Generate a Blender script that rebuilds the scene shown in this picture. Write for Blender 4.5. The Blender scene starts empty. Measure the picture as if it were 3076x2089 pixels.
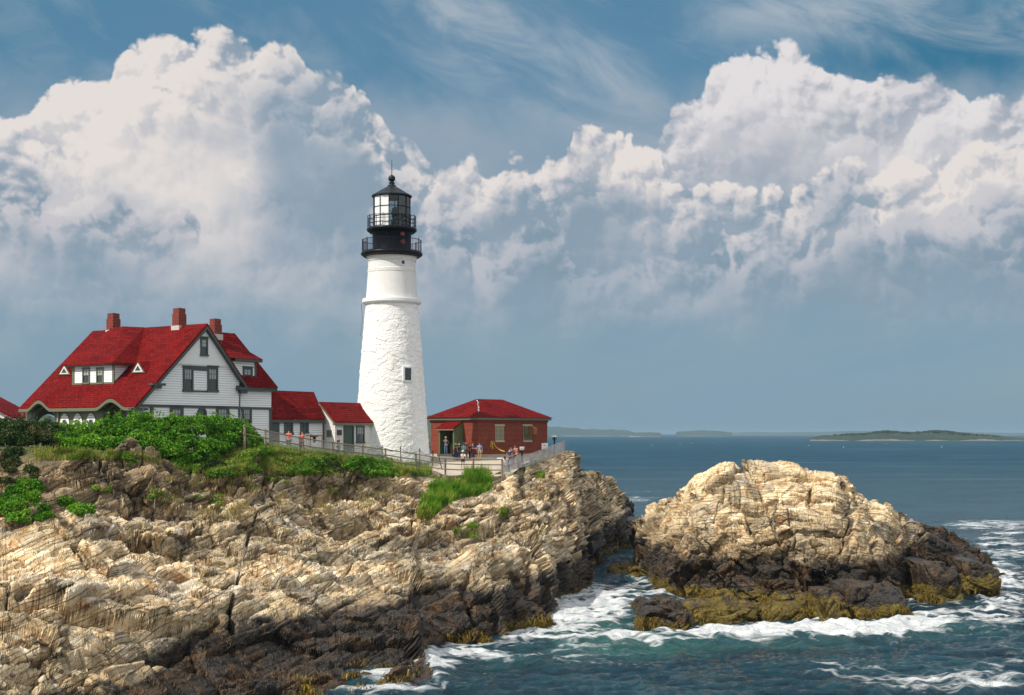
import bpy, math, random
import numpy as np
from mathutils import Vector, Matrix
from mathutils.bvhtree import BVHTree
R = math.radians
SC = bpy.context.scene
COL = SC.collection
random.seed(7)
F = 4000.0          # focal length in photo pixels
CX, HY, CH = 1538.0, 1302.0, 12.0   # principal column, horizon row, eye height over the sea

# ------------------------------------------------------------------ camera
cam = bpy.data.cameras.new("camera")
camo = bpy.data.objects.new("camera", cam)
COL.objects.link(camo)
camo.location = (0, 0, CH)
camo.rotation_euler = (R(90), 0, 0)
cam.sensor_width = 36
cam.lens = 36 * F / 3076
cam.shift_y = 257.5 / 3076
cam.clip_start = 0.5
cam.clip_end = 60000
SC.camera = camo

# ------------------------------------------------------------------ sun and exposure
SUN_EL = 43.0
SH = Vector((-.82, -.57, 0)).normalized()
sd = SH * math.cos(R(SUN_EL)) + Vector((0, 0, math.sin(R(SUN_EL))))
sun = bpy.data.lights.new("sun", 'SUN')
sun.energy = 4.3
sun.angle = R(0.5)
sun.color = (1, .93, .82)
suno = bpy.data.objects.new("sun", sun)
COL.objects.link(suno)
suno.rotation_euler = sd.to_track_quat('Z', 'Y').to_euler()
suno.location = (-60, -40, 80)
SC.view_settings.view_transform = 'Standard'
SC.view_settings.look = 'None'
SC.view_settings.exposure = 0.0
SC.view_settings.gamma = 1
SC.cycles.use_denoising = True
SC.cycles.max_bounces = 6
SC.cycles.diffuse_bounces = 3
SC.cycles.glossy_bounces = 3
SC.cycles.transparent_max_bounces = 8
SC.cycles.volume_bounces = 0

# ------------------------------------------------------------------ little node language
class S:
    """wraps a socket of a node tree; arithmetic makes Math nodes"""
    def __init__(s, nt, sock): s.nt, s.k = nt, sock
    def _m(s, op, *a, clamp=False):
        n = s.nt.nodes.new('ShaderNodeMath'); n.operation = op; n.use_clamp = clamp
        for i, v in enumerate((s,) + a):
            if isinstance(v, S): s.nt.links.new(v.k, n.inputs[i])
            else: n.inputs[i].default_value = float(v)
        return S(s.nt, n.outputs[0])
    def __add__(s, o): return s._m('ADD', o)
    __radd__ = __add__
    def __mul__(s, o): return s._m('MULTIPLY', o)
    __rmul__ = __mul__
    def __sub__(s, o): return s._m('SUBTRACT', o)
    def __rsub__(s, o): return (s * -1) + o
    def __truediv__(s, o): return s._m('DIVIDE', o)
    def mx(s, o): return s._m('MAXIMUM', o)
    def mn(s, o): return s._m('MINIMUM', o)
    def pw(s, o): return s._m('POWER', o)
    def clamp(s): return s._m('ADD', 0, clamp=True)
    def abs(s): return s._m('ABSOLUTE')
    def ss(s, a, b, o0=0., o1=1.):
        n = s.nt.nodes.new('ShaderNodeMapRange'); n.interpolation_type = 'SMOOTHSTEP'
        s.nt.links.new(s.k, n.inputs[0])
        for i, v in ((1, a), (2, b), (3, o0), (4, o1)):
            if isinstance(v, S): s.nt.links.new(v.k, n.inputs[i])
            else: n.inputs[i].default_value = v
        return S(s.nt, n.outputs[0])

def setin(nt, sock, v):
    if isinstance(v, S): nt.links.new(v.k, sock)
    elif isinstance(v, (int, float)):
        try: sock.default_value = v
        except TypeError: sock.default_value = (v,) * len(sock.default_value)
    else:
        v = tuple(v)
        sock.default_value = v + (1,) if len(sock.default_value) == 4 and len(v) == 3 else v

def mixc(nt, f, a, b, mode='MIX'):
    n = nt.nodes.new('ShaderNodeMix'); n.data_type = 'RGBA'; n.blend_type = mode; n.clamp_factor = True
    setin(nt, n.inputs[0], f); setin(nt, n.inputs[6], a); setin(nt, n.inputs[7], b)
    return S(nt, n.outputs[2])

def comb(nt, x, y, z):
    n = nt.nodes.new('ShaderNodeCombineXYZ')
    for i, v in enumerate((x, y, z)): setin(nt, n.inputs[i], v)
    return S(nt, n.outputs[0])

def sep(nt, v):
    n = nt.nodes.new('ShaderNodeSeparateXYZ'); nt.links.new(v.k, n.inputs[0])
    return [S(nt, n.outputs[i]) for i in range(3)]

def vmath(nt, op, a, b=None, scale=None):
    n = nt.nodes.new('ShaderNodeVectorMath'); n.operation = op
    setin(nt, n.inputs[0], a)
    if b is not None: setin(nt, n.inputs[1], b)
    if scale is not None: setin(nt, n.inputs[3], scale)
    return S(nt, n.outputs[0])

def noise(nt, vec, scale, detail=3, rough=.5, out=0, dim='3D', distort=0, kind=None):
    n = nt.nodes.new('ShaderNodeTexNoise'); n.noise_dimensions = dim
    if kind: n.noise_type = kind
    if vec is not None: nt.links.new(vec.k, n.inputs['Vector'])
    n.inputs['Scale'].default_value = scale; n.inputs['Detail'].default_value = detail
    n.inputs['Roughness'].default_value = rough; n.inputs['Distortion'].default_value = distort
    return S(nt, n.outputs[out])

def voron(nt, vec, scale, feature='F1', detail=0, rough=.5, dim='3D', out='Distance', rnd=1.0):
    n = nt.nodes.new('ShaderNodeTexVoronoi'); n.voronoi_dimensions = dim; n.feature = feature
    nt.links.new(vec.k, n.inputs['Vector'])
    n.inputs['Scale'].default_value = scale
    if 'Detail' in n.inputs: n.inputs['Detail'].default_value = detail; n.inputs['Roughness'].default_value = rough
    n.inputs['Randomness'].default_value = rnd
    return S(nt, n.outputs[out])

# ------------------------------------------------------------------ world: Nishita sky, veil and cumulus banks
def build_world():
    w = bpy.data.worlds.new("World"); SC.world = w; w.use_nodes = True
    nt = w.node_tree; nt.nodes.clear()
    out = nt.nodes.new('ShaderNodeOutputWorld'); bg = nt.nodes.new('ShaderNodeBackground')
    nt.links.new(bg.outputs[0], out.inputs[0])
    STR = .1
    bg.inputs[1].default_value = STR
    sky = nt.nodes.new('ShaderNodeTexSky'); sky.sky_type = 'NISHITA'; sky.sun_disc = False
    sky.sun_elevation = R(SUN_EL); sky.sun_rotation = math.atan2(sd.x, sd.y)
    sky.air_density = 1.1; sky.dust_density = 1.5; sky.ozone_density = 2.5
    skyc = S(nt, sky.outputs[0])
    tc = nt.nodes.new('ShaderNodeTexCoord'); D = S(nt, tc.outputs['Generated'])
    dx, dy, dz = sep(nt, D)
    az = dx._m('ARCTAN2', dy)                       # azimuth, 0 straight ahead of the shore path
    el = dz / ((dx * dx + dy * dy)._m('SQRT').mx(.02))    # slope of the sight line
    def A(X): return math.atan((X - CX / 1.32358) / (F / 1.32358))     # from photo columns (2324 wide) to azimuth
    def E(X, Y): return (HY - Y * 1.32358) / F * math.cos(A(X))
    q = comb(nt, az, el, 0)
    # shared billow fields (warped, so no cell walls show)
    wv = nt.nodes.new('ShaderNodeTexNoise'); wv.inputs['Scale'].default_value = 22; wv.inputs['Detail'].default_value = 5; wv.noise_dimensions = '2D'
    nt.links.new(q.k, wv.inputs['Vector'])
    wvs = vmath(nt, 'SUBTRACT', S(nt, wv.outputs['Color']), (.5, .5, .5))
    qw = vmath(nt, 'ADD', q, vmath(nt, 'SCALE', wvs, scale=.016))
    def domes(v): 
        f = voron(nt, v, 30, detail=3.4, rough=.56, dim='2D')
        return 1 - f * f * 1.15
    def relief(v):
        return domes(v) * .60 + (noise(nt, v, 9, 4, .55, dim='2D') - .5) * 1.1
    H0 = relief(qw)
    H1 = relief(vmath(nt, 'ADD', qw, (-.0042, .0062, 0)))
    lit = ((H0 - H1) * 1.35 + .5).clamp()
    B0 = noise(nt, qw, 11, 2, .5, dim='2D'); B1 = noise(nt, vmath(nt, 'ADD', qw, (-.011, .016, 0)), 11, 2, .5, dim='2D')
    lit2 = ((B0 - B1) * 3.2).mn(.6).mx(-.6)
    big = noise(nt, q, 7.5, 4, .55, dim='2D')
    fine = noise(nt, qw, 75, 3, .6, dim='2D')
    wx = sep(nt, wvs)
    def curve(pts, span=(-.42, .42), lo=-.05, hi=.36):
        n = nt.nodes.new('ShaderNodeFloatCurve')
        m = (az + wx[0] * .011 - span[0]) * (1 / (span[1] - span[0]))
        nt.links.new(m.clamp().k, n.inputs[1])
        c = n.mapping.curves[0]; n.mapping.use_clip = False
        P = sorted(((A(X) - span[0]) / (span[1] - span[0]), (E(X, Y) - lo) / (hi - lo)) for X, Y in pts)
        c.points[0].location = (0, P[0][1]); c.points[-1].location = (1, P[-1][1])
        for p in P:
            if 0 < p[0] < 1: c.points.new(*p)
        for p in c.points: p.handle_type = 'AUTO_CLAMPED'
        n.mapping.update()
        return S(nt, n.outputs[0]) * (hi - lo) + lo
    def c(r, g, b, k=1.0):                          # sRGB byte colour -> radiance / STR
        f = lambda x: (x / 255 / 12.92 if x < 10.3 else ((x / 255 + .055) / 1.055) ** 2.4)
        return (f(r) * k / STR, f(g) * k / STR, f(b) * k / STR)
    # clear air with a thin high veil
    veil = el.ss(-.02, .30, .93, .62) + (noise(nt, comb(nt, az * .5 + el * .9, el * 3.2 - az * .9, 0), 6, 6, .6, dim='2D') - .5) * .35
    blue = mixc(nt, el.ss(.0, .30), c(131, 160, 180), c(66, 128, 158))
    base = mixc(nt, veil, skyc, blue)
    # the deeper blue hole at upper right
    hole = ((az - A(2180)) * 5.5).abs().ss(.0, 1., 1., 0.) * ((el - E(2180, 120)) * 13).abs().ss(0., 1., 1., 0.)
    base = mixc(nt, hole * .8, base, c(24, 108, 142))
    # cirrus streaks: an upper diagonal fan
    cq = comb(nt, az * 2.2 - el * 2.0, el * 7.0 + az * 3.6, 0)
    ci = noise(nt, cq, 3.2, 7, .58, dim='2D', distort=.4)
    cb = ((el + (az - A(1150)) * .62 - E(1150, 90)) * 13).abs().ss(0, 1., 1., 0.) * (az - A(850)).ss(0, .06) * (1 - (az - A(1560)).ss(0, .1))
    cb2 = ((el - (az - A(1900)) * -.12 - E(1900, 30)) * 26).abs().ss(0, 1., 1., 0.) * (az - A(1450)).ss(0, .08)
    cirr = ((ci.ss(.33, .72) * .85 + .12) * (cb * .85 + cb2 * .8).mn(1)).clamp()
    base = mixc(nt, cirr, base, c(176, 186, 196))
    base = mixc(nt, ci.ss(.45, .75) * .28 * el.ss(.1, .25), base, c(165, 180, 192))
    # -------- cloud layers, back to front
    mass = (el + wx[1] * .06).ss(E(1162, 800), E(1162, 480)) * (1 - (el + wx[1] * .05 + wx[0] * .03).ss(E(1162, 330), E(1162, 150))) * (.85 + (big - .5) * 1.2)
    base = mixc(nt, mass.clamp(), base, c(148, 165, 181))
    def blob(X, Y, rx, ry):
        k = F / 1.32358
        return (((az - A(X)) * (k / rx))._m('POWER', 2) + ((el - E(X, Y)) * (k / ry))._m('POWER', 2)).ss(0, 1.3, 1., 0.)
    def layer(base, pts, amp, soft, fade_lo, fade_hi, light, mid, dark, bias=.0, litk=1.0, xr=None, dens=1.0, core=.3):
        top = curve(pts)
        e = top + (H0 - .55) * amp + (fine - .5) * amp * .3 + wx[1] * .009 - el
        m = e.ss(0, soft)
        f = (el + wx[1] * .05).ss((E(1162, fade_lo)), (E(1162, fade_hi)))
        m = m * f * dens
        if xr:
            aw = az + wx[0] * .10
            if xr[0] is not None: m = m * aw.ss(A(xr[0]), A(xr[1]))
            if xr[2] is not None: m = m * (1 - aw.ss(A(xr[2]), A(xr[3])))
        depth = e.ss(.0, .09)                         # how far under the sunlit crown
        if callable(bias): bs = bias()
        else: bs = bias
        shade = (((lit - .5) * 1.1 * (1.0 - depth * .82) + lit2 * .62 * (1.0 - depth * .45)) * litk + (big - .5) * 1.1 + .80 + bs - depth * core)
        col = mixc(nt, shade.ss(.0, .66), dark, mid)
        col = mixc(nt, shade.ss(.40, 1.12), col, light)
        return mixc(nt, m.clamp(), base, col)
    L, M, K = c(229, 222, 218), c(186, 189, 197), c(138, 158, 175)
    # right-hand high bank
    base = layer(base, [(1440, 420), (1480, 330), (1535, 228), (1570, 208), (1598, 180), (1618, 128), (1650, 96), (1700, 84), (1785, 72), (1830, 100), (1900, 125), (1960, 130), (2040, 130), (2070, 158), (2150, 145), (2195, 192), (2250, 190), (2324, 176)],
                 .013, .006, 700, 300, c(226, 222, 223), c(184, 187, 196), c(142, 160, 176), bias=lambda: blob(1700, 170, 360, 110) * .30 - .10, litk=.65, core=.26, xr=(1440, 1540, None, None))
    # big thunderhead at left
    base = layer(base, [(-150, 240), (0, 245), (75, 232), (100, 195), (160, 152), (240, 160), (262, 130), (290, 95), (380, 58), (440, 46), (510, 38), (570, 58), (640, 68), (690, 112), (722, 150), (760, 143), (810, 165), (850, 205), (880, 252), (905, 285), (935, 296), (970, 360), (1060, 420)],
                 .011, .005, 880, 430, L, M, K, bias=lambda: blob(300, 300, 330, 260) * .36 - blob(760, 420, 200, 260) * .42 - .0, core=.26, xr=(None, None, 880, 1010))
    # its shaded right flank
    fl = ((az - A(690)) * 11).abs().ss(0, 1., 1., 0.) * ((el - E(690, 330)) * 9).abs().ss(0, 1., 1., 0.)
    base = mixc(nt, (fl * 1.25 * (.85 + (H0 - .55) * .8 + (big - .5) * 1.2)).clamp() * .85, base, c(143, 163, 180))
    # middle bank behind the lamp
    base = layer(base, [(860, 430), (905, 385), (960, 378), (1020, 366), (1050, 342), (1110, 345), (1180, 318), (1240, 318), (1292, 300), (1300, 245), (1340, 226), (1380, 232), (1425, 236), (1448, 290), (1500, 290), (1512, 350), (1560, 385), (1640, 372), (1700, 400), (1760, 380), (1850, 372), (1930, 330), (2000, 345), (2070, 310), (2150, 330), (2230, 280), (2324, 268)],
                 .019, .007, 860, 500, L, M, K, bias=lambda: blob(1330, 350, 260, 120) * .34 + blob(2150, 420, 200, 60) * .2 - blob(1900, 430, 120, 90) * .3 - .12, litk=.8, core=.52, xr=(860, 960, None, None))
    # low dark fronts
    base = layer(base, [(-150, 360), (0, 345), (60, 352), (115, 392), (150, 440), (190, 430), (240, 405), (300, 430), (325, 480), (380, 460), (430, 440), (450, 480), (470, 560), (560, 640), (620, 800)],
                 .018, .010, 650, 500, c(196, 194, 201), c(160, 171, 184), c(126, 149, 168), bias=-.12, xr=(None, None, 420, 560), dens=.85)
    base = layer(base, [(880, 460), (960, 400), (1040, 400), (1080, 460), (1120, 520), (1180, 470), (1240, 440), (1290, 520), (1360, 560), (1560, 520), (1700, 470), (1800, 480), (1880, 380), (1925, 350), (1965, 400), (2040, 450), (2120, 410), (2200, 380), (2260, 400), (2324, 420)],
                 .020, .014, 720, 560, c(192, 194, 202), c(158, 170, 184), c(126, 150, 168), bias=-.12, xr=(880, 960, None, None), dens=.7)
    # low small clouds over the sea
    lo1 = ((az - A(1530)) * 17).abs().ss(0, 1., 1., 0.) * ((el - E(1530, 695)) * 55).abs().ss(0, 1., 1., 0.)
    lo2 = ((az - A(2190)) * 20).abs().ss(0, 1., 1., 0.) * ((el - (az - A(2190)) * .15 - E(2190, 708)) * 65).abs().ss(0, 1., 1., 0.)
    lo3 = ((az - A(480)) * 12).abs().ss(0, 1., 1., 0.) * ((el - E(480, 590)) * 30).abs().ss(0, 1., 1., 0.)
    base = mixc(nt, ((lo1 + lo2 + lo3) * (H0 * .6 + .1)).clamp() * .6, base, c(176, 184, 196))
    # bright broken cloud deck high overhead and behind the viewer (outside the view, it lights the shade)
    over = noise(nt, D, 2.2, 2, .5).ss(.3, .6, .55, 1.0)
    back = (az.abs() - .6).ss(0, .5).mx(el.ss(.42, .9))
    base = mixc(nt, back, base, comb(nt, over * (.88 / STR), over * (.91 / STR), over * (.96 / STR)))
    base = mixc(nt, el.ss(-.3, -.01, .8, 0.), base, c(70, 95, 108))
    nt.links.new(base.k, bg.inputs[0])
build_world()
# ------------------------------------------------------------------ object helpers
def at(X, Y, d):
    return Vector(((X - CX) / F * d, d, CH - (Y - HY) / F * d))

def thing(name, label, cat, loc=(0, 0, 0), rz=0, group=None):
    o = bpy.data.objects.new(name, None); COL.objects.link(o)
    o.location = loc; o.rotation_euler = (0, 0, rz); o.empty_display_size = .3
    o['label'] = label; o['category'] = cat
    if group: o['group'] = group
    return o

def tag(o, label=None, cat=None, group=None, kind=None):
    if label: o['label'] = label
    if cat: o['category'] = cat
    if group: o['group'] = group
    if kind: o['kind'] = kind
    return o

def link(name, me, mat, parent=None, keep_world=True):
    o = bpy.data.objects.new(name, me); COL.objects.link(o)
    if mat: me.materials.append(mat)
    if parent is not None:
        o.parent = parent
        if keep_world:            # geometry was written in world coordinates
            M = Matrix.Translation(parent_world(parent).translation) if False else parent_world(parent)
            me.transform(M.inverted())
    return o

def parent_world(o):
    M = Matrix.LocRotScale(o.location, o.rotation_euler, o.scale)
    return (parent_world(o.parent) @ M) if o.parent else M

def uv_faces(me, mat_scale=1.0):
    """box-free planar UVs in metres: u along the level line of each face, v up its slope"""
    n = len(me.loops)
    if not n: return
    uv = me.uv_layers.new(name='m')
    co = np.empty(len(me.vertices) * 3, np.float32); me.vertices.foreach_get('co', co); co = co.reshape(-1, 3)
    li = np.empty(n, np.int32); me.loops.foreach_get('vertex_index', li)
    nf = len(me.polygons)
    nr = np.empty(nf * 3, np.float32); me.polygons.foreach_get('normal', nr); nr = nr.reshape(-1, 3)
    tot = np.empty(nf, np.int32); me.polygons.foreach_get('loop_total', tot)
    nl = np.repeat(nr, tot, 0)
    h = np.stack([-nl[:, 1], nl[:, 0], np.zeros(n)], 1)
    L = np.linalg.norm(h, axis=1); flat = L < .05
    h[flat] = (1, 0, 0); L[flat] = 1
    h /= L[:, None]
    w = np.cross(nl, h)
    p = co[li]
    out = np.stack([(p * h).sum(1), (p * w).sum(1)], 1).astype(np.float32)
    uv.data.foreach_set('uv', out.ravel())

class MB:
    """collects shapes, then links them as one mesh object"""
    def __init__(s): s.v, s.f = [], []
    def add(s, vs, fs):
        b = len(s.v); s.v += [tuple(p) for p in vs]; s.f += [tuple(b + i for i in f) for f in fs]
    def box(s, o, a, b, c):
        """corner o and three edge vectors (right-handed)"""
        o, a, b, c = map(Vector, (o, a, b, c))
        vs = [o, o + a, o + a + b, o + b, o + c, o + a + c, o + a + b + c, o + b + c]
        fs = [(0, 3, 2, 1), (4, 5, 6, 7), (0, 1, 5, 4), (1, 2, 6, 5), (2, 3, 7, 6), (3, 0, 4, 7)]
        if a.cross(b).dot(c) < 0: fs = [f[::-1] for f in fs]
        s.add(vs, fs)
    def ext(s, pts, d):
        """polygon pts pushed along d into a closed prism"""
        pts = [Vector(p) for p in pts]; d = Vector(d); n = len(pts)
        nn = Vector((0, 0, 0))
        for i in range(n): nn += (pts[i] - pts[0]).cross(pts[(i + 1) % n] - pts[0])
        if nn.dot(d) > 0: pts = pts[::-1]
        vs = pts + [p + d for p in pts]
        fs = [tuple(range(n)), tuple(range(2 * n - 1, n - 1, -1))]
        for i in range(n):
            j = (i + 1) % n
            fs.append((i, i + n, j + n, j))
        s.add(vs, fs)
    def tube(s, pts, r, n=6, cap=True):
        pts = [Vector(p) for p in pts]; m = len(pts)
        rs = r if isinstance(r, (list, tuple)) else [r] * m
        b = len(s.v)
        for i, p in enumerate(pts):
            t = (pts[min(i + 1, m - 1)] - pts[max(i - 1, 0)]).normalized()
            u = t.cross(Vector((0, 0, 1)))
            if u.length < .1: u = t.cross(Vector((0, 1, 0)))
            u.normalize(); w = u.cross(t)
            for k in range(n):
                a = 2 * math.pi * k / n
                s.v.append(tuple(p + (u * math.cos(a) + w * math.sin(a)) * rs[i]))
        for i in range(m - 1):
            for k in range(n):
                k2 = (k + 1) % n
                s.f.append((b + i * n + k, b + i * n + k2, b + (i + 1) * n + k2, b + (i + 1) * n + k))
        if cap:
            s.f.append(tuple(b + k for k in range(n))[::-1]); s.f.append(tuple(b + (m - 1) * n + k for k in range(n)))
    def lathe(s, prof, c, n=48, a0=0, a1=2 * math.pi):
        """prof: list of (radius, z) about the vertical axis through c"""
        c = Vector(c); b = len(s.v); full = abs(a1 - a0 - 2 * math.pi) < 1e-6; N = n if full else n + 1
        for r_, z in prof:
            for k in range(N):
                a = a0 + (a1 - a0) * k / n
                s.v.append((c.x + r_ * math.cos(a), c.y + r_ * math.sin(a), c.z + z))
        for i in range(len(prof) - 1):
            for k in range(n):
                k2 = (k + 1) % N
                s.f.append((b + i * N + k, b + i * N + k2, b + (i + 1) * N + k2, b + (i + 1) * N + k))
    def build(s, name, mat, parent=None, smooth=False):
        me = bpy.data.meshes.new(name); me.from_pydata(s.v, [], s.f); me.update()
        uv_faces(me)
        if smooth: me.polygons.foreach_set('use_smooth', [True] * len(me.polygons))
        return link(name, me, mat, parent)

def grid_mesh(name, P, attr=None, smooth=False):
    """P: rows x cols x 3 array -> quad mesh; attr: rows x cols x 4 colours"""
    r, c = P.shape[:2]
    me = bpy.data.meshes.new(name)
    me.vertices.add(r * c); me.vertices.foreach_set('co', P.reshape(-1).astype(np.float32))
    i = np.arange(r * c, dtype=np.int32).reshape(r, c)
    q = np.stack([i[:-1, :-1], i[:-1, 1:], i[1:, 1:], i[1:, :-1]], -1).reshape(-1, 4)
    return quads_into(me, q, None if attr is None else attr.reshape(-1, 4), smooth)

def quads_into(me, q, attr=None, smooth=False):
    nf, k = q.shape
    me.loops.add(nf * k); me.loops.foreach_set('vertex_index', q.ravel().astype(np.int32))
    me.polygons.add(nf)
    me.polygons.foreach_set('loop_start', np.arange(0, nf * k, k, dtype=np.int32))
    me.polygons.foreach_set('loop_total', np.full(nf, k, np.int32))
    me.update(calc_edges=True); me.validate()
    if attr is not None:
        a = me.color_attributes.new('m', 'FLOAT_COLOR', 'POINT')
        a.data.foreach_set('color', attr.astype(np.float32).ravel())
    me.polygons.foreach_set('use_smooth', np.full(len(me.polygons), smooth))
    return me

# ------------------------------------------------------------------ numeric noise
def hsh(ix, iy, iz, seed):
    with np.errstate(over='ignore'):
        h = (ix.astype(np.uint32) * np.uint32(374761393) + iy.astype(np.uint32) * np.uint32(668265263)
             + iz.astype(np.uint32) * np.uint32(2147483647) + np.uint32(seed * 1274126177 & 0xffffffff))
        h ^= h >> np.uint32(13); h *= np.uint32(1274126177); h ^= h >> np.uint32(16)
        h *= np.uint32(2246822519); h ^= h >> np.uint32(13)
    return h
def h01(h, k):
    with np.errstate(over='ignore'):
        g = h * np.uint32(2654435761 + k * 40503 * 2 + k) ; g ^= g >> np.uint32(15); g *= np.uint32(2246822519); g ^= g >> np.uint32(13)
    return g.astype(np.float64) / 4294967296.0

def vnoise(p, seed=0):
    i = np.floor(p).astype(np.int64); f = p - i; f = f * f * (3 - 2 * f)
    r = 0
    for dx in (0, 1):
        for dy in (0, 1):
            for dz in (0, 1):
                w = (f[:, 0] if dx else 1 - f[:, 0]) * (f[:, 1] if dy else 1 - f[:, 1]) * (f[:, 2] if dz else 1 - f[:, 2])
                r = r + w * h01(hsh(i[:, 0] + dx, i[:, 1] + dy, i[:, 2] + dz, seed), 1)
    return r
def fbm(p, sc, octv=4, seed=0, gain=.5):
    t = 0; a = 1; n = 0
    for o in range(octv):
        t = t + a * vnoise(p * sc * (2.03 ** o) + 17.3 * o, seed + o); n += a; a *= gain
    return t / n          # 0..1

def vor(p, seed):
    """3-D cells: nearest distance, second distance, cell hash, vector from the cell centre"""
    i = np.floor(p).astype(np.int64); n = len(p)
    f1 = np.full(n, 9e9); f2 = np.full(n, 9e9); hid = np.zeros(n, np.uint32); vec = np.zeros((n, 3))
    for dx in (-1, 0, 1):
        for dy in (-1, 0, 1):
            for dz in (-1, 0, 1):
                c = i + (dx, dy, dz)
                h = hsh(c[:, 0], c[:, 1], c[:, 2], seed)
                ctr = c + .5 + .78 * (np.stack([h01(h, 1), h01(h, 2), h01(h, 3)], 1) - .5)
                v = p - ctr; d = np.sqrt((v * v).sum(1))
                near = d < f1
                f2 = np.where(near, f1, np.minimum(f2, d))
                hid = np.where(near, h, hid); vec = np.where(near[:, None], v, vec); f1 = np.where(near, d, f1)
    return f1, f2, hid, vec

# rock fabric: long tilted slabs striking away to the right, cut by joints
def fabric(a, n):
    a = np.array(a, float); a /= np.linalg.norm(a); n = np.array(n, float); n -= n.dot(a) * a; n /= np.linalg.norm(n)
    return np.stack([a, np.cross(n, a), n])
ROT = fabric((.66, .66, .34), (.30, -.66, .70))          # headland
ROT_I = fabric((.92, .30, -.16), (.10, -.55, .80))       # islet
def blocks(Q, L, seed):
    """jointed beds: layers along axis 3, each cut into offset blocks; returns push, joint nearness, tone"""
    i3 = np.floor(Q[:, 2] / L[2]).astype(np.int64); z3 = i3 * 0
    hl = hsh(i3, z3, z3 + 5, seed)
    w1 = L[0] * (.55 + .9 * h01(hl, 1)); q1 = Q[:, 0] + h01(hl, 2) * 57.0
    i1 = np.floor(q1 / w1).astype(np.int64); h1_ = hsh(i3, i1, z3 + 9, seed)
    sk = (h01(h1_, 6) - .5) * .9                                  # joints are not square to the bed
    w2 = L[1] * (.5 + 1.0 * h01(h1_, 1)); q2 = Q[:, 1] + sk * Q[:, 0] * .35 + h01(h1_, 2) * 43.0
    i2 = np.floor(q2 / w2).astype(np.int64); h = hsh(i3, i1, i2, seed + 3)
    f1, f2, f3 = q1 / w1 - i1, q2 / w2 - i2, Q[:, 2] / L[2] - i3
    t = (f1 - .5) * (h01(h, 5) - .5) + (f2 - .5) * (h01(h, 6) - .5) + (f3 - .5) * (h01(h, 7) - .5)
    e = np.minimum(np.minimum(f1, 1 - f1) * w1, np.minimum(f2, 1 - f2) * w2)
    e3 = np.minimum(f3, 1 - f3) * L[2]
    return (h01(h, 4) - .5) + t * .9, e, e3, h01(h, 8) - .5
def rock_disp(P, amp=1.0, seed=1, octs=((6.5, .75), (2.6, .80), (1.05, .28), (.42, .10)), rot=None, part='all'):
    """facetted, jointed relief at world points P (n x 3) -> (push along the normal, crack mask, tone)"""
    w = np.stack([fbm(P, .07, 3, seed + 40 + k) for k in range(3)], 1) - .5
    w2 = np.stack([fbm(P, .9, 3, seed + 50 + k) for k in range(3)], 1) - .5
    rot = ROT if rot is None else rot
    Q = (P + w * 1.5 + w2 * .10) @ rot.T
    d = np.zeros(len(P)); ck = np.zeros(len(P)); tone = np.zeros(len(P))
    L0, a0 = octs[0]
    if part != 'fine':
        f1, f2, h, v = vor(Q / (L0 * np.array([1.7, 1.0, .7])), seed)
        t = np.stack([h01(h, 5), h01(h, 6), h01(h, 7)], 1) - .5
        d += a0 * ((h01(h, 4) - .5) * .7 + (v * t).sum(1) * 2.2)
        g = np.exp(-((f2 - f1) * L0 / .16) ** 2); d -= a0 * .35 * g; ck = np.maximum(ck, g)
    # long parallel ledges: the edges of tilted beds, running on along the strike
    for (per, am_, prt) in ((2.9, .75, 'big'), (1.0, .22, 'fine')):
        if part != 'all' and part != prt: continue
        s_ = (Q[:, 1] + Q[:, 2] * .22 + (fbm(P, .22, 2, seed + 91) - .5) * .5) / per
        li = np.floor(s_).astype(np.int64); hh = hsh(li, li * 0, li * 0 + 3, seed + int(per * 10)); fr = s_ - li
        amv = am_ * (.35 + .9 * h01(hh, 1)) * np.clip((vnoise(np.stack([Q[:, 0] / 7, li * 3.3, li * 0.], 1), seed + 5) - .2) * 2.2, 0, 1)
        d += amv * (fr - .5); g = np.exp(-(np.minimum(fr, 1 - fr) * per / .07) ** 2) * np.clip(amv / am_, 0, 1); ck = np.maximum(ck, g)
    rough_zone = .55 + .75 * sm_(fbm(P, .11, 3, seed + 77), .42, .62)     # smooth slabs here, broken steps there
    for k, (L, a) in enumerate(octs[1:]):
        if (part == 'big' and k > 0) or (part == 'fine' and k == 0): continue
        b, e, e3, tn = blocks(Q + 13.7 * k, (L * 3.6, L * 1.0, L * 1.15), seed + 11 * k)
        az_ = a * rough_zone
        d += az_ * b * 1.25
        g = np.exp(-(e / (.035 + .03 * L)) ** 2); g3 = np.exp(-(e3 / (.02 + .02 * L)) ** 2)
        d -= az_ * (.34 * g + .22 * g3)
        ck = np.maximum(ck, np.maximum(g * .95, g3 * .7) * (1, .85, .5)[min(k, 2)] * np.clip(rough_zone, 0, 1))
        tone += tn * (.55, .5, .35)[min(k, 2)]
    if part == 'big': return d * amp, ck, tone
    # a second, steeper joint set as angular facets
    f1, f2, h, v = vor(Q @ R2.T / np.array([1.5, .7, 1.1]), seed + 5)
    t = np.stack([h01(h, 5), h01(h, 6), h01(h, 7)], 1) - .5
    d += .13 * ((h01(h, 4) - .5) * .6 + (v * t).sum(1) * 1.8)
    d += (fbm(P, 2.2, 3, seed + 95) - .5) * .06
    return d * amp, ck, tone
sm_ = lambda x, a, b: np.clip((x - a) / (b - a), 0, 1)
R2 = np.array(Matrix.Rotation(.7, 3, 'X') @ Matrix.Rotation(.5, 3, 'Z'))

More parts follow.
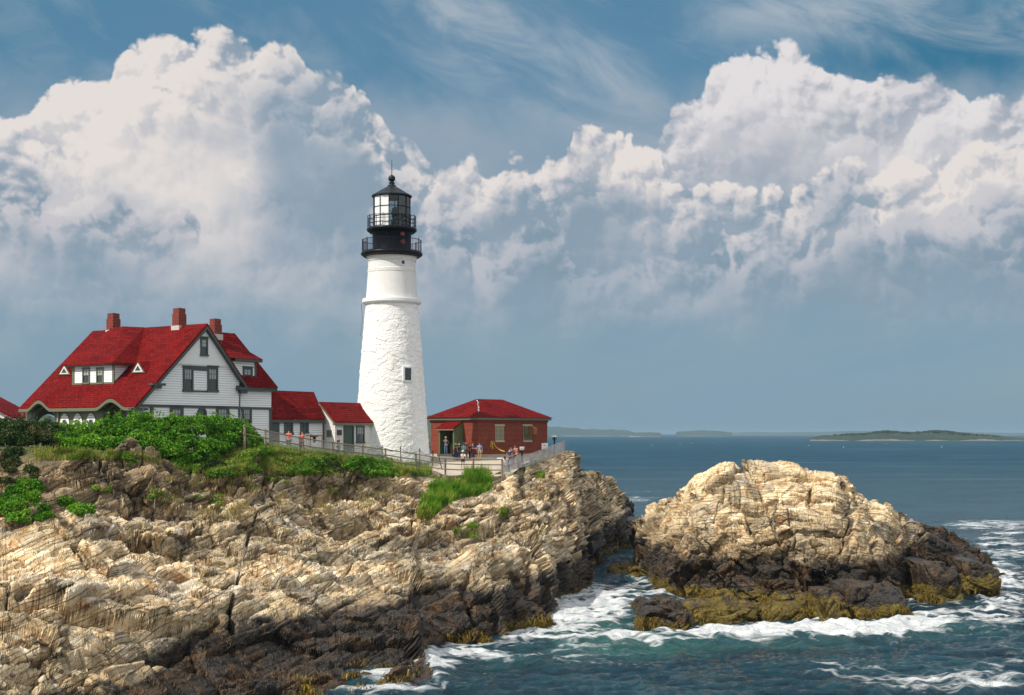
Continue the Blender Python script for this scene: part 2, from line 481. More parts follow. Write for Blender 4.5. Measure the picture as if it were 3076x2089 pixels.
def resample(G, E, k=8):
    """spread the rows of a lofted sheet evenly again after it has been pushed into ledges; E: rows x cols x m extras"""
    D = np.diff(G, axis=0); ln = np.sqrt((D[..., 0] ** 2 + D[..., 1] ** 2) * .16 + D[..., 2] ** 2 * 1.6)
    dist = .5 * (G[1:, :, 1] + G[:-1, :, 1]); ln = blur((ln / dist)[..., None], k)[..., 0] * .8 + (ln / dist) * .2 + 1e-6
    S_ = np.concatenate([np.zeros((1, G.shape[1])), np.cumsum(ln, 0)]); S_ /= S_[-1:]
    r = G.shape[0]; old = np.linspace(0, 1, r); T = np.linspace(0, 1, r); A_ = np.concatenate([G, E], 2); O_ = np.empty_like(A_)
    for j in range(G.shape[1]):
        w = S_[:, j] * .8 + old * .2
        f = np.interp(T, w, np.arange(r)); i = np.minimum(f.astype(int), r - 2); f = (f - i)[:, None]
        O_[:, j] = A_[i, j] * (1 - f) + A_[i + 1, j] * f
    return O_[..., :3], O_[..., 3:]
def grid_normals(P):
    du = np.gradient(P, axis=1); dv = np.gradient(P, axis=0)
    n = np.cross(du, dv); L = np.linalg.norm(n, axis=2, keepdims=True); L[L < 1e-9] = 1
    return n / L
def blur(A, k):
    for ax in (0, 1):
        ker = np.ones(2 * k + 1) / (2 * k + 1)
        pad = [(0, 0)] * A.ndim; pad[ax] = (k, k)
        B = np.pad(A, pad, mode='edge')
        c = np.cumsum(B, axis=ax); z = np.zeros_like(np.take(c, [0], ax)); c = np.concatenate([z, c], ax)
        n = A.shape[ax]
        A = (np.take(c, range(2 * k + 1, 2 * k + 1 + n), ax) - np.take(c, range(0, n), ax)) / (2 * k + 1)
    return A
def leaves_mesh(name, C, size, mat, up=.3, aspect=1.6, seed=1, parent=None):
    """one small bent leaf (two triangles) per row of C"""
    g = np.random.default_rng(seed); n = len(C)
    a = g.normal(size=(n, 3)); a[:, 2] += up; a /= np.linalg.norm(a, axis=1)[:, None]
    t = g.normal(size=(n, 3)); t -= (t * a).sum(1)[:, None] * a; t /= np.linalg.norm(t, axis=1)[:, None]
    b = np.cross(a, t); s = (size * g.uniform(.6, 1.35, n))[:, None]
    P = np.stack([C - t * s * aspect * .5, C + b * s * .5 + a * s * .12, C + t * s * aspect * .5, C - b * s * .5 + a * s * .12], 1)
    me = bpy.data.meshes.new(name); me.vertices.add(n * 4); me.vertices.foreach_set('co', P.reshape(-1).astype(np.float32))
    rv = np.repeat(g.random((n, 4)), 4, 0).reshape(n, 4, 4); 
    col = np.repeat(g.random((n, 1, 4)), 4, 1)
    quads_into(me, np.arange(n * 4).reshape(n, 4), col.reshape(-1, 4), False)
    return link(name, me, mat, parent)
def blades_mesh(name, C, hgt, wid, mat, seed=1, lean=.25, parent=None):
    """one curved tapering grass blade (quad + triangle as two quads) per row of C"""
    g = np.random.default_rng(seed); n = len(C)
    a = g.uniform(0, 2 * np.pi, n); s = np.stack([np.cos(a), np.sin(a), np.zeros(n)], 1)
    l = g.normal(size=(n, 3)) * lean; l[:, 2] = 0; l += np.array([.08, 0, 0])
    H = (hgt * g.uniform(.5, 1.25, n))[:, None]; W = (wid * g.uniform(.7, 1.3, n))[:, None]
    up = np.array([0, 0, 1.])
    p0 = C - s * W * .5; p1 = C + s * W * .5
    m = C + up * H * .55 + l * H * .35
    p2 = m + s * W * .4; p3 = m - s * W * .4
    tip = C + up * H + l * H
    p4 = tip + s * W * .06; p5 = tip - s * W * .06
    P = np.stack([p0, p1, p2, p3, p4, p5], 1)
    me = bpy.data.meshes.new(name); me.vertices.add(n * 6); me.vertices.foreach_set('co', P.reshape(-1).astype(np.float32))
    b = (np.arange(n) * 6)[:, None]
    q = np.concatenate([b + [0, 1, 2, 3], b + [3, 2, 4, 5]])
    col = np.repeat(g.random((n, 1, 4)), 6, 1)
    quads_into(me, q, col.reshape(-1, 4), False)
    return link(name, me, mat, parent)
# ------------------------------------------------------------------ materials
def newmat(name):
    m = bpy.data.materials.new(name); m.use_nodes = True
    nt = m.node_tree; b = nt.nodes['Principled BSDF']
    return m, nt, b
def bump(nt, b, h, dist=.02, strength=1.0):
    n = nt.nodes.new('ShaderNodeBump'); n.inputs['Strength'].default_value = strength; n.inputs['Distance'].default_value = dist
    nt.links.new(h.k, n.inputs['Height']); nt.links.new(n.outputs[0], b.inputs['Normal'])
def pos(nt):
    n = nt.nodes.new('ShaderNodeNewGeometry'); return S(nt, n.outputs['Position'])
def uvn(nt):
    n = nt.nodes.new('ShaderNodeUVMap'); n.uv_map = 'm'; return S(nt, n.outputs[0])
def attr(nt, name='m'):
    n = nt.nodes.new('ShaderNodeAttribute'); n.attribute_name = name
    return S(nt, n.outputs['Color']), S(nt, n.outputs['Alpha'])
def plain(name, col, rough=.6, metal=0, var=.15, scale=3.0, bmp=0.0, spec=.5):
    m, nt, b = newmat(name)
    p = pos(nt); n = noise(nt, p, scale, 4)
    f = (n - .5) * (2 * var) + 1
    rgb = mixc(nt, 1.0, col, comb(nt, f, f, f), 'MULTIPLY')
    setin(nt, b.inputs['Base Color'], rgb)
    setin(nt, b.inputs['Roughness'], rough); b.inputs['Metallic'].default_value = metal
    b.inputs['Specular IOR Level'].default_value = spec
    if bmp: bump(nt, b, noise(nt, p, scale * 6, 3), bmp)
    return m
def mat_clapboard(name, col, lap=.17):
    m, nt, b = newmat(name)
    u = sep(nt, uvn(nt)); v = u[1] * (1 / lap)
    fr = v._m('FRACT')
    n = noise(nt, comb(nt, u[0] * .6, u[1] * 5, 0), 2, 3)
    k = (n - .5) * .16 + .97
    shade_gap = fr.ss(.80, .92)
    f = k * (1 - shade_gap * .55)  # thin dark line under each lap, its shadow painted into the colour
    setin(nt, b.inputs['Base Color'], mixc(nt, 1, col, comb(nt, f, f, f), 'MULTIPLY'))
    b.inputs['Roughness'].default_value = .6
    bump(nt, b, fr * -1 + shade_gap * -.6, .03)
    return m
def mat_shingle(name):
    m, nt, b = newmat(name)
    uv = uvn(nt)
    br = nt.nodes.new('ShaderNodeTexBrick')
    nt.links.new(uv.k, br.inputs['Vector'])
    for k, v in (('Scale', 1.0), ('Mortar Size', .022), ('Mortar Smooth', .3), ('Bias', 0), ('Brick Width', .42), ('Row Height', .24)): br.inputs[k].default_value = v
    br.inputs['Color1'].default_value = (.20, .008, .008, 1); br.inputs['Color2'].default_value = (.088, .004, .005, 1)
    br.inputs['Mortar'].default_value = (.05, .004, .004, 1)
    n = noise(nt, uv, .5, 5, .6); n2 = noise(nt, uv, 6, 2)
    c = mixc(nt, n.ss(.35, .7) * .5, S(nt, br.outputs[0]), (.185, .010, .009))
    c = mixc(nt, n2.ss(.62, .74) * .5, c, (.30, .050, .032))
    sk_ = noise(nt, comb(nt, sep(nt, uv)[0] * 1.5, sep(nt, uv)[1] * .25, 0), 1.4, 4, .6)
    c = mixc(nt, sk_.ss(.55, .75) * .35, c, (.075, .008, .008))
    rows = (sep(nt, uv)[1] * (1 / .24))._m('FRACT')
    setin(nt, b.inputs['Base Color'], c); b.inputs['Roughness'].default_value = .85
    b.inputs['Specular IOR Level'].default_value = .06
    bump(nt, b, rows * -1 + S(nt, br.outputs[1]) * -.5 + n2 * .3, .03)
    return m
def mat_brick(name, c1, c2, mort, w=.30, h=.115, ms=.018, rough=.85, bd=.012, stain=0.3):
    m, nt, b = newmat(name)
    uv = uvn(nt)
    br = nt.nodes.new('ShaderNodeTexBrick'); nt.links.new(uv.k, br.inputs['Vector'])
    for k, v in (('Scale', 1.0), ('Mortar Size', ms), ('Mortar Smooth', .2), ('Bias', 0), ('Brick Width', w), ('Row Height', h)): br.inputs[k].default_value = v
    br.inputs['Color1'].default_value = c1 + (1,); br.inputs['Color2'].default_value = c2 + (1,); br.inputs['Mortar'].default_value = mort + (1,)
    n = noise(nt, uv, .9, 5, .6)
    f = (n - .5) * (2 * stain) + 1
    setin(nt, b.inputs['Base Color'], mixc(nt, 1, S(nt, br.outputs[0]), comb(nt, f, f, f), 'MULTIPLY'))
    b.inputs['Roughness'].default_value = rough; b.inputs['Specular IOR Level'].default_value = .12
    bump(nt, b, S(nt, br.outputs[1]) * -1 + noise(nt, uv, 20, 2) * .4, bd)
    return m
def mat_rubble():
    m, nt, b = newmat('whitewashed rubble stone')
    p = pos(nt)
    q = vmath(nt, 'ADD', p, vmath(nt, 'SCALE', vmath(nt, 'SUBTRACT', noise(nt, p, 2.2, 3, .5, out=1), (.5, .5, .5)), scale=.35))
    x, y, z = sep(nt, q)
    q2 = comb(nt, x, y, z * 1.9)
    v = voron(nt, q2, 1.7, 'DISTANCE_TO_EDGE'); cell = voron(nt, q2, 1.7, out='Color')
    n = noise(nt, p, 9, 4, .6)
    cc = sep(nt, cell)
    h = v.ss(0, .10) * .35 + cc[0] * .5 + n * .35
    st = noise(nt, comb(nt, x * 1.2, y * 1.2, z * .25), 1.5, 5, .6)
    c = mixc(nt, st.ss(.52, .78) * .65, (.86, .85, .82), (.70, .67, .60))
    setin(nt, b.inputs["Base Color"], c); b.inputs["Roughness"].default_value = .7
    bump(nt, b, h, .042)
    return m
def mat_whitebrick():
    m = mat_brick('white painted brick', (.86, .85, .82), (.81, .80, .77), (.70, .69, .66), bd=.012, stain=.08, rough=.65)
    return m
def mat_glass(name, col=(.02, .03, .035), rough=.08):
    m, nt, b = newmat(name)
    setin(nt, b.inputs['Base Color'], col); b.inputs['Roughness'].default_value = rough
    b.inputs['IOR'].default_value = 1.5; b.inputs['Coat Weight'].default_value = .3
    return m
def mat_leaf(name, dark, mid, light, dead=None, trans=.25):
    m, nt, b = newmat(name)
    c, a = attr(nt); r, g_, b_ = sep(nt, c)
    p = pos(nt); cl = noise(nt, p, .9, 4, .6)
    k = r * .55 + cl.ss(.3, .7) * .6 - .08
    col = mixc(nt, k.ss(0, .5), dark, mid); col = mixc(nt, k.ss(.5, 1.0), col, light)
    if dead: col = mixc(nt, (g_ + (noise(nt, p, .45, 3) - .5) * 1.6).ss(.74, .9), col, dead)
    setin(nt, b.inputs['Base Color'], col); b.inputs['Roughness'].default_value = .5
    b.inputs['Specular IOR Level'].default_value = .18
    tr = nt.nodes.new('ShaderNodeBsdfTranslucent'); setin(nt, tr.inputs[0], col)
    mx = nt.nodes.new('ShaderNodeMixShader'); mx.inputs[0].default_value = trans
    nt.links.new(b.outputs[0], mx.inputs[1]); nt.links.new(tr.outputs[0], mx.inputs[2])
    nt.links.new(mx.outputs[0], nt.nodes['Material Output'].inputs[0])
    return m
def mat_rock(name='jointed coastal rock', rot=None):
    m, nt, b = newmat(name)
    rot = ROT if rot is None else rot
    p = pos(nt); c, grass = attr(nt); wet, weed, brown = sep(nt, c)
    # streaks and hairline joints follow the bedding
    def dot(v):
        n = nt.nodes.new('ShaderNodeVectorMath'); n.operation = 'DOT_PRODUCT'; nt.links.new(p.k, n.inputs[0]); n.inputs[1].default_value = tuple(v); return S(nt, n.outputs['Value'])
    x, y, z = [dot(r_) for r_ in rot]
    st = comb(nt, x * .35, y * 1.4, z * 2.2)
    n1 = noise(nt, st, 1.6, 7, .62); n2 = noise(nt, p, .32, 4, .55); n3 = noise(nt, p, 1.3, 6, .6)
    n4 = noise(nt, p, 7, 4, .65)
    pale = mixc(nt, n3.ss(.3, .72), (.46, .32, .165), (.76, .635, .43))
    pale = mixc(nt, n1.ss(.50, .68) * .6, pale, (.86, .78, .62))
    grey = mixc(nt, n1.ss(.3, .7), (.32, .27, .20), (.68, .63, .54))
    col = mixc(nt, n2.ss(.52, .64) * .6, pale, grey)
    rust = noise(nt, p, .55, 6, .68)
    col = mixc(nt, (rust.ss(.53, .66) * n4.ss(.25, .6)) * .8, col, (.40, .19, .055))
    col = mixc(nt, n1.ss(.24, .36, .5, 0), col, (.17, .11, .06))
    drk = mixc(nt, n3.ss(.3, .7), (.10, .066, .032), (.25, .18, .10))
    col = mixc(nt, (brown + (n3 - .5) * .9).ss(.25, .85) * .85, col, drk)
    # dark soil and lichen in joints, plus crevice and ledge shade painted in
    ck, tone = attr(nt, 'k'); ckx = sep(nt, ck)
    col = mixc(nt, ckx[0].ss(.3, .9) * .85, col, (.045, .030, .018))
    wv_ = vmath(nt, 'SCALE', vmath(nt, 'SUBTRACT', noise(nt, p, .35, 3, .5, out=1), (.5, .5, .5)), scale=.9)
    qb = vmath(nt, 'ADD', comb(nt, x, z * .55 + y * .85, 0), wv_)
    def joints(w_, h_, ms, off):
        br = nt.nodes.new('ShaderNodeTexBrick'); nt.links.new(vmath(nt, 'ADD', qb, (off, off * .7, 0)).k, br.inputs['Vector'])
        for k_, v_ in (('Scale', 1.0), ('Mortar Size', ms), ('Mortar Smooth', .6), ('Bias', 0), ('Brick Width', w_), ('Row Height', h_)): br.inputs[k_].default_value = v_
        br.offset = .37; br.squash = 1.4; br.squash_frequency = 3
        br.inputs['Color1'].default_value = (0, 0, 0, 1); br.inputs['Color2'].default_value = (1, 1, 1, 1)
        return S(nt, br.outputs[1]), sep(nt, S(nt, br.outputs[0]))[0]
    j1, b1 = joints(4.6, .62, .035, 0); j2, b2 = joints(1.9, .23, .020, 3.3)
    hz_ = (j1 * n3.ss(.38, .60) * noise(nt, p, .28, 2).ss(.36, .60)).mx(j2 * noise(nt, p, .7, 3).ss(.46, .58) * .85)
    tb = 1 + (b1 - .5) * .22 + (b2 - .5) * .16
    col = mixc(nt, 1, col, comb(nt, tb, tb, tb), 'MULTIPLY')
    col = mixc(nt, hz_ * .70, col, (.075, .048, .026))
    col = mixc(nt, ckx[2].ss(.3, .7), col, (.86, .84, .80))
    t = ckx[1] * 1.15 + .45
    col = mixc(nt, 1, col, comb(nt, t, t, t * .98), 'MULTIPLY')
    # soil and turf skin on the level top
    soil = mixc(nt, n3.ss(.35, .65), (.060, .085, .015), (.13, .13, .04))
    col = mixc(nt, (grass + (n3 - .5) * .5).ss(.4, .62), col, soil)
    # tide: dark wet film and weed
    w = (wet + (n3 - .5) * .9 + (n1 - .5) * .5).ss(.30, .80)
    wc = mixc(nt, n4.ss(.3, .7), (.008, .008, .009), (.060, .045, .030))
    wc = mixc(nt, rust.ss(.46, .64) * .75, wc, (.125, .068, .026))
    col = mixc(nt, w, col, wc)
    k = (weed + (n3 - .5) * 1.5 + (n4 - .5) * .4).ss(.48, .66)
    wd = mixc(nt, (n4 * .5 + n3 * .6).ss(.35, .75), (.045, .028, .006), (.20, .145, .018))
    col = mixc(nt, k, col, wd)
    setin(nt, b.inputs['Base Color'], col)
    setin(nt, b.inputs['Roughness'], (w * -.56 + .88 + k * .3 + n4 * .1).clamp())
    b.inputs['Specular IOR Level'].default_value = .4
    bump(nt, b, n1 * .9 + n4 * .4 - hz_ * .5 + b2 * .12, .20)
    return m
def mat_sea():
    m, nt, b = newmat('cold green sea water')
    p = pos(nt); x, y, z = sep(nt, p)
    c, a = attr(nt); foam, green, far = sep(nt, c)
    d = (x * x + y * y)._m('SQRT')
    n = noise(nt, comb(nt, x * .35, y, z), .9, 6, .62)
    wq = vmath(nt, 'SCALE', vmath(nt, 'SUBTRACT', noise(nt, comb(nt, x * .5, y * .8, 0), .35, 3, .5, out=1), (.5, .5, .5)), scale=5.0)
    q = vmath(nt, 'ADD', comb(nt, x * .55, y, 0), wq)
    lace = voron(nt, q, .55, 'DISTANCE_TO_EDGE', detail=2.5, rough=.6, dim='2D')
    n5 = noise(nt, q, 1.1, 7, .68); n6 = noise(nt, q, .22, 4, .6)
    f = foam * 1.28 + .10 + (n5 - .5) * 1.5 + (n6 - .5) * .9 - lace.ss(0, .20) * .62 + (a - .5) * .55
    fm = f.ss(.46, .98)
    # long wind streaks far out
    stq = comb(nt, x * .006 - y * .001, y * .045, 0)
    st = noise(nt, stq, 1.0, 6, .6); st2 = noise(nt, comb(nt, x * .03, y * .16, 0), 1.0, 6, .65)
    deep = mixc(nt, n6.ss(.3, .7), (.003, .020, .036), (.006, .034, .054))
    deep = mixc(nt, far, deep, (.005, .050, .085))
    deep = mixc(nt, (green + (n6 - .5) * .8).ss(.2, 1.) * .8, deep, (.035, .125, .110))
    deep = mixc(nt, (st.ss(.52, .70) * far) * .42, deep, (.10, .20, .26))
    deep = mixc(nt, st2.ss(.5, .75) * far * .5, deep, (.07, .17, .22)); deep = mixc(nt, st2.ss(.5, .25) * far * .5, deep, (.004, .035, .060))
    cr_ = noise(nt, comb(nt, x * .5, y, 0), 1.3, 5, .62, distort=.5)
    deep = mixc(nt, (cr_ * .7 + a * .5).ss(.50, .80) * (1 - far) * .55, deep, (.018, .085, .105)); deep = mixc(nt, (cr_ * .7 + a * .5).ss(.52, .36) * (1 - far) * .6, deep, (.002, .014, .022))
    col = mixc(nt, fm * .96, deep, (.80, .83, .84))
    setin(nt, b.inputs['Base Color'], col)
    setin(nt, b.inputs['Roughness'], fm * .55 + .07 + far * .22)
    b.inputs['IOR'].default_value = 1.333; setin(nt, b.inputs['Specular IOR Level'], far * -.34 + .5)
    fo = nt.nodes.new('ShaderNodeBsdfDiffuse'); setin(nt, fo.inputs[0], col); mxs = nt.nodes.new('ShaderNodeMixShader'); setin(nt, mxs.inputs[0], far * .62)
    nt.links.new(b.outputs[0], mxs.inputs[1]); nt.links.new(fo.outputs[0], mxs.inputs[2]); nt.links.new(mxs.outputs[0], nt.nodes['Material Output'].inputs[0])
    h1 = noise(nt, comb(nt, x * .55, y, 0), 1.5, 6, .62, kind='RIDGED_MULTIFRACTAL') if False else noise(nt, comb(nt, x * .5, y, 0), 1.7, 6, .66, distort=.6)
    h2 = noise(nt, comb(nt, x * .4, y, 0), .16, 4, .6)
    bn = nt.nodes.new('ShaderNodeBump'); bn.inputs['Distance'].default_value = .75
    setin(nt, bn.inputs['Strength'], 1.0)
    nt.links.new((h1 + h2 * 3.2 * far + fm * .15).k, bn.inputs['Height']); nt.links.new(bn.outputs[0], b.inputs['Normal'])
    return m
M = dict(
    rubble=mat_rubble(), wbrick=mat_whitebrick(),
    clap=mat_clapboard('white clapboard', (.84, .85, .85)), olive=mat_clapboard('olive clapboard', (.16, .17, .10)),
    smooth_white=plain('white painted board', (.76, .77, .76), .55, var=.06, scale=2),
    shingle=mat_shingle('red shingle'), brick=mat_brick('red brick', (.25, .024, .010), (.15, .013, .008), (.25, .13, .09)),
    chbrick=mat_brick('chimney brick', (.24, .022, .010), (.15, .016, .012), (.22, .13, .10)),
    trim=plain('dark green trim paint', (.045, .062, .055), .5, var=.1), otrim=plain('olive trim paint', (.13, .14, .085), .5, var=.1),
    door=plain('green door paint', (.025, .060, .040), .45, var=.1), iron=plain('black iron paint', (.005, .006, .011), .38, var=.2, scale=5, spec=.18),
    roofiron=plain('weathered dark iron roof', (.011, .016, .019), .5, var=.25, scale=4, spec=.25),
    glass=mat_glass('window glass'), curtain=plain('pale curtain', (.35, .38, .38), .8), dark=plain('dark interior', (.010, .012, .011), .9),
    stone=plain('cast stone', (.42, .37, .24), .8, var=.15, scale=5, bmp=.01), concrete=plain('pale concrete', (.44, .37, .27), .9, var=.22, scale=1.3, bmp=.02),
    paving=plain('sandy concrete paving', (.50, .43, .34), .9, var=.25, scale=.9, bmp=.015),
    wood=plain('weathered grey fence wood', (.27, .21, .15), .85, var=.35, scale=4, bmp=.01), wire=plain('galvanised wire', (.42, .42, .42), .45, .6, var=.2),
    lead=plain('lead flashing', (.50, .46, .42), .6, var=.3, scale=8), rustm=plain('rusted sheet metal', (.26, .10, .03), .75, var=.5, scale=5),
    soil=plain('soil', (.10, .08, .04)), lawn=plain('mown lawn turf', (.085, .125, .020), .9, var=.4, scale=3, bmp=.03),
    bark=plain('brown bark', (.10, .07, .045), .9),
    leaf=mat_leaf('bright green leaf', (.030, .105, .006), (.090, .260, .012), (.24, .44, .028)),
    dleaf=mat_leaf('dark green leaf', (.012, .032, .008), (.030, .075, .012), (.075, .125, .025), dead=(.13, .085, .04)),
    grass=mat_leaf('meadow grass', (.070, .130, .012), (.150, .260, .022), (.32, .38, .055), dead=(.48, .34, .13)),
    reed=mat_leaf('tall green reed', (.045, .130, .008), (.110, .270, .014), (.26, .42, .035), dead=(.42, .38, .08)),
    wild=mat_leaf('wild herb leaf', (.045, .130, .010), (.110, .270, .018), (.24, .40, .04), dead=(.36, .28, .08)),
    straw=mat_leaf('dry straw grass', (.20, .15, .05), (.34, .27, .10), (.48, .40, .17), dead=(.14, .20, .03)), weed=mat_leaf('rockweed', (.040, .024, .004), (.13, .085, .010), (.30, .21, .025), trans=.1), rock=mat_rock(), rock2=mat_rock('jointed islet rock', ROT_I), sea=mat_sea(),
    plaque=plain('bronze plaque', (.055, .020, .016), .5), red=plain('red paint', (.60, .03, .02), .5),
)
# ------------------------------------------------------------------ headland: lofted from depth profiles, then facetted
HEAD = {
 -1300: ([(2300, 40), (2150, 43), (2000, 48), (1850, 54), (1720, 60), (1600, 66), (1520, 71), (1440, 75), (1385, 79), (1350, 82)], [(90, 11), (130, 11), (240, 8)]),
 -400: ([(2300, 42), (2150, 45), (2000, 50), (1850, 56), (1720, 62), (1600, 68), (1520, 73), (1440, 76), (1380, 79), (1350, 82)], [(90, 10.9), (130, 11), (240, 9)]),
 0: ([(2280, 44), (2120, 47), (2000, 50.5), (1860, 56), (1740, 62), (1640, 67), (1560, 71), (1480, 75), (1400, 78), (1350, 82)], [(90, 10.9), (130, 11), (230, 9)]),
 200: ([(2200, 49), (2060, 52.5), (1960, 55.5), (1860, 58.5), (1720, 64), (1620, 68), (1540, 72), (1480, 75.5), (1392, 77.5), (1355, 82)], [(90, 10.9), (130, 11), (220, 9)]),
 400: ([(2200, 51), (2089, 55), (2000, 57.5), (1920, 59), (1800, 64), (1700, 68), (1600, 72), (1510, 76), (1400, 79), (1365, 82.5)], [(90, 10.9), (130, 11), (210, 9)]),
 600: ([(2180, 54.5), (2089, 57), (1990, 60.5), (1900, 63), (1800, 66), (1690, 70.5), (1600, 75), (1510, 79), (1440, 82), (1390, 85.5)], [(92, 10.9), (130, 10.9), (200, 9)]),
 800: ([(2130, 58), (2040, 61.5), (1960, 63.5), (1880, 65.5), (1790, 69), (1690, 73), (1590, 78.5), (1500, 83.5), (1420, 87), (1370, 89)], [(93, 11.0), (130, 10.6), (190, 9)]),
 1000: ([(2110, 59.4), (2020, 63), (1940, 66.5), (1850, 70), (1760, 74), (1670, 79), (1580, 84), (1500, 89), (1430, 93), (1388, 94.5)], [(98, 10.3), (130, 10.1), (185, 9)]),
 1150: ([(2090, 61), (2000, 64.5), (1920, 67.5), (1830, 72), (1740, 77), (1660, 82.5), (1580, 88), (1500, 93.5), (1440, 98), (1405, 100.3)], [(103, 9.65), (120, 10.15), (180, 9)]),
 1232: ([(2080, 61.7), (1990, 65), (1920, 68), (1830, 73), (1740, 78), (1660, 84), (1580, 90), (1510, 95), (1450, 100), (1420, 103)], [(106, 9.0), (120, 9.85), (175, 8.6)]),
 1254: ([(1968, 72), (1920, 73), (1870, 74.5), (1800, 77), (1730, 80.5), (1650, 86), (1580, 91), (1510, 96.5), (1455, 101.5), (1428, 104.3)], [(107, 8.95), (120, 9.8), (170, 8.5)]),
 1360: ([(1950, 74), (1900, 75), (1850, 76.5), (1780, 79), (1700, 84), (1640, 88.5), (1580, 93), (1520, 98), (1470, 102), (1434, 105.5)], [(108, 8.92), (120, 9.72), (165, 8.5)]),
 1455: ([(1938, 75.5), (1880, 76.5), (1830, 78), (1760, 80), (1680, 83), (1620, 89), (1560, 95.5), (1500, 101.5), (1450, 106), (1427, 108)], [(110, 9.05), (120, 9.7), (160, 8)]),
 1500: ([(1900, 80.3), (1850, 81), (1800, 82), (1730, 83), (1660, 85), (1600, 90), (1550, 96), (1490, 103), (1440, 107.5), (1420, 109.3)], [(111, 9.1), (120, 9.6), (158, 8)]),
 1600: ([(1888, 82), (1830, 83), (1760, 84.5), (1690, 86), (1630, 88.5), (1580, 93), (1530, 99), (1470, 106), (1425, 111), (1392, 114)], [(118, 9.4), (130, 9.5), (150, 7)]),
 1650: ([(1835, 90), (1780, 90.8), (1700, 92), (1620, 94), (1570, 98), (1520, 102), (1470, 107), (1430, 111), (1395, 115), (1372, 118)], [(122, 9.8), (133, 9.5), (146, 5)]),
 1700: ([(1800, 96.4), (1740, 97.3), (1670, 98.5), (1600, 100.5), (1550, 103), (1500, 106.5), (1450, 111), (1410, 114.5), (1375, 118), (1359, 121)], [(125, 10.2), (131, 8.5), (142, 3)]),
 1728: ([(1772, 102.2), (1700, 104), (1630, 106), (1570, 108.5), (1520, 110.5), (1475, 113), (1440, 115), (1405, 117), (1375, 119), (1360, 121)], [(124, 10.0), (129, 7.5), (140, 2)]),
 1740: ([(1735, 111), (1680, 113), (1625, 115.5), (1575, 118), (1530, 121), (1495, 124), (1465, 127), (1440, 130), (1425, 133), (1415, 136)], [(141, 7.5), (147, 5), (156, 0)]),
 1800: ([(1690, 123.7), (1640, 126), (1600, 128), (1560, 130), (1530, 132), (1500, 134), (1475, 137), (1455, 139), (1432, 142), (1422, 145)], [(149, 7), (153, 5), (160, 0)]),
 1835: ([(1662, 133), (1628, 135), (1595, 137), (1562, 139), (1535, 141), (1508, 143), (1482, 145), (1460, 147), (1442, 149), (1434, 151)], [(155, 6.3), (159, 4), (165, 0)]),
 1862: ([(1638, 143), (1615, 144), (1590, 146), (1566, 148), (1546, 150), (1526, 152), (1508, 154), (1492, 156), (1478, 158), (1472, 160)], [(163, 4.5), (167, 3), (172, -.5)]),
 1884: ([(1618, 152), (1600, 153), (1584, 155), (1566, 157), (1550, 159), (1535, 161), (1522, 163), (1512, 165), (1503, 166), (1499, 168)], [(171, 3), (174, 1.5), (178, -1)]),
 1902: ([(1640, 142), (1632, 144), (1622, 147), (1612, 150), (1602, 153), (1594, 156), (1586, 160), (1580, 163), (1574, 166), (1571, 168)], [(171, .3), (174, -.2), (178, -1.5)]),
 1935: ([(1650, 139), (1640, 142), (1630, 145), (1618, 149), (1607, 153), (1599, 156), (1590, 160), (1585, 163), (1581, 166), (1579, 168)], [(171, -.1), (174, -.5), (178, -1.5)]),
 1975: ([(1650, 138), (1640, 142), (1632, 145), (1622, 149), (1613, 153), (1607, 156), (1600, 160), (1596, 163), (1592, 166), (1590, 168)], [(171, -1), (174, -1), (178, -2)]),
}
RW = [1, 1, 1, 1, 1, 1, 1, 1, .8, .25, .0, 0, .3]        # how rocky each row of the profile is
def loft(keys, cols, nrows, front_drop=(5, -2.5), rw=RW):
    Xs = sorted(keys)
    prof = []
    for X in Xs:
        a, b = keys[X]
        pts = [(d, CH - (Y - HY) / F * d) for Y, d in a] + list(b)
        d0, z0 = pts[0]
        pts = [(d0 - front_drop[0], min(z0, 0) + front_drop[1])] + pts
        prof.append(pts)
    prof = np.array(prof)                                  # keys x points x (d,z)
    K = prof.shape[1]
    Pc = np.empty((len(cols), K, 2))
    for k in range(K):
        for j in range(2):
            Pc[:, k, j] = np.interp(cols, Xs, prof[:, k, j])
    w = np.array([1.0] + list(rw))
    # common row parameter: share rows by the mean length of each span
    seg = np.sqrt(((Pc[:, 1:] - Pc[:, :-1]) ** 2).sum(2)).mean(0)
    wt = seg ** .8 * np.array([.5] + [1.25] * 9 + [1] + [.5] * (K - 12) + [.25])[:K - 1]
    t = np.concatenate([[0], np.cumsum(wt)]); t /= t[-1]
    rows = np.linspace(0, 1, nrows)
    out = np.empty((nrows, len(cols), 3)); 
    ki = np.clip(np.searchsorted(t, rows, side='right') - 1, 0, K - 2)
    f = ((rows - t[ki]) / (t[ki + 1] - t[ki]))[:, None, None]
    A_, B_ = Pc[:, ki].transpose(1, 0, 2), Pc[:, ki + 1].transpose(1, 0, 2)
    # Catmull-Rom through the profile points
    C_, D_ = Pc[:, np.clip(ki - 1, 0, K - 1)].transpose(1, 0, 2), Pc[:, np.clip(ki + 2, 0, K - 1)].transpose(1, 0, 2)
    dz = .5 * ((2 * A_) + (-C_ + B_) * f + (2 * C_ - 5 * A_ + 4 * B_ - D_) * f ** 2 + (-C_ + 3 * A_ - 3 * B_ + D_) * f ** 3)
    lin = A_ + (B_ - A_) * f
    dz = dz * .5 + lin * .5
    wr = np.interp(rows, t, w)
    out[..., 1] = dz[..., 0]
    out[..., 0] = (cols[None, :] - CX) / F * dz[..., 0]
    out[..., 2] = dz[..., 1]
    return out, np.repeat(wr[:, None], len(cols), 1), rows

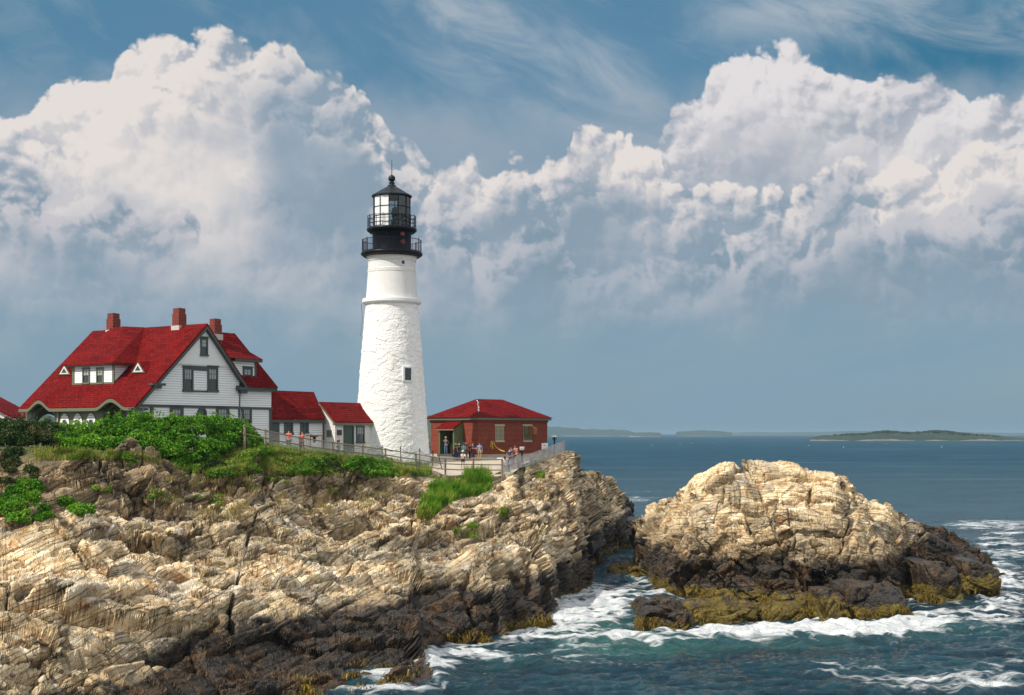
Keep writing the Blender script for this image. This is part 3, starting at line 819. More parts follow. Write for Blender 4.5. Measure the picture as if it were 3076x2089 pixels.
def facet(P, W, amp, seed, wetz, weedz, brown, grass, blurk=16, name='rock', crest=None, rot=None, carve=None, ampf=None, mat=None):
    r, c = P.shape[:2]
    N = grid_normals(blur(P, blurk)); N[N[..., 2] < -.2] *= -1
    flat = P.reshape(-1, 3)
    lo = np.stack([fbm(flat, .07, 3, seed + 200 + k) for k in range(3)], 1) - .5
    d, ck, tone = rock_disp(flat, 1.0, seed, rot=rot, part='big')
    vein = np.zeros(len(flat)); am = np.full(len(flat), amp)
    if ampf is not None: am = amp * ampf(flat)
    cut = np.zeros(len(flat))
    if carve is not None:
        cut, dk, vein = carve(flat); ck = np.maximum(ck, dk)  # dk: shade of clefts and ledges, painted into the crack colour
    dirn = N.reshape(-1, 3) * .8 + np.array([0, -.10, .32]); dirn /= np.linalg.norm(dirn, axis=1)[:, None]
    w = W.reshape(-1)
    Q = flat + dirn * (d * w * am + .05 - cut)[:, None] + lo * (w * .9)[:, None] * np.array([.6, 1, .5])
    dq = np.linalg.norm(np.gradient(Q.reshape(r, c, 3), axis=0), axis=2); dp = np.linalg.norm(np.gradient(P, axis=0), axis=2) + 1e-6
    keep = 1 / (1 + np.clip(dq / dp - 1.6, 0, 9) * 1.2); ck = ck * keep.reshape(-1); tone = tone * keep.reshape(-1)
    G, E_ = resample(Q.reshape(r, c, 3), np.stack([ck, tone, vein, am, w], 1).reshape(r, c, 5))
    ck, tone, vein, am, w = [E_[..., k].reshape(-1) for k in range(5)]
    N = grid_normals(blur(G, 7)); N[N[..., 2] < -.3] *= -1
    dirn = N.reshape(-1, 3) * .9 + np.array([0, -.08, .15]); dirn /= np.linalg.norm(dirn, axis=1)[:, None]
    flat = G.reshape(-1, 3)
    d, ck2, tn2 = rock_disp(flat, 1.0, seed, rot=rot, part='fine')
    ck = np.maximum(ck, ck2); tone = tone + tn2
    Q = flat + dirn * (d * w * am)[:, None]
    if crest is not None:                       # keep the crest of the rock where the survey puts it
        G = Q.reshape(r, c, 3); slope = (G[..., 2] - CH) / G[..., 1]; j = slope.argmax(0); top_ = slope.max(0)
        zt_ = G[j, range(c), 2]; dd_ = G[j, range(c), 1]; need = (crest - top_) * dd_
        need = np.convolve(np.pad(need, 14, mode='edge'), np.ones(29) / 29, 'valid')
        G[..., 2] += need[None] * np.clip(G[..., 2] / np.maximum(zt_, .5)[None], 0, 1.1)
        G[..., 2] = np.minimum(G[..., 2], CH + (crest + 5 / F)[None] * G[..., 1]); Q = G.reshape(-1, 3)
    at_ = np.stack([wetz(Q), weedz(Q), brown(Q), grass(Q, w)], 1)
    me = grid_mesh(name, Q.reshape(r, c, 3), at_)
    k = me.color_attributes.new('k', 'FLOAT_COLOR', 'POINT')
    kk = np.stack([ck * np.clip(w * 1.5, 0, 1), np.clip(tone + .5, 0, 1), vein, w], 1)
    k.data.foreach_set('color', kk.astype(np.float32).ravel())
    return me, Q.reshape(r, c, 3)
sm = lambda x, a, b: np.clip((x - a) / (b - a), 0, 1) ** 2 * (3 - 2 * np.clip((x - a) / (b - a), 0, 1))
def imgX(Q): return Q[:, 0] / Q[:, 1] * F + CX
def imgY(Q): return HY - (Q[:, 2] - CH) / Q[:, 1] * F

def polyd(X, Y, pts):
    """distance in survey pixels to a broken line, and the position along it"""
    best = np.full(len(X), 1e9); 
    for (x0, y0), (x1, y1) in zip(pts[:-1], pts[1:]):
        L2 = (x1 - x0) ** 2 + (y1 - y0) ** 2; t = np.clip(((X - x0) * (x1 - x0) + (Y - y0) * (y1 - y0)) / L2, 0, 1)
        best = np.minimum(best, np.hypot(X - x0 - t * (x1 - x0), Y - y0 - t * (y1 - y0)))
    return best
def groove(flat, specs, seed):
    X, Y = imgX(flat), imgY(flat); n1 = fbm(flat, .5, 3, seed) - .5; n2 = fbm(flat, .5, 3, seed + 7) - .5
    X = X + n1 * 22; Y = Y + n2 * 22; cut = np.zeros(len(X)); dk = np.zeros(len(X))
    for pts, wid, dep, dark in specs:
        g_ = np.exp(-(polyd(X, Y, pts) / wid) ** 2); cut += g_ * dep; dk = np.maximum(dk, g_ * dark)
    return cut, dk
def head_carve(flat):
    cut, dk = groove(flat, (
        ([(768, 1550), (745, 1640), (720, 1740), (700, 1850), (694, 1900)], 4.5, .32, .9), ([(700, 1820), (694, 1905)], 9, 1.0, 1.0),
        ([(-60, 1800), (90, 1795), (230, 1700), (330, 1680), (430, 1655), (540, 1605), (600, 1600)], 15, .65, .8), ([(600, 1600), (520, 1660), (470, 1700), (330, 1740)], 9, .5, .55),
        ([(430, 1995), (560, 1930), (650, 1880)], 12, .7, .7), ([(60, 1790), (100, 1780)], 22, .8, .9), ([(270, 2035), (330, 2020)], 16, .7, .9),
        ([(795, 1420), (790, 1500)], 6, 1.0, .95), ([(1030, 1440), (1028, 1500)], 6, 1.0, .95), ([(300, 1400), (296, 1470)], 5, .8, .9), ([(420, 1380), (440, 1450), (455, 1480)], 6, .7, .9), ([(140, 1480), (300, 1475), (420, 1478)], 8, .7, .7),
        ([(880, 1500), (960, 1490), (1060, 1510), (1130, 1500)], 12, .7, .6), ([(1165, 1500), (1240, 1510)], 10, .7, .7),
        ([(1480, 1640), (1420, 1700), (1380, 1790), (1420, 1870)], 8, .8, .8), ([(1478, 1700), (1476, 1880)], 9, 1.2, 1.0), ([(1700, 1440), (1640, 1600), (1640, 1700)], 7, .5, .5),
        ([(950, 1690), (800, 1790), (720, 1830)], 3.5, .22, .7), ([(1240, 1610), (1060, 1700), (930, 1830)], 3.5, .22, .8), ([(1060, 1640), (880, 1760)], 3, .16, .6)), 901)
    X, Y = imgX(flat), imgY(flat)
    v = np.exp(-(polyd(X + (fbm(flat, 2, 2, 5) - .5) * 8, Y, [(741, 1640), (728, 1690), (712, 1745), (704, 1780)]) / 2.6) ** 2)
    v = np.maximum(v, .7 * np.exp(-(polyd(X + (fbm(flat, 2, 2, 5) - .5) * 18, Y, [(470, 1510), (455, 1560), (300, 1640)]) / 2.6) ** 2))
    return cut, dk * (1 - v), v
def head_amp(flat):
    X, Y = imgX(flat), imgY(flat)
    up = sm(flat[:, 2], 7.2, 8.4) * (1 - sm(flat[:, 2], 10.4, 11)) * (1 - sm(X, 1240, 1340))
    slab = np.exp(-(((X - 950) / 330) ** 2 + ((Y - 1720) / 120) ** 2))
    return 1.05 + .55 * up - .42 * slab
def isl_carve(flat):
    cut, dk = groove(flat, (([(2062, 1520), (2052, 1560), (2030, 1660), (2005, 1790)], 9, 1.1, .9), ([(2085, 1575), (2160, 1590), (2250, 1510), (2330, 1500), (2430, 1520), (2540, 1540)], 9, .65, .7),
        ([(2230, 1690), (2330, 1660), (2450, 1650), (2540, 1690)], 26, .9, .5), ([(2185, 1440), (2172, 1500)], 6, .5, .6), ([(2430, 1450), (2425, 1500), (2550, 1530)], 7, .7, .7), ([(2260, 1440), (2410, 1440)], 5, .4, .6),
        ([(2725, 1560), (2740, 1660), (2720, 1790)], 8, .3, .5), ([(2600, 1640), (2580, 1760)], 8, .6, .6), ([(2880, 1640), (2870, 1790)], 7, .7, .8), ([(2100, 1640), (2300, 1720), (2500, 1740)], 10, .5, .5)), 931)
    return cut, dk, np.zeros(len(flat))
cols = np.concatenate([np.linspace(-1300, -60, 130)[:-1], np.linspace(-60, 1975, 1000)])
P, W, _ = loft(HEAD, cols, 900)
head_me, HQ = facet(P, W, 1.2, 3, carve=head_carve, ampf=head_amp,
    wetz=lambda Q: 1 - sm(Q[:, 2], .9 + 1.1 * sm(imgX(Q), 380, 700), 2.7 + 1.2 * sm(imgX(Q), 380, 700) + .0 * 1.6 * sm(imgX(Q), 1300, 1600)) + .6 * sm(imgX(Q), 1850, 1885),
    weedz=lambda Q: (1 - sm(Q[:, 2], .1, 1.3)) * (.45 + .5 * sm(imgX(Q), 1230, 1700)),
    brown=lambda Q: .02 + .66 * sm(Q[:, 2], 6.8, 8.6) * (1 - sm(imgX(Q), 1120, 1280)) + .5 * (1 - sm(Q[:, 2], 2.6, 4.4)) * .6,
    grass=lambda Q, w: (1 - w) * .9 * (1 - sm(imgX(Q), 1660, 1700)) * (Q[:, 1] > 70), name='headland')
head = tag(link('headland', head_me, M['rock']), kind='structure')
bvh_src = [tuple(v) for v in HQ.reshape(-1, 3)]
def bvh_of(Q):
    r, c = Q.shape[:2]; i = np.arange(r * c).reshape(r, c)
    q = np.stack([i[:-1, :-1], i[:-1, 1:], i[1:, 1:], i[1:, :-1]], -1).reshape(-1, 4)
    return BVHTree.FromPolygons(Q.reshape(-1, 3).tolist(), q.tolist())
HB = bvh_of(HQ)
def ground(x, y, top=40):
    h = HB.ray_cast(Vector((x, y, top)), Vector((0, 0, -1)))
    return h[0].z if h[0] else 9.5
def see(X, Y):
    """the point of the headland seen along a photo pixel"""
    v = Vector(((X - CX) / F, 1, -(Y - HY) / F)).normalized()
    h = HB.ray_cast(Vector((0, 0, CH)), v)
    return h[0]

# ------------------------------------------------------------------ the rock island
ISL = [(1908, 1690, 1680, 116, 0), (1920, 1700, 1640, 116, 1), (1932, 1730, 1572, 116, 1), (1950, 1755, 1540, 114, 1), (1990, 1788, 1500, 110, 1), (2047, 1802, 1492, 107, 1), (2083, 1810, 1456, 105, 1), (2105, 1815, 1427, 104, 1),
       (2135, 1818, 1416, 103, 1), (2172, 1822, 1391, 103, 1), (2250, 1828, 1385, 103, 1), (2372, 1834, 1387, 103, 1), (2412, 1836, 1410, 103, 1), (2497, 1838, 1420, 103, 1), (2549, 1838, 1478, 103, 1),
       (2600, 1832, 1505, 104, 1), (2646, 1822, 1508, 105, 1), (2720, 1806, 1553, 106, 1), (2766, 1796, 1574, 107, 1), (2823, 1786, 1582, 108, 1), (2897, 1776, 1628, 109, 1), (2960, 1758, 1676, 108, 1), (2992, 1748, 1745, 104, 1), (3030, 1740, 1730, 112, 0)]
ik = {}
for X, Yw, Yc, dc, on in ISL:
    dw = CH * F / (Yw - HY); zc = CH - (Yc - HY) / F * dc
    if not on: zc = -1.0
    pts = []
    for i in range(10):
        t = (i / 9) ** 1.15
        d = dw + (dc - dw) * t
        z = zc * (1 - (1 - t) ** 1.9)
        # a bench of low ledges at the foot, then the wall
        z = z * (.35 + .65 * min(1, t / .28)) if t < .28 else z
        pts.append((HY + (CH - z) / d * F, d))
    ik[X] = (pts, [(dc + 5, zc * .86), (dc + 11, zc * .45), (dc + 17, -1.5)])
cols = np.linspace(1908, 3030, 660)
P, W, _ = loft(ik, cols, 620, (4, -2.0), [1] * 13)
icrest = -(np.interp(cols, [q[0] for q in ISL], [q[2] for q in ISL]) - HY) / F
isl_me, IQ = facet(P, W * np.interp(cols, [1908, 1920, 1945, 2980, 3030], [0, .5, 1, 1, .4])[None], 1.5, 21,
    wetz=lambda Q: 1 - sm(Q[:, 2], 2.2, 4.3) + sm(imgX(Q), 2700, 2820) * (1 - sm(Q[:, 2], 3.8, 6.5)) * .9,
    weedz=lambda Q: (1 - sm(Q[:, 2], .3, 2.1)) * .92,
    brown=lambda Q: .04 + .55 * (1 - sm(Q[:, 2], 4.2, 6.5)),
    grass=lambda Q, w: np.zeros(len(Q)), name='rock_island', crest=icrest, rot=ROT_I, carve=isl_carve)
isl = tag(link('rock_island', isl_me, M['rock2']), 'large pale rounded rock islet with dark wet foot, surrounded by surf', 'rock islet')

# ------------------------------------------------------------------ low weed-covered boulders standing in the surf
def boulder(X0, X1, Yt, Yb, depth_len, label, seed, tilt=(0, 0), weed=1.6, wet=9):
    d = CH * F / (Yb - HY) + .4
    cx = (X0 + X1) / 2; w = (X1 - X0) / F * d / 2
    top = CH - (Yt - HY) / F * (d + depth_len * .5)
    h = top * 1.25
    n, m = 110, 150
    th = np.linspace(-.45 * np.pi, .5 * np.pi, n)[:, None]; ph = np.linspace(0, 2 * np.pi, m)[None, :]
    e = .48
    sp = lambda v: np.sign(v) * np.abs(v) ** e
    x = sp(np.cos(th)) * sp(np.cos(ph)); y = sp(np.cos(th)) * sp(np.sin(ph)); z = sp(np.sin(th)) + 0 * ph
    c = np.array([(cx - CX) / F * d, d + depth_len * .5, -.2])
    L = np.stack([x * w, y * depth_len * .55, np.where(z > 0, z * h * .98, z * 1.2)], -1)
    L[..., 2] += np.where(z > 0, (tilt[0] * x + tilt[1] * y) * h * .45, 0)
    P = L + c
    flat = P.reshape(-1, 3)
    dd, ck, tone = rock_disp(flat, .8, seed, octs=((3.2, .55), (1.3, .30), (.5, .12)))
    N = L.reshape(-1, 3) / np.array([w, depth_len * .55, h]); N /= np.maximum(1e-6, np.linalg.norm(N, axis=1))[:, None]
    Q = flat + N * (dd - .12)[:, None]
    Q[:, 2] = np.minimum(Q[:, 2], top + .12)
    me = grid_mesh('boulder', Q.reshape(n, m, 3)[::1], np.stack([np.ones(len(Q)) * (1 - sm(Q[:, 2], wet - 1, wet)), (1 - sm(Q[:, 2], weed - .9, weed + .5)) * .95, .3 + 0 * Q[:, 2], 0 * Q[:, 2]], 1))
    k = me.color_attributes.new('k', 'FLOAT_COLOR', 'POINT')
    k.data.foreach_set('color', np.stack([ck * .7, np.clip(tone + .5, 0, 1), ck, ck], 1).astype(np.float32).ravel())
    o = bpy.data.objects.new('boulder', me); COL.objects.link(o); me.materials.append(M['rock'])
    loc = Vector((float(c[0]), float(c[1]), 0.0)); me.transform(Matrix.Translation(-loc)); o.location = loc
    tag(o, label, 'boulder', 'low boulders standing in the surf')
    return o
boulder(1925, 2085, 1806, 1900, 8, 'dark flat-topped boulder in the surf at the front left foot of the rock islet', 31, (.1, 0), .9)
boulder(2470, 2556, 1778, 1888, 5, 'upright block with yellow weedy front face in the surf below the rock islet', 32, (-.1, .1), 2.0)
boulder(2552, 2770, 1758, 1872, 6, 'long sloping blue-black boulder with yellow weed band in front of the rock islet', 33, (-.55, .15), 1.2)
boulder(2300, 2440, 1815, 1872, 4, 'low weed-draped ledge boulder in the foam at the centre of the islet front', 34, (0, .1), 1.5)
boulder(2060, 2300, 1806, 1876, 6, 'brown broken ledge boulder between the dark flat boulder and the weed-draped ledge', 35, (0, .1), 1.3)
boulder(2775, 2905, 1690, 1822, 7, 'steep dark slab boulder with a weedy foot at the right side of the islet', 36, (-.2, .1), 1.6)
boulder(2888, 3008, 1680, 1800, 7, 'rounded dark boulder with golden weedy face at the far right end of the islet', 37, (-.45, .1), 1.9)
boulder(1846, 1958, 1566, 1652, 14, 'dark wet ledge closing the far end of the channel between headland and islet', 41, (-.1, .5), .5)
boulder(1690, 1800, 1752, 1782, 7, 'low brown weed-covered ledge in the channel next to the headland', 42, (0, .1), 3)
boulder(1846, 1935, 1700, 1745, 9, 'low golden weed-covered ledge in the channel next to the islet', 43, (.3, .1), 3)
boulder(1372, 1470, 1872, 1940, 4, 'square block with bright yellow weed face in the surf below the headland', 38, (0, .1), 1.9)
boulder(1480, 1650, 1800, 1890, 5, 'sloping weed-covered boulder beside the channel mouth under the headland cliff', 39, (-.5, .1), .9)

def weed_fringe():
    """hanging rockweed: short drooping straps on the lowest rock"""
    g = np.random.default_rng(3); pts = []
    for Q, n in ((HQ, 5000), (IQ, 7000)):
        q = Q.reshape(-1, 3); m = (q[:, 2] > .05) & (q[:, 2] < .75) & (q[:, 1] < 150) & (imgX(q) > 900)
        q = q[m]; k = fbm(q, .8, 3, 44); q = q[k > .52]
        if len(q): pts.append(q[g.integers(0, len(q), n)] + g.normal(size=(n, 3)) * .08)
    for o in bpy.data.objects:
        if o.name.startswith('boulder'):
            co = np.empty(len(o.data.vertices) * 3); o.data.vertices.foreach_get('co', co); q = co.reshape(-1, 3) + np.array(o.location)
            q = q[(q[:, 2] > .05) & (q[:, 2] < .8)]; k = fbm(q, .8, 3, 44); q = q[k > .5]
            if len(q): pts.append(q[g.integers(0, len(q), 700)] + g.normal(size=(700, 3)) * .05)
    p = np.concatenate(pts); n = len(p)
    l = g.uniform(.10, .34, n)[:, None]; out = np.stack([g.normal(size=n) * .35, -abs(g.normal(size=n)) * .5 - .15, np.full(n, -.75)], 1); out /= np.linalg.norm(out, axis=1)[:, None]
    s_ = np.cross(out, g.normal(size=(n, 3))); s_ /= np.linalg.norm(s_, axis=1)[:, None]; w = g.uniform(.012, .032, n)[:, None]
    o0 = np.array([0, -.06, .05])
    V = np.stack([p - s_ * w + o0, p + s_ * w + o0, p + out * l + s_ * w * .7 + o0, p + out * l - s_ * w * .7 + o0], 1)
    me = bpy.data.meshes.new('seaweed'); me.vertices.add(n * 4); me.vertices.foreach_set('co', V.reshape(-1).astype(np.float32))
    quads_into(me, np.arange(n * 4).reshape(n, 4), np.repeat(g.random((n, 1, 4)), 4, 1).reshape(-1, 4))
    tag(link('seaweed', me, M['weed']), 'golden brown rockweed hanging from the lowest wet ledges', 'seaweed', kind='stuff')
weed_fringe()
# ------------------------------------------------------------------ sea
def make_sea():
    d1 = np.concatenate([np.geomspace(6, 48, 40)[:-1], np.geomspace(48, 210, 620)[:-1], np.geomspace(210, 17500, 150)])
    t1 = np.concatenate([np.linspace(-2.6, -.42, 40)[:-1], np.linspace(-.42, .42, 900)[:-1], np.linspace(.42, 2.6, 40)])
    D, T = np.meshgrid(d1, t1, indexing='ij')
    P = np.stack([T * D, D, np.zeros_like(D)], -1)
    P[..., 0] = np.clip(P[..., 0], -9000, 9000)
    flat = P.reshape(-1, 3)
    near = 1 - sm(flat[:, 1], 95, 208)
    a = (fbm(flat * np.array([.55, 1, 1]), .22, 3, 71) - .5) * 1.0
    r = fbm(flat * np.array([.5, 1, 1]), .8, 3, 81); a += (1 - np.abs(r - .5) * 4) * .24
    b = fbm(flat * np.array([.6, 1, 1]), 2.2, 2, 91); a += (b - .5) * .16
    inside = (np.abs(flat[:, 0] / flat[:, 1]) < .43) & (flat[:, 1] > 46)
    flat[:, 2] = a * near * inside
    # foam: surf close to rock, and drifting rafts
    X = imgX(flat); Y = HY + CH * F / flat[:, 1]
    foam = np.zeros(len(flat)); green = np.zeros(len(flat))
    def patch(x, y, rx, ry, k, rot=0):
        dx = (X - x); dy = (Y - y); c_, s_ = math.cos(rot), math.sin(rot)
        u = (dx * c_ + dy * s_) / rx; v = (-dx * s_ + dy * c_) / ry
        return k * np.exp(-(u * u + v * v))
    for q in ((1760, 1860, 150, 50, .62), (1850, 1800, 110, 60, .50), (1640, 1920, 130, 35, .40), (1900, 1930, 180, 30, .5), (2150, 1905, 200, 24, .75), (2400, 1905, 230, 26, .85),
              (2650, 1900, 200, 26, .75), (2850, 1860, 180, 40, .62), (3040, 1800, 120, 100, .55), (3000, 1640, 110, 50, .50), (3080, 1580, 150, 30, .36), (2900, 1575, 110, 16, .4), (1980, 1570, 120, 24, .45), (1900, 1500, 80, 20, .45),
              (1420, 1975, 120, 28, .42), (1290, 2000, 70, 50, .36), (1700, 1990, 300, 30, .26), (2600, 2050, 260, 26, .42, .12), (2950, 2060, 220, 40, .50, -.1), (2000, 2010, 240, 26, .22, .05), (3050, 1980, 90, 26, .36),
              (2270, 1980, 220, 20, .26, .08), (2850, 1960, 200, 18, .2), (1500, 2060, 200, 24, .2)):
        foam += patch(*q)
    for q in ((1760, 1880, 170, 70, 1.0), (1900, 1950, 200, 40, .9), (2300, 1935, 400, 30, .7), (1500, 2000, 260, 60, .45), (2800, 1890, 260, 50, .7)):
        green += patch(*q)
    # a bright fringe wherever the water touches the islet or the headland
    pts = []
    for Q in (HQ, IQ):
        z = Q[..., 2]; cr = np.argwhere((z[:-1] < .1) & (z[1:] >= .1))
        pts.append(Q[cr[:, 0], cr[:, 1]][:, :2])
    pts = np.concatenate(pts); pts = pts[(pts[:, 1] > 55)]
    cs = .5
    key = set(map(tuple, np.floor(pts / cs).astype(int)))
    ext = np.zeros(len(flat))
    kx = np.array(sorted(key)) * cs + cs / 2
    sel = np.where((flat[:, 1] < 200) & inside & (flat[:, 1] > 55))[0]
    # coarse raster distance field
    x0, y0 = -30, 50; nx, ny = 200, 260
    gx, gy = np.meshgrid(x0 + np.arange(nx) * .5, y0 + np.arange(ny) * .5, indexing='ij')
    dist = np.full(gx.shape, 99.)
    for kxy in kx: dist = np.minimum(dist, np.hypot(gx - kxy[0], gy - kxy[1]))
    ii = np.clip(((flat[sel, 0] - x0) / .5), 0, nx - 1.01); jj = np.clip(((flat[sel, 1] - y0) / .5), 0, ny - 1.01)
    i0 = ii.astype(int); j0 = jj.astype(int); fi = ii - i0; fj = jj - j0
    dd = dist[i0, j0] * (1 - fi) * (1 - fj) + dist[i0 + 1, j0] * fi * (1 - fj) + dist[i0, j0 + 1] * (1 - fi) * fj + dist[i0 + 1, j0 + 1] * fi * fj
    ext[sel] = np.exp(-(dd / 1.6) ** 2) * .42
    calm = patch(1840, 1690, 90, 45, 1.0)
    foam = (foam + ext) * (1 - np.clip(calm * 1.3, 0, 1)) 
    flat[:, 2] += np.clip(foam, 0, 1) * (fbm(flat, .9, 3, 99) - .3) * 1.0 * inside * near
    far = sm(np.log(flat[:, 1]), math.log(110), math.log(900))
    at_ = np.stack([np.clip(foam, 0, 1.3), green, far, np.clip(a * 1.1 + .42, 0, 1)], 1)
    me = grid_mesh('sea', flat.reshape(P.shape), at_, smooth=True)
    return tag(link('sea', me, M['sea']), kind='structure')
sea = make_sea()
# ------------------------------------------------------------------ buildings
Z = Vector((0, 0, 1))
class Wall:
    """a vertical plane: origin O, level direction r (to the right in view), normal n (outward)"""
    def __init__(s, O, r, n): s.O, s.r, s.n = Vector((O[0], O[1], 0)), Vector(r).normalized(), Vector(n).normalized()
    def P(s, a, z, off=0): return s.O + s.r * a + s.n * off + Z * z
    def hit(s, X, Y, off=0):
        v = Vector(((X - CX) / F, 1, -(Y - HY) / F)); o = Vector((0, 0, CH))
        t = (s.O + s.n * off - o).dot(s.n) / v.dot(s.n)
        return o + v * t
    def az(s, X, Y, off=0):
        p = s.hit(X, Y, off); return (p - s.O).dot(s.r), p.z
    def shift(s, off): return Wall(s.O + s.n * off, s.r, s.n)
    def box(s, mb, a0, a1, z0, z1, o0, o1):
        mb.box(s.P(a0, z0, o0), s.r * (a1 - a0), Z * (z1 - z0), s.n * (o1 - o0))
    def rect(s, X0, Y0, X1, Y1, off=0):
        a0, _ = s.az(X0, (Y0 + Y1) / 2, off); a1, _ = s.az(X1, (Y0 + Y1) / 2, off)
        Xm = (X0 + X1) / 2
        return a0, a1, s.az(Xm, Y1, off)[1], s.az(Xm, Y0, off)[1]

def hit_plane(X, Y, p0, n):
    v = Vector(((X - CX) / F, 1, -(Y - HY) / F)); o = Vector((0, 0, CH))
    return o + v * ((p0 - o).dot(n) / v.dot(n))

def window(par, W, a0, a1, z0, z1, cas=.14, head=.0, cols=2, rows=4, frame='trim', sash='trim', name='window', off=0, curtain=True, label=None):
    """casing (the window itself), sash bars and pane; the rectangle is the outer edge of the casing"""
    c = MB()
    W.box(c, a0, a0 + cas, z0, z1, off, off + .07); W.box(c, a1 - cas, a1, z0, z1, off, off + .07)
    W.box(c, a0 + cas, a1 - cas, z1 - cas - head, z1, off, off + .07); W.box(c, a0 - .05, a1 + .05, z0 - .06, z0 + cas * .6, off, off + .11)
    if head: W.box(c, a0 - .06, a1 + .06, z1, z1 + .07, off, off + .14)
    fr = c.build(name, M[frame], par)
    if label: fr['label'] = label
    x0, x1, y0, y1 = a0 + cas, a1 - cas, z0 + cas * .6, z1 - cas - head
    s = MB(); t = .035
    ym = (y0 + y1) / 2
    W.box(s, x0, x0 + t, y0, y1, off + .02, off + .055); W.box(s, x1 - t, x1, y0, y1, off + .02, off + .055)
    W.box(s, x0 + t, x1 - t, y0, y0 + t, off + .02, off + .055); W.box(s, x0 + t, x1 - t, y1 - t, y1, off + .02, off + .055)
    W.box(s, x0 + t, x1 - t, ym - t * .7, ym + t * .7, off + .02, off + .06)
    for k in range(1, cols):
        x = x0 + (x1 - x0) * k / cols; W.box(s, x - .012, x + .012, ym + t, y1 - t, off + .02, off + .045)
    for k in range(1, max(2, rows // 2)):
        y = ym + (y1 - ym) * k / max(2, rows // 2); W.box(s, x0 + t, x1 - t, y - .012, y + .012, off + .021, off + .043)
    s.build('sash', M[sash], fr)
    g = MB(); W.box(g, x0, x1, y0, y1, off + .002, off + .018); g.build('pane', M['glass'], fr)
    if curtain:
        q = MB(); W.box(q, x0 + .04, x1 - .04, y0 + (y1 - y0) * .5, y1, off + .018, off + .020); q.build('blind', M['curtain'], fr)
    return fr

# ================================================================== keepers' house
uH = Vector((.56, .83, 0)).normalized(); vH = Vector((-.83, .56, 0)).normalized()
nA = Vector((uH.y, -uH.x, 0)); nB = -uH
C0 = at(406.7, 1216, 90.0); C0.z = 0
WA = Wall(C0, uH, nA)                 # plane of the gable rake
WB = Wall(C0, -vH, nB)                # plane of the porch eave (a runs right to left as negative)
ZE = 13.9
tR, zR = WA.az(622.8, 972); tJ, zJ = WA.az(526.7, 1088); tBk, zBk = WA.az(743.6, 1156)
sl = (zR - ZE) / tR; slB = (zR - zBk) / (tBk - tR)
sL = -WB.az(58.9, 1216)[0]
GZ = 10.6
def HL(s_, t_, z): return C0 + vH * s_ + uH * t_ + Z * z       # house-local point
house = thing('keepers_house', 'large white clapboard house with red gable roof, dark green trim and three brick chimneys', 'house', tuple(HL(5, 5, GZ)))
def roof_z(t_): return ZE + sl * t_ if t_ <= tR else zR - slB * (t_ - tR)
# main roof: two slopes, with eyebrow swells over the porch arches
arch_s = [-WB.az((225 + 385) / 2 / 2.582, 1216)[0], -WB.az(862 / 2.582, 1216)[0]]
def brow(s_, t_):
    b = 0
    for a_, w_ in zip(arch_s, (1.35, 1.6)):
        x = abs(s_ - a_) / w_
        if x < 1: b += .60 * (.5 + .5 * math.cos(math.pi * x)) ** .9
    return b * max(0, 1 - t_ / 2.4) ** 1.5
r = MB(); ns = 120; ts = [-.08, .1, .3, .6, 1.0, 1.5, 2.0, 2.5, 3.4, tR]
r_s = np.linspace(-.02, sL, ns)
for top in (1,):
    vs = [HL(s_, t_, ZE + sl * t_ + brow(s_, t_)) for t_ in ts for s_ in r_s]
    vs += [HL(s_, t_, ZE + sl * t_ + brow(s_, t_) - .16) for t_ in ts for s_ in r_s]
    K = ns * len(ts); fs = []
    for i in range(len(ts) - 1):
        for j in range(ns - 1):
            a = i * ns + j
            fs.append((a, a + ns, a + ns + 1, a + 1)); fs.append((K + a, K + a + 1, K + a + ns + 1, K + a + ns))
    for j in range(ns - 1): fs.append((j, j + 1, K + j + 1, K + j))
    for i in range(len(ts) - 1):
        a = i * ns; b = a + ns - 1
        fs.append((a, K + a, K + a + ns, a + ns)); fs.append((b, b + ns, K + b + ns, K + b))
    r.add(vs, fs)
r.ext([HL(-.02, tR, zR), HL(sL, tR, zR), HL(sL, tBk, zBk), HL(-.02, tBk, zBk)], (0, 0, -.16))
roof = r.build('roof', M['shingle'], house)
# green rake boards and eave fascia
t = MB()
def rake(a, b, w_=.26, o0=-.30, o1=.03):
    A_, B_ = WA.P(a[0], a[1] - .17), WA.P(b[0], b[1] - .17)
    t.ext([A_ + nA * o1, B_ + nA * o1, B_ + nA * o1 - Z * w_, A_ + nA * o1 - Z * w_], nA * (o0 - o1))
rake((-.1, ZE - .1 * sl), (tR, zR)); rake((tR, zR), (tBk, zBk))
WA.box(t, -.35, 1.1, ZE - .34, ZE - .18, -.30, .02)            # return of the eave
a_, z_ = WA.az(1240 / 2.582, 850 + 782 / 2.582)
WA.box(t, a_ - .7, a_ + .5, z_ - .12, z_ + .02, -.3, .06); WA.box(t, a_ - .55, a_ + .2, z_ - .34, z_ - .12, -.3, -.05)
WA.box(t, tBk - .9, tBk + .12, zBk - .42, zBk - .2, -.3, .08); WA.box(t, tBk - .65, tBk, zBk - .65, zBk - .42, -.3, .0)
t.build('rake_board', M['trim'], house)
t = MB()
vs = []; 
es = np.linspace(-.02, sL, 120)
for s_ in es: vs += [HL(s_, -.10, ZE - .15 + brow(s_, 0)), HL(s_, -.10, ZE - .36 + brow(s_, 0) * .97), HL(s_, .16, ZE - .36 + brow(s_, 0) * .97), HL(s_, .16, ZE - .1 + brow(s_, 0))]
fs = []
for j in range(119):
    for k in range(4):
        k2 = (k + 1) % 4; fs.append((j * 4 + k, j * 4 + k2, j * 4 + 4 + k2, j * 4 + 4 + k))
t.add(vs, fs); t.build('eave_fascia', M['otrim'], house)
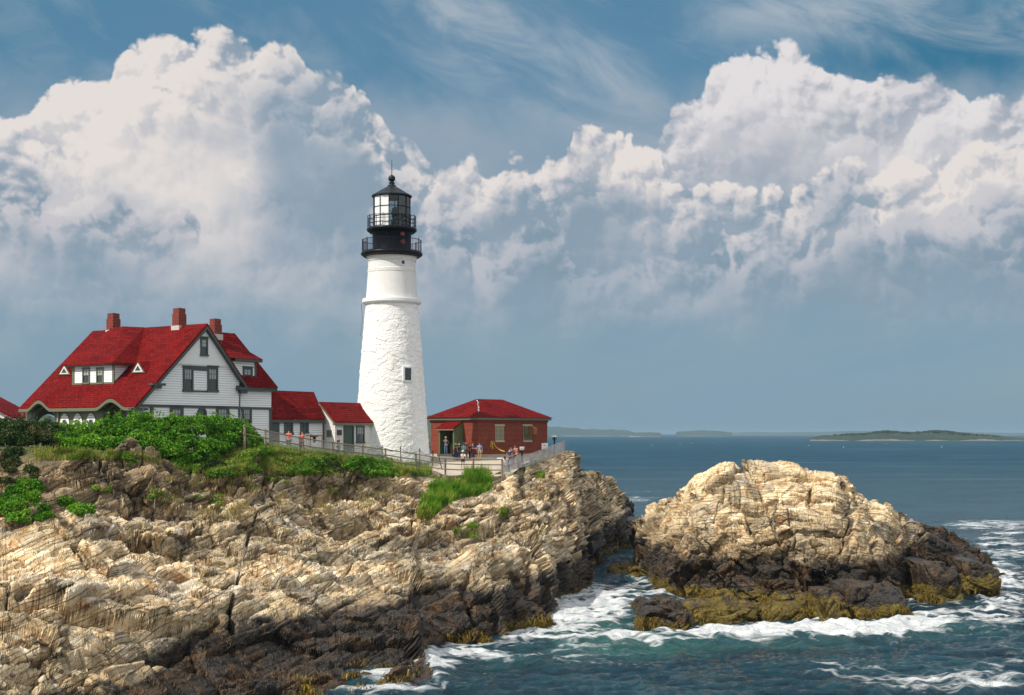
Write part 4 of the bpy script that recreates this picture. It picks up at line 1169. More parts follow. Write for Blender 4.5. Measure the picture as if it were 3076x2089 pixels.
# gable wall (clapboard) as one concave sheet, with a green base band
Wg = WA.shift(-.32)
aL = WA.az(1200 / 2.582, 1214)[0]; aRt = WA.az(1880 / 2.582, 1216)[0]
zBelt = 13.95
w = MB(); e = .2
w.ext([Wg.P(.45, zBelt), Wg.P(aRt, zBelt), Wg.P(aRt, roof_z(aRt) - e), Wg.P(tR, zR - e - .1), Wg.P(.45, roof_z(.45) - e)], -nA * .2)
w.ext([Wg.P(aL, GZ - .6, .03), Wg.P(aRt, GZ - .6, .03), Wg.P(aRt, zBelt - .12, .03), Wg.P(aL, zBelt - .12, .03)], -nA * .2)
w.ext([Wg.P(.45, zBelt - .75, .0), Wg.P(aL - .15, zBelt - .75, .0), Wg.P(aL - .15, zBelt - .13, .0), Wg.P(.45, zBelt - .13, .0)], -nA * .2)
w.build('gable_wall', M['clap'], house)
# smooth white attic panel with a scalloped lower edge
pY = 850 + 634 / 2.582
zs = WA.az(1560 / 2.582, pY, -.3)[1]
aS0 = (zs + .25 - ZE) / sl + .05; aS1 = tR + (zR - zs - .2) / slB - .1
w = MB(); w.ext([Wg.P(aS0, zs, .05), Wg.P(aS1, zs, .05), Wg.P(tR, zR - .38, .05)], -nA * .045)
n = 44
for i in range(n):
    x0 = aS0 + (aS1 - aS0) * i / n; x1 = aS0 + (aS1 - aS0) * (i + .72) / n; xm = (x0 + x1) / 2
    w.ext([Wg.P(x0, zs, .055), Wg.P(x1, zs, .055), Wg.P(x1 - .02, zs - .12, .055), Wg.P(xm, zs - .18, .055), Wg.P(x0 + .02, zs - .12, .055)], -nA * .04)
w.build('attic_panel', M['smooth_white'], house)
t = MB()
Wg.box(t, .2, aRt + .03, zBelt - .14, zBelt + .04, 0, .10); Wg.box(t, aRt - .14, aRt + .04, GZ - .6, zBelt - .14, .03, .09)
Wg.box(t, aL - .16, aL + .12, GZ - .6, zBelt - .14, .03, .09); Wg.box(t, .35, aL - .16, zBelt - 1.0, zBelt - .75, 0, .08); Wg.box(t, .35, .6, GZ, zBelt - .75, 0, .08)
Wg.box(t, aRt - .02, aRt + .06, zBelt, zBk - .7, 0, .05)
t.build('corner_board', M['trim'], house)
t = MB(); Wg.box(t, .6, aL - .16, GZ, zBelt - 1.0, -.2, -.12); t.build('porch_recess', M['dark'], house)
def zr(x0, y0, x1, y1): return (x0 / 2.582, 850 + y0 / 2.582, x1 / 2.582, 850 + y1 / 2.582)
window(house, Wg, *Wg.rect(*zr(1549, 425, 1606, 563)), cas=.10, head=.03, off=.05, cols=1, rows=4, label='narrow attic window under the gable peak')
# paired upper windows in a green surround
for X0, X1 in ((1417, 1497), (1607, 1688)):
    window(house, Wg, *Wg.rect(*zr(X0, 650, X1, 840)), cas=.13, head=.03, cols=3, rows=4)
a0, a1, z0, z1 = Wg.rect(*zr(1497, 650, 1607, 842))
t = MB(); Wg.box(t, a0, a1, z1 - .28, z1 + .03, 0, .07); t.build('window_header', M['trim'], house)
t = MB(); Wg.box(t, a0, a1, z0 - .05, z0 + .06, 0, .08); t.build('window_sill', M['trim'], house)
for X0, X1 in ((1316, 1420), (1674, 1775)):
    a0, a1, z0, z1 = Wg.rect(*zr(X0, 955, X1, 1045), off=.03); window(house, Wg, a0, a1, z1 - 1.75, z1, cas=.22, head=.0, cols=3, rows=4, off=.03)
# oval window
a0, a1, z0, z1 = Wg.rect(*zr(1528, 966, 1601, 1042), off=.03)
def ellipse_ring(W, ac, zc, ra, rz, ia, iz, o0, o1, n=32, lo=0, hi=2 * math.pi):
    mb = MB(); vs = []; fs = []
    for k in range(n + 1):
        a = lo + (hi - lo) * k / n
        for (ra_, rz_) in ((ra, rz), (ia, iz)):
            for o in (o1, o0): vs.append(W.P(ac + ra_ * math.cos(a), zc + rz_ * math.sin(a), o))
    for k in range(n):
        b = 4 * k; fs += [(b, b + 4, b + 6, b + 2), (b + 1, b + 3, b + 7, b + 5), (b, b + 1, b + 5, b + 4), (b + 2, b + 6, b + 7, b + 3)]
    mb.add(vs, fs); return mb
def disc(W, ac, zc, ra, rz, o0, o1, n=32):
    mb = MB(); mb.ext([W.P(ac + ra * math.cos(2 * math.pi * k / n), zc + rz * math.sin(2 * math.pi * k / n), o1) for k in range(n)], W.n * (o0 - o1)); return mb
ac, zc = (a0 + a1) / 2, (z0 + z1) / 2 - .1; ra, rz_ = (a1 - a0) / 2, (z1 - z0) / 2 + .12
fr = ellipse_ring(Wg, ac, zc, ra, rz_, ra * .62, rz_ * .68, .031, .10).build('oval_window', M['trim'], house)
disc(Wg, ac, zc, ra * .62, rz_ * .68, .032, .05).build('pane', M['glass'], fr)
# porch front: olive wall with two open arches and three arched windows
Wp = WB.shift(-.5)
def ps(X): return Wp.az(X / 2.582, 1230)[0]
zt = ZE - .2
def arch(ac, r_, zsp, n=18): return [Wp.P(ac - r_ * math.cos(math.pi * k / n), zsp + r_ * math.sin(math.pi * k / n)) for k in range(n + 1)]
aM = Wp.az(200 / 2.582, 1225)[0]; aN = Wp.az(1050 / 2.582, 1225)[0]
A1, A2 = -arch_s[0], -arch_s[1]
Wp_y = WA
pts = [Wp.P(aM, GZ - .5)]
r1, r2 = 1.25, 1.45
pts += [Wp.P(A1 - r1, GZ - .5)] + arch(A1, r1, zt - 1.02) + [Wp.P(A1 + r1, GZ - .5)]
pts += [Wp.P(A2 - r2, GZ - .5)] + arch(A2, r2, zt - 1.15) + [Wp.P(A2 + r2, GZ - .5)]
pts += [Wp.P(aN - .05, GZ - .5)]
topn = 60
for k in range(topn + 1):
    a = aN - .05 + (aM - aN + .05) * k / topn
    pts.append(Wp.P(a, zt + brow(-a, 0) * .95))
w = MB(); w.ext(pts, -nB * .22); w.build('porch_front', M['otrim'], house)
for ac, r_, zsp in ((A1, r1, zt - 1.02), (A2, r2, zt - 1.15)):
    mb = ellipse_ring(Wp, ac, zsp, r_ + .22, r_ + .2, r_ - .02, r_ - .02, .0, .06, 24, 0, math.pi); mb.build('arch_trim', M['trim'], house)
# inner house wall behind the porch, and the left end wall (with its own arch to look through)
Wi = WB.shift(-2.6)
w = MB(); w.ext([Wi.P(A1 + 1.5, GZ - .5), Wi.P(aN, GZ - .5), Wi.P(aN, ZE + 1.6), Wi.P(A1 + 1.5, ZE + 1.6)], -nB * .2); w.build('porch_inner_wall', M['clap'], house)
We = Wall(HL(sL - .7, 0, 0), uH, vH)         # left end, outward normal vH
w = MB()
ep = [We.P(.5, GZ - .5)] + [We.P(1.9 - 1.15 * math.cos(math.pi * k / 16), 12.25 + 1.15 * math.sin(math.pi * k / 16)) for k in range(17)]
ep = [We.P(.5, GZ - .5), We.P(.75, GZ - .5)] + ep[1:] + [We.P(3.05, GZ - .5), We.P(tBk - .5, GZ - .5), We.P(tBk - .5, roof_z(tBk - .5) - .2), We.P(tR, zR - .3), We.P(.5, roof_z(.5) - .2)]
w.ext(ep, -vH * .2); w.build('end_wall', M['otrim'], house)
for X in (507, 608, 711):
    ac = ps(X); mb = MB(); zc = 12.62
    pts = [Wp.P(ac - .50, zc - 1.2, .02), Wp.P(ac + .50, zc - 1.2, .02)] + [Wp.P(ac + .50 * math.cos(math.pi * k / 14), zc + .0 + .78 * math.sin(math.pi * k / 14), .02) for k in range(15)]
    mb.ext(pts, nB * .05); fr = mb.build('arched_window', M['clap'], house)
    mb = ellipse_ring(Wp, ac, zc - .12, .31, .48, .25, .42, .07, .10, 20, 0, math.pi); mb.build('arch_frame', M['otrim'], fr)
    mb = MB(); mb.ext([Wp.P(ac - .25, zc - 1.1, .071), Wp.P(ac + .25, zc - 1.1, .071)] + [Wp.P(ac + .25 * math.cos(math.pi * k / 14), zc - .12 + .42 * math.sin(math.pi * k / 14), .071) for k in range(15)], nB * .012); mb.build('pane', M['glass'], fr)
# downpipe
t = MB(); a = ps(455); Wp.box(t, a - .06, a + .06, GZ, zt - .15, .0, .12); t.build('downpipe', M['stone'], house)
# front dormer with a hipped roof
NS = Vector(nB * sl + Z).normalized(); P0S = HL(0, 0, ZE)
def onslope(xz, yz): return hit_plane(xz / 2.582, 850 + yz / 2.582, P0S, NS)
def loc(p): q = p - C0; return q.dot(vH), q.dot(uH), p.z
b0, b1 = loc(onslope(570, 782)), loc(onslope(880, 782))
tw = (b0[1] + b1[1]) / 2; zb = (b0[2] + b1[2]) / 2
Wd = Wall(HL(0, tw, 0), -vH, nB)
a0, a1, _, zt_ = Wd.rect(*zr(570, 645, 880, 782))
tdep = (zt_ - ZE) / sl
w = MB(); w.ext([Wd.P(a0, zb - .05), Wd.P(a1, zb - .05), Wd.P(a1, zt_), Wd.P(a0, zt_)], -nB * .15)
w.ext([HL(-a1, tw, zb - .05), HL(-a1, tdep, zt_), HL(-a1, tw, zt_)], vH * .15); w.ext([HL(-a0, tw, zb - .05), HL(-a0, tdep, zt_), HL(-a0, tw, zt_)], -vH * .15)
dorm = w.build('dormer', M['clap'], house)
t = MB()
for a in (a0, a1): Wd.box(t, a - .1, a + .1, zb, zt_, .0, .05)
Wd.box(t, a0 - .1, a1 + .1, zb - .08, zb + .06, 0, .06)
Wd.box(t, a0 - .5, a1 + .4, zt_, zt_ + .16, -.2, .38)
t.ext([HL(-a1 - .42, tw - .38, zt_), HL(-a1 - .42, tdep + .2, zt_), HL(-a1 - .42, tdep + .2, zt_ + .16), HL(-a1 - .42, tw - .38, zt_ + .16)], vH * .4)
t.build('dormer_trim', M['otrim'], dorm)
ze = zt_ + .17
E1_ = HL(-a0 + .55, tw - .45, ze); E2_ = HL(-a1 - .5, tw - .45, ze)
tin = (ze - ZE) / sl + .02
E3_ = HL(-a1 - .5, tin, ze); E0_ = HL(-a0 + .55, tin, ze)
sA = loc(hit_plane(945 / 2.582, 850 + 337 / 2.582, HL(0, tR - 1.1, 0), uH))
pA = HL(sA[0], tR - 1.0, sA[2]); pR = HL(loc(hit_plane(1120 / 2.582, 850 + 348 / 2.582, HL(0, tR, 0), uH))[0], tR, zR + .02)
pL = HL(sA[0] + 3.4, tR - .02, zR + .0)
r = MB(); r.add([E0_, E1_, E2_, E3_, pA, pR, pL, E1_ - Z * .12, E2_ - Z * .12, E3_ - Z * .12], [(1, 2, 4), (2, 3, 5, 4), (0, 1, 4, 6), (4, 5, 6), (1, 7, 8, 2), (2, 8, 9, 3)])
r.build('dormer_roof', M['shingle'], dorm)
for X0, X1 in ((642, 698), (750, 804)):
    q0, q1, q2, q3 = Wd.rect(*zr(X0, 655, X1, 780)); window(dorm, Wd, q0, q1, q2, q3, cas=.09, cols=2, rows=4, frame='otrim')
# two little triangular roof vents
for (xa, ya, xl, xr_, yb) in ((515, 632, 462, 556, 715), (1085, 608, 1030, 1132, 700)):
    L_, R_ = onslope(xl, yb), onslope(xr_, yb); tl = loc((L_ + R_) / 2)
    sl0, sl1, tw_, zb_ = loc(L_)[0], loc(R_)[0], tl[1], tl[2]
    Wv = Wall(HL(0, tw_, 0), -vH, nB); sm_ = (sl0 + sl1) / 2; zp = Wv.az(xa / 2.582, 850 + ya / 2.582)[1]
    tb = (zp - ZE) / sl
    r = MB(); r.add([HL(sl0 + .08, tw_ - .15, zb_ - .05), HL(sm_, tw_ - .15, zp), HL(sm_, tb, zp), HL(sl1 - .08, tw_ - .15, zb_ - .05), HL(sl0, tw_ + .3, zb_ + .2), HL(sl1, tw_ + .3, zb_ + .2)], [(0, 1, 2, 4), (1, 3, 5, 2)])
    d = r.build('roof_vent', M['shingle'], house)
    t = MB(); h_ = (zp - zb_)
    def tri(k, o): return [Wv.P(-sm_ - (sl0 - sm_) * k, zb_ + h_ * (1 - k) * .35, o), Wv.P(-sm_ + (sl0 - sm_) * k, zb_ + h_ * (1 - k) * .35, o), Wv.P(-sm_, zb_ + h_ * (.35 + .65 * k) if k < 1 else zp, o)]
    o_, i_ = tri(1, .12), tri(.62, .12)
    t.ext(o_, -nB * .06); t.build('vent_frame', M['otrim'], d)
    t = MB(); t.ext(tri(.72, .14), -nB * .015); t.build('vent_surround', M['smooth_white'], d)
    t = MB(); t.ext(tri(.45, .15), -nB * .005); t.build('pane', M['glass'], d)
# chimneys
def chimney(x0, x1, y0, y1, t_, base='lead', w=.36):
    W = Wall(HL(0, t_ - w, 0), -vH, nB)
    q0, q1, q2, q3 = W.rect(*zr(x0, y0, x1, y1)); c = MB(); wd = (q1 - q0) * .62
    ww = wd
    W.box(c, q0, q0 + ww, q2 - 1.0, q3 - .55, -w * 2, 0); 
    W.box(c, q0 + .0, q0 + ww, q3 - .55, q3 - .42, -w * 2 - .0, .0); W.box(c, q0 + .05, q0 + ww - .05, q3 - .42, q3, -w * 2 + .05, -.05)
    ch = c.build('chimney', M['chbrick'], house)
    l = MB(); W.box(l, q0 - .06, q0 + ww + .06, q2 - .35, q2 + .08, -w * 2 - .05, .05); l.build('flashing', M['lead'], ch)
    l = MB(); W.box(l, q0 + .2, q0 + ww - .2, q3, q3 + .03, -w * 2 + .2, -.2); l.build('flue', M['dark'], ch)
chimney(825, 907, 235, 372, tR); chimney(1335, 1420, 195, 340, tR); chimney(1618, 1695, 278, 405, tR + 2.6)
# ---- rear wing to the right of the gable
Ww = WA.shift(-.55)
aW = Ww.az(2104 / 2.582, 1200)[0]
zw = Ww.az(2000 / 2.582, 850 + 840 / 2.582)[1]
w = MB(); w.ext([Ww.P(aRt - .3, zBelt), Ww.P(aW, zBelt), Ww.P(aW, zw), Ww.P(aRt - .3, zw)], -nA * .2)
w.ext([Ww.P(aRt - .3, GZ - .8, -.04), Ww.P(aW, GZ - .8, -.04), Ww.P(aW, zBelt - .1, -.04), Ww.P(aRt - .3, zBelt - .1, -.04)], -nA * .2)
w.ext([Ww.P(aW, GZ - .8, -.2), Ww.P(aW, zw, -.2), Ww.P(aW, zw, -8), Ww.P(aW, GZ - .8, -8)], -uH * .2)
w.build('wing_wall', M['clap'], house)
t = MB(); Ww.box(t, aRt - .2, aW + .1, zBelt - .14, zBelt + .02, -.04, .06); Ww.box(t, aW - .18, aW + .02, GZ - .8, zBelt - .14, -.04, .04); Ww.box(t, aRt - .35, aW + .35, zw, zw + .35, -.2, .3)
t.ext([Ww.P(aW + .02, zw, .3), Ww.P(aW + .35, zw, .3), Ww.P(aW + .35, zw + .35, .3), Ww.P(aW + .02, zw + .35, .3)], -nA * 8)
t.build('wing_fascia', M['trim'], house)
a0, a1, z0, z1 = Ww.rect(*zr(1874, 962, 1950, 1100)); window(house, Ww, a0, a1, z1 - 1.85, z1, cas=.17, cols=3, rows=4)
ez = zw + .36
aE = Ww.az(2155 / 2.582, 850 + 820 / 2.582, .4)[0]
# hipped wing roof; its hip line rises from the right front corner
hipT = Ww.shift(-.9).az(1985 / 2.582, 850 + 620 / 2.582)
cA = Ww.P(aE, ez, .4)
hb = 3.4; tanw = (hipT[1] - ez) / max(.3, (aE - hipT[0]))
zp = zR - .3; kk = (zp - ez) / tanw
A_ = Ww.P(aE, ez, .4); B_ = Ww.P(tBk + .02, ez, .4); Cc = Ww.P(aE, ez, -9); P1 = Ww.P(aE - kk, zp, .4 - kk * 1.02); P2 = Ww.P(aE - kk, zp, -9)
B2 = Ww.P(tBk - .6, zp, .4 - kk * 1.02)
r = MB(); r.add([A_, B_, P1, Cc, P2, B2, A_ - Z * .1, B_ - Z * .1, Cc - Z * .1], [(1, 0, 2, 5), (0, 3, 4, 2), (6, 0, 1, 7), (0, 6, 8, 3)])
wroof = r.build('wing_roof', M['shingle'], house)
# wing dormer
Wq = Ww.shift(-.05)
q0, q1, q2, q3 = Wq.rect(*zr(1800, 612, 1983, 776))
w = MB(); w.ext([Wq.P(q0, q2), Wq.P(q1, q2), Wq.P(q1, q3), Wq.P(q0, q3)], -nA * .15); w.ext([Wq.P(q1, q2, -.16), Wq.P(q1, q3, -.16), Wq.P(q1, q3, -3), Wq.P(q1, q2, -3)], -uH * .12)
d2 = w.build('wing_dormer', M['clap'], house)
t = MB(); Wq.box(t, q1 - .12, q1 + .03, q2, q3, 0, .05); Wq.box(t, q0, q1 + .38, q3, q3 + .2, -.2, .35)
t.ext([Wq.P(q1 + .02, q3, .35), Wq.P(q1 + .38, q3, .35), Wq.P(q1 + .38, q3 + .2, .35), Wq.P(q1 + .02, q3 + .2, .35)], -nA * 3.5); t.build('dormer_trim', M['trim'], d2)
x0, x1, y0, y1 = Wq.rect(*zr(1882, 655, 1956, 765)); window(d2, Wq, x0, x1, y0, y1, cas=.13, head=.02, cols=2, rows=4)
tp = Wq.shift(-2.4).az(1690 / 2.582, 850 + 398 / 2.582)
r = MB(); e_ = q3 + .21
r.add([Wq.P(q1 + .42, e_, .4), Wq.P(q0 - 1.0, e_, .4), Wq.P(tp[0], tp[1], -2.4), Wq.P(q1 + .42, e_, -5), Wq.P(tp[0], tp[1], -5), Wq.P(q0 - 3, tp[1], -2.4)], [(1, 0, 2, 5), (0, 3, 4, 2)])
r.build('dormer_roof', M['shingle'], d2)

# ================================================================== clapboard link building
def zz(x, y): return (750 + x / 4.225, 1100 + y / 4.225)
W1 = WA.shift(-.75)
def gabled_shed(name, label, cat, W, eaveL, eaveR, ridgeL, ridgeR, wallL, wallR, back, mat, z_floor, setb=.25, parent=None):
    """low building seen on its eave side: all four roof corners come from the photo"""
    aL_, zl = W.az(*eaveL); aR_, zr_ = W.az(*eaveR); ze = (zl + zr_) / 2
    Wb = W.shift(-back); rl, z1 = Wb.az(*ridgeL); rr, z2 = Wb.az(*ridgeR); zt_ = (z1 + z2) / 2
    wl, _ = W.shift(-setb).az(*wallL); wr, _ = W.shift(-setb).az(*wallR)
    th = thing(name, label, cat, tuple(W.P((wl + wr) / 2, z_floor, -back)))
    r = MB()
    r.ext([W.P(aL_, ze), W.P(aR_, ze), Wb.P(rr, zt_), Wb.P(rl, zt_)], (0, 0, -.1))
    r.ext([Wb.P(rl, zt_), Wb.P(rr, zt_), W.P(aR_, ze, -2 * back), W.P(aL_, ze, -2 * back)], (0, 0, -.1))
    r.build('roof', M['shingle'], th)
    w = MB(); Wf = W.shift(-setb)
    w.ext([Wf.P(wl, z_floor), Wf.P(wr, z_floor), Wf.P(wr, ze - .12), Wf.P(wl, ze - .12)], -W.n * .2)
    for a in (wl, wr - .2):
        tt = (zt_ - ze) / back
        w.ext([Wf.P(a, z_floor, -.21), Wf.P(a, ze - .15, -.21), Wf.P(a, zt_ - .22, -(back - setb)), Wf.P(a, ze - .12, -2 * (back - setb)), Wf.P(a, z_floor, -2 * (back - setb))], W.r * .2)
    w.build('wall', mat, th)
    return th, Wf, (aL_, aR_, ze, wl, wr, zt_, rl, rr)
link1, Wl, g1 = gabled_shed('link_building', 'low white clapboard link building joining the large house to the white brick outbuilding', 'building', W1,
    zz(268, 665), zz(962, 665), zz(262, 318), zz(815, 320), zz(270, 700), zz(938, 700), 1.7, M['clap'], 9.9)
t = MB(); W1.box(t, g1[0], g1[1], g1[2] - .34, g1[2] - .12, -.3, .02); Wl.box(t, g1[4] - .12, g1[4] + .01, 9.9, g1[2] - .34, 0, .04); Wl.box(t, g1[3], g1[3] + .9, 9.9, g1[2] - .35, .0, .04)
t.build('fascia', M['trim'], link1)
for X0, X1 in ((436, 546), (640, 744)):
    a0, a1, z0, z1 = Wl.rect(*zz(X0, 692), *zz(X1, 862)); window(link1, Wl, a0, a1, z0, z1, cas=.16, cols=3, rows=4, curtain=False)
# ================================================================== white brick outbuilding
D1 = WA.P(0, 0, .0) ; 
W2 = WA.shift(.25)
shed, Wf2, g2 = gabled_shed('oil_house', 'small white painted brick outbuilding with red roof and green door against the lighthouse base', 'building', W2,
    zz(1078, 705), zz(1700, 712), zz(884, 456), zz(1415, 468), zz(1083, 760), zz(1640, 760), 1.8, M['wbrick'], 9.6)
t = MB(); W2.box(t, g2[0] + .02, g2[1], g2[2] - .3, g2[2] - .1, -.22, .03)
Wb2 = W2.shift(-1.8)
t.ext([W2.P(g2[0], g2[2] - .1, .0), Wb2.P(g2[6], g2[5] - .1), Wb2.P(g2[6], g2[5] - .3), W2.P(g2[0], g2[2] - .3, .0)], W2.r * .12)
t.ext([Wb2.P(g2[6], g2[5] - .1), W2.P(g2[0], g2[2] - .1, -3.6), W2.P(g2[0], g2[2] - .3, -3.6), Wb2.P(g2[6], g2[5] - .3)], W2.r * .12)
t.build('fascia', M['otrim'], shed)
a0, a1, z0, z1 = Wf2.rect(*zz(1190, 750), *zz(1318, 1010))
t = MB(); Wf2.box(t, a0, a0 + .13, 9.6, z1, 0, .08); Wf2.box(t, a1 - .13, a1, 9.6, z1, 0, .08); Wf2.box(t, a0 + .13, a1 - .13, z1 - .13, z1, 0, .08)
dfr = t.build('door_frame', M['trim'], shed)
t = MB(); Wf2.box(t, a0 + .13, a1 - .13, 9.6, z1 - .13, 0.001, .03)
dr = t.build('door', M['door'], shed)
t = MB(); Wf2.box(t, a1 - .24, a1 - .18, 10.6, 10.75, .03, .08); t.build('handle', M['wire'], dr)
a0, a1, z0, z1 = Wf2.rect(*zz(1350, 757), *zz(1453, 972)); window(shed, Wf2, a0, a1, z0, z1, cas=.10, cols=3, rows=4)
a0, a1, z0, z1 = Wf2.rect(*zz(1107, 812), *zz(1166, 880)); t = MB(); Wf2.box(t, a0, a1, z0, z1, 0, .04)
tag(t.build('wall_plaque', M['plaque']), 'dark bronze plaque on the white brick wall left of the green door', 'plaque')
# louvre in the narrow end wall facing the house
We2 = Wall(Wf2.P(g2[3], 0), -W2.n, -W2.r)
t = MB(); We2.box(t, .35, .85, 11.7, 12.25, .01, .05)
lv = t.build('louvre', M['otrim'], shed)

# ================================================================== lighthouse
TC = Vector(((1177 - CX) / F * 113, 113, 0)); PX = F / 113
def tz(Y): return CH - (Y - HY) / PX
def ty(yz): return tz(450 + yz / 2.868)
lh = thing('lighthouse', 'tall white conical stone lighthouse with black iron lantern, two railed galleries and ball finial', 'lighthouse', (TC.x, TC.y, tz(1372)))
def tower_mesh():
    prof = [(3.32, tz(1395)), (3.20, tz(1365)), (3.06, tz(1300)), (2.90, tz(1220)), (2.72, tz(1130)), (2.52, tz(1040)), (2.33, tz(960)), (2.20, tz(916))]
    n, m = 360, 300
    zs_ = np.linspace(prof[0][1], prof[-1][1], m); rs = np.interp(zs_, [p[1] for p in prof], [p[0] for p in prof])
    ph = np.linspace(0, 2 * np.pi, n + 1)
    Rr, Ph = np.meshgrid(rs, ph, indexing='ij')[0], np.meshgrid(rs, ph, indexing='ij')[1]
    N = np.stack([np.cos(Ph), np.sin(Ph), 0 * Ph], -1)
    P = N * Rr[..., None] + np.array([TC.x, TC.y, 0]); P[..., 2] = zs_[:, None]
    fl = P.reshape(-1, 3)
    w_ = (np.stack([fbm(fl, 1.2, 2, 300 + k) for k in range(3)], 1) - .5) * .7
    f1, f2, h, v = vor((fl + w_) * np.array([1.35, 1.35, 2.6]), 311)
    d = (h01(h, 4) - .5) * .07 + (v * (np.stack([h01(h, 5), h01(h, 6), h01(h, 7)], 1) - .5)).sum(1) * .06 - .03 * np.exp(-((f2 - f1) / .07) ** 2)
    d *= .55; d += (fbm(fl, 3.5, 3, 320) - .5) * .045
    Q = fl + N.reshape(-1, 3) * d[:, None]
    Q = Q.reshape(P.shape); Q[:, -1] = Q[:, 0]
    return grid_mesh('stone_tower', Q, smooth=False)
link('stone_tower', tower_mesh(), M['rubble'], lh)
b = MB(); b.lathe([(2.20, tz(917)), (2.42, tz(914)), (2.50, tz(911)), (2.50, tz(903)), (2.46, tz(900)), (2.20, tz(899))], TC, 96); b.build('string_course', M['smooth_white'], lh)
b = MB(); b.lathe([(2.19, tz(900)), (2.10, tz(860)), (2.03, tz(822)), (2.06, tz(820)), (2.06, tz(817)), (2.02, tz(816)), (2.05, tz(814)), (2.05, tz(811)), (2.00, tz(810)), (2.00, tz(792)), (2.02, tz(789)), (2.08, tz(787)), (2.08, tz(785)), (2.04, tz(784)), (2.10, tz(780)), (2.10, tz(778)), (2.16, tz(774)), (2.22, tz(768)), (2.22, tz(762))], TC, 96)
b.build('brick_shaft', M['wbrick'], lh)
# porthole
ang = -math.pi / 2 + math.asin(38 / 71); nn_ = Vector((math.cos(ang), math.sin(ang), 0)); Wt = Wall(TC + nn_ * 2.0, Vector((-nn_.y, nn_.x, 0)), nn_)
fr = ellipse_ring(Wt, 0, tz(796), .27, .27, .17, .17, -.1, .06).build('porthole', M['smooth_white'], lh); disc(Wt, 0, tz(796), .18, .18, -.05, .02).build('pane', M['glass'], fr)
# lower gallery
b = MB(); b.lathe([(1.6, tz(762)), (2.22, tz(772)), (2.30, tz(775)), (2.55, tz(769)), (2.61, tz(767)), (2.61, tz(762)), (2.55, tz(760)), (1.6, tz(760))], TC, 96)
gal = b.build('lower_gallery', M['iron'], lh, True)
def railing(rad, z0, h, nb, npst, rails, par, name, br=.012, pr=.03):
    b = MB()
    for k in range(nb):
        a = 2 * math.pi * (k + .5) / nb; p = TC + Vector((math.cos(a), math.sin(a), 0)) * rad
        b.box(p + Vector((-br, -br, z0)), (2 * br, 0, 0), (0, 2 * br, 0), (0, 0, h))
    for k in range(npst):
        a = 2 * math.pi * (k + .3) / npst; p = TC + Vector((math.cos(a), math.sin(a), 0)) * rad
        b.tube([p + Z * z0, p + Z * (z0 + h + .12)], pr, 6)
    for f_ in rails:
        b.lathe([(rad - .022, z0 + h * f_ - .022), (rad + .022, z0 + h * f_ - .022), (rad + .022, z0 + h * f_ + .022), (rad - .022, z0 + h * f_ + .022), (rad - .022, z0 + h * f_ - .022)], TC, 72)
    return b.build(name, M['iron'], par)
railing(2.49, tz(761), tz(724) - tz(761), 92, 12, (.06, 1.0), lh, 'lower_railing')
# watch room
b = MB(); b.lathe([(1.66, tz(762)), (1.66, tz(755)), (1.64, tz(752)), (1.64, tz(705)), (1.78, tz(700)), (1.70, tz(698))], TC, 64); wr = b.build('watch_room', M['iron'], lh, True)
def on_cyl(off_px, r_):
    a = -math.pi / 2 + math.asin(off_px / PX / r_); n_ = Vector((math.cos(a), math.sin(a), 0)); return Wall(TC + n_ * r_, Vector((-n_.y, n_.x, 0)), n_)
Wk = on_cyl(-21, 1.62); ellipse_ring(Wk, 0, tz(716), .42, .36, .38, .32, 0, .06, 16, 0, math.pi).build('hatch_arch', M['iron'], lh)
for (ox, Y) in ((37, 709), (38, 733)):
    Wk = on_cyl(ox, 1.645); mb = MB(); rnd = random.Random(Y)
    mb.ext([Wk.P(.26 * rnd.uniform(.6, 1.1) * math.cos(k * .524), tz(Y) + .24 * rnd.uniform(.6, 1.1) * math.sin(k * .524), .012) for k in range(12)], -Wk.n * .05); mb.build('primer_patch', plain('red primer %d' % Y, (.20, .03, .02), .6), lh)
# upper gallery and railing
b = MB(); b.lathe([(1.55, tz(700)), (1.85, tz(702)), (2.05, tz(697)), (2.12, tz(694)), (2.12, tz(689)), (2.05, tz(687.5)), (1.3, tz(687.5))], TC, 96); b.build('upper_gallery', M['iron'], lh, True)
railing(2.04, tz(688), tz(653) - tz(688), 16, 16, (.35, .68, 1.0), lh, 'upper_railing', .02, .022)
# lantern room: ten facets with glazing bars; landward facets blanked with white panels
nF = 12; rl_ = 1.57; z0_, z1_ = tz(687), tz(594)
b = MB(); bw = MB(); bg_ = MB()
for k in range(nF):
    a = 2 * math.pi * k / nF - .065; a2 = 2 * math.pi * (k + 1) / nF - .065
    p, q = TC + Vector((math.cos(a), math.sin(a), 0)) * rl_, TC + Vector((math.cos(a2), math.sin(a2), 0)) * rl_
    b.tube([p + Z * z0_, p + Z * z1_], .035, 6)
    for f_ in (.0, .37, .66, 1.0):
        zz_ = z0_ + (z1_ - z0_) * f_; b.tube([p + Z * zz_, q + Z * zz_], .028, 5)
    mid = (a + a2) / 2; nx = math.cos(mid); ny = math.sin(mid)
    inn = Vector((nx, ny, 0))
    white = ny < .3 and nx < -.06
    tgt = bw if white else bg_
    tgt.ext([p + Z * z0_ - inn * .03, q + Z * z0_ - inn * .03, q + Z * z1_ - inn * .03, p + Z * z1_ - inn * .03], -inn * .02)
lan = b.build('lantern_room', M['iron'], lh)
bw.build('white_panel', M['smooth_white'], lan)
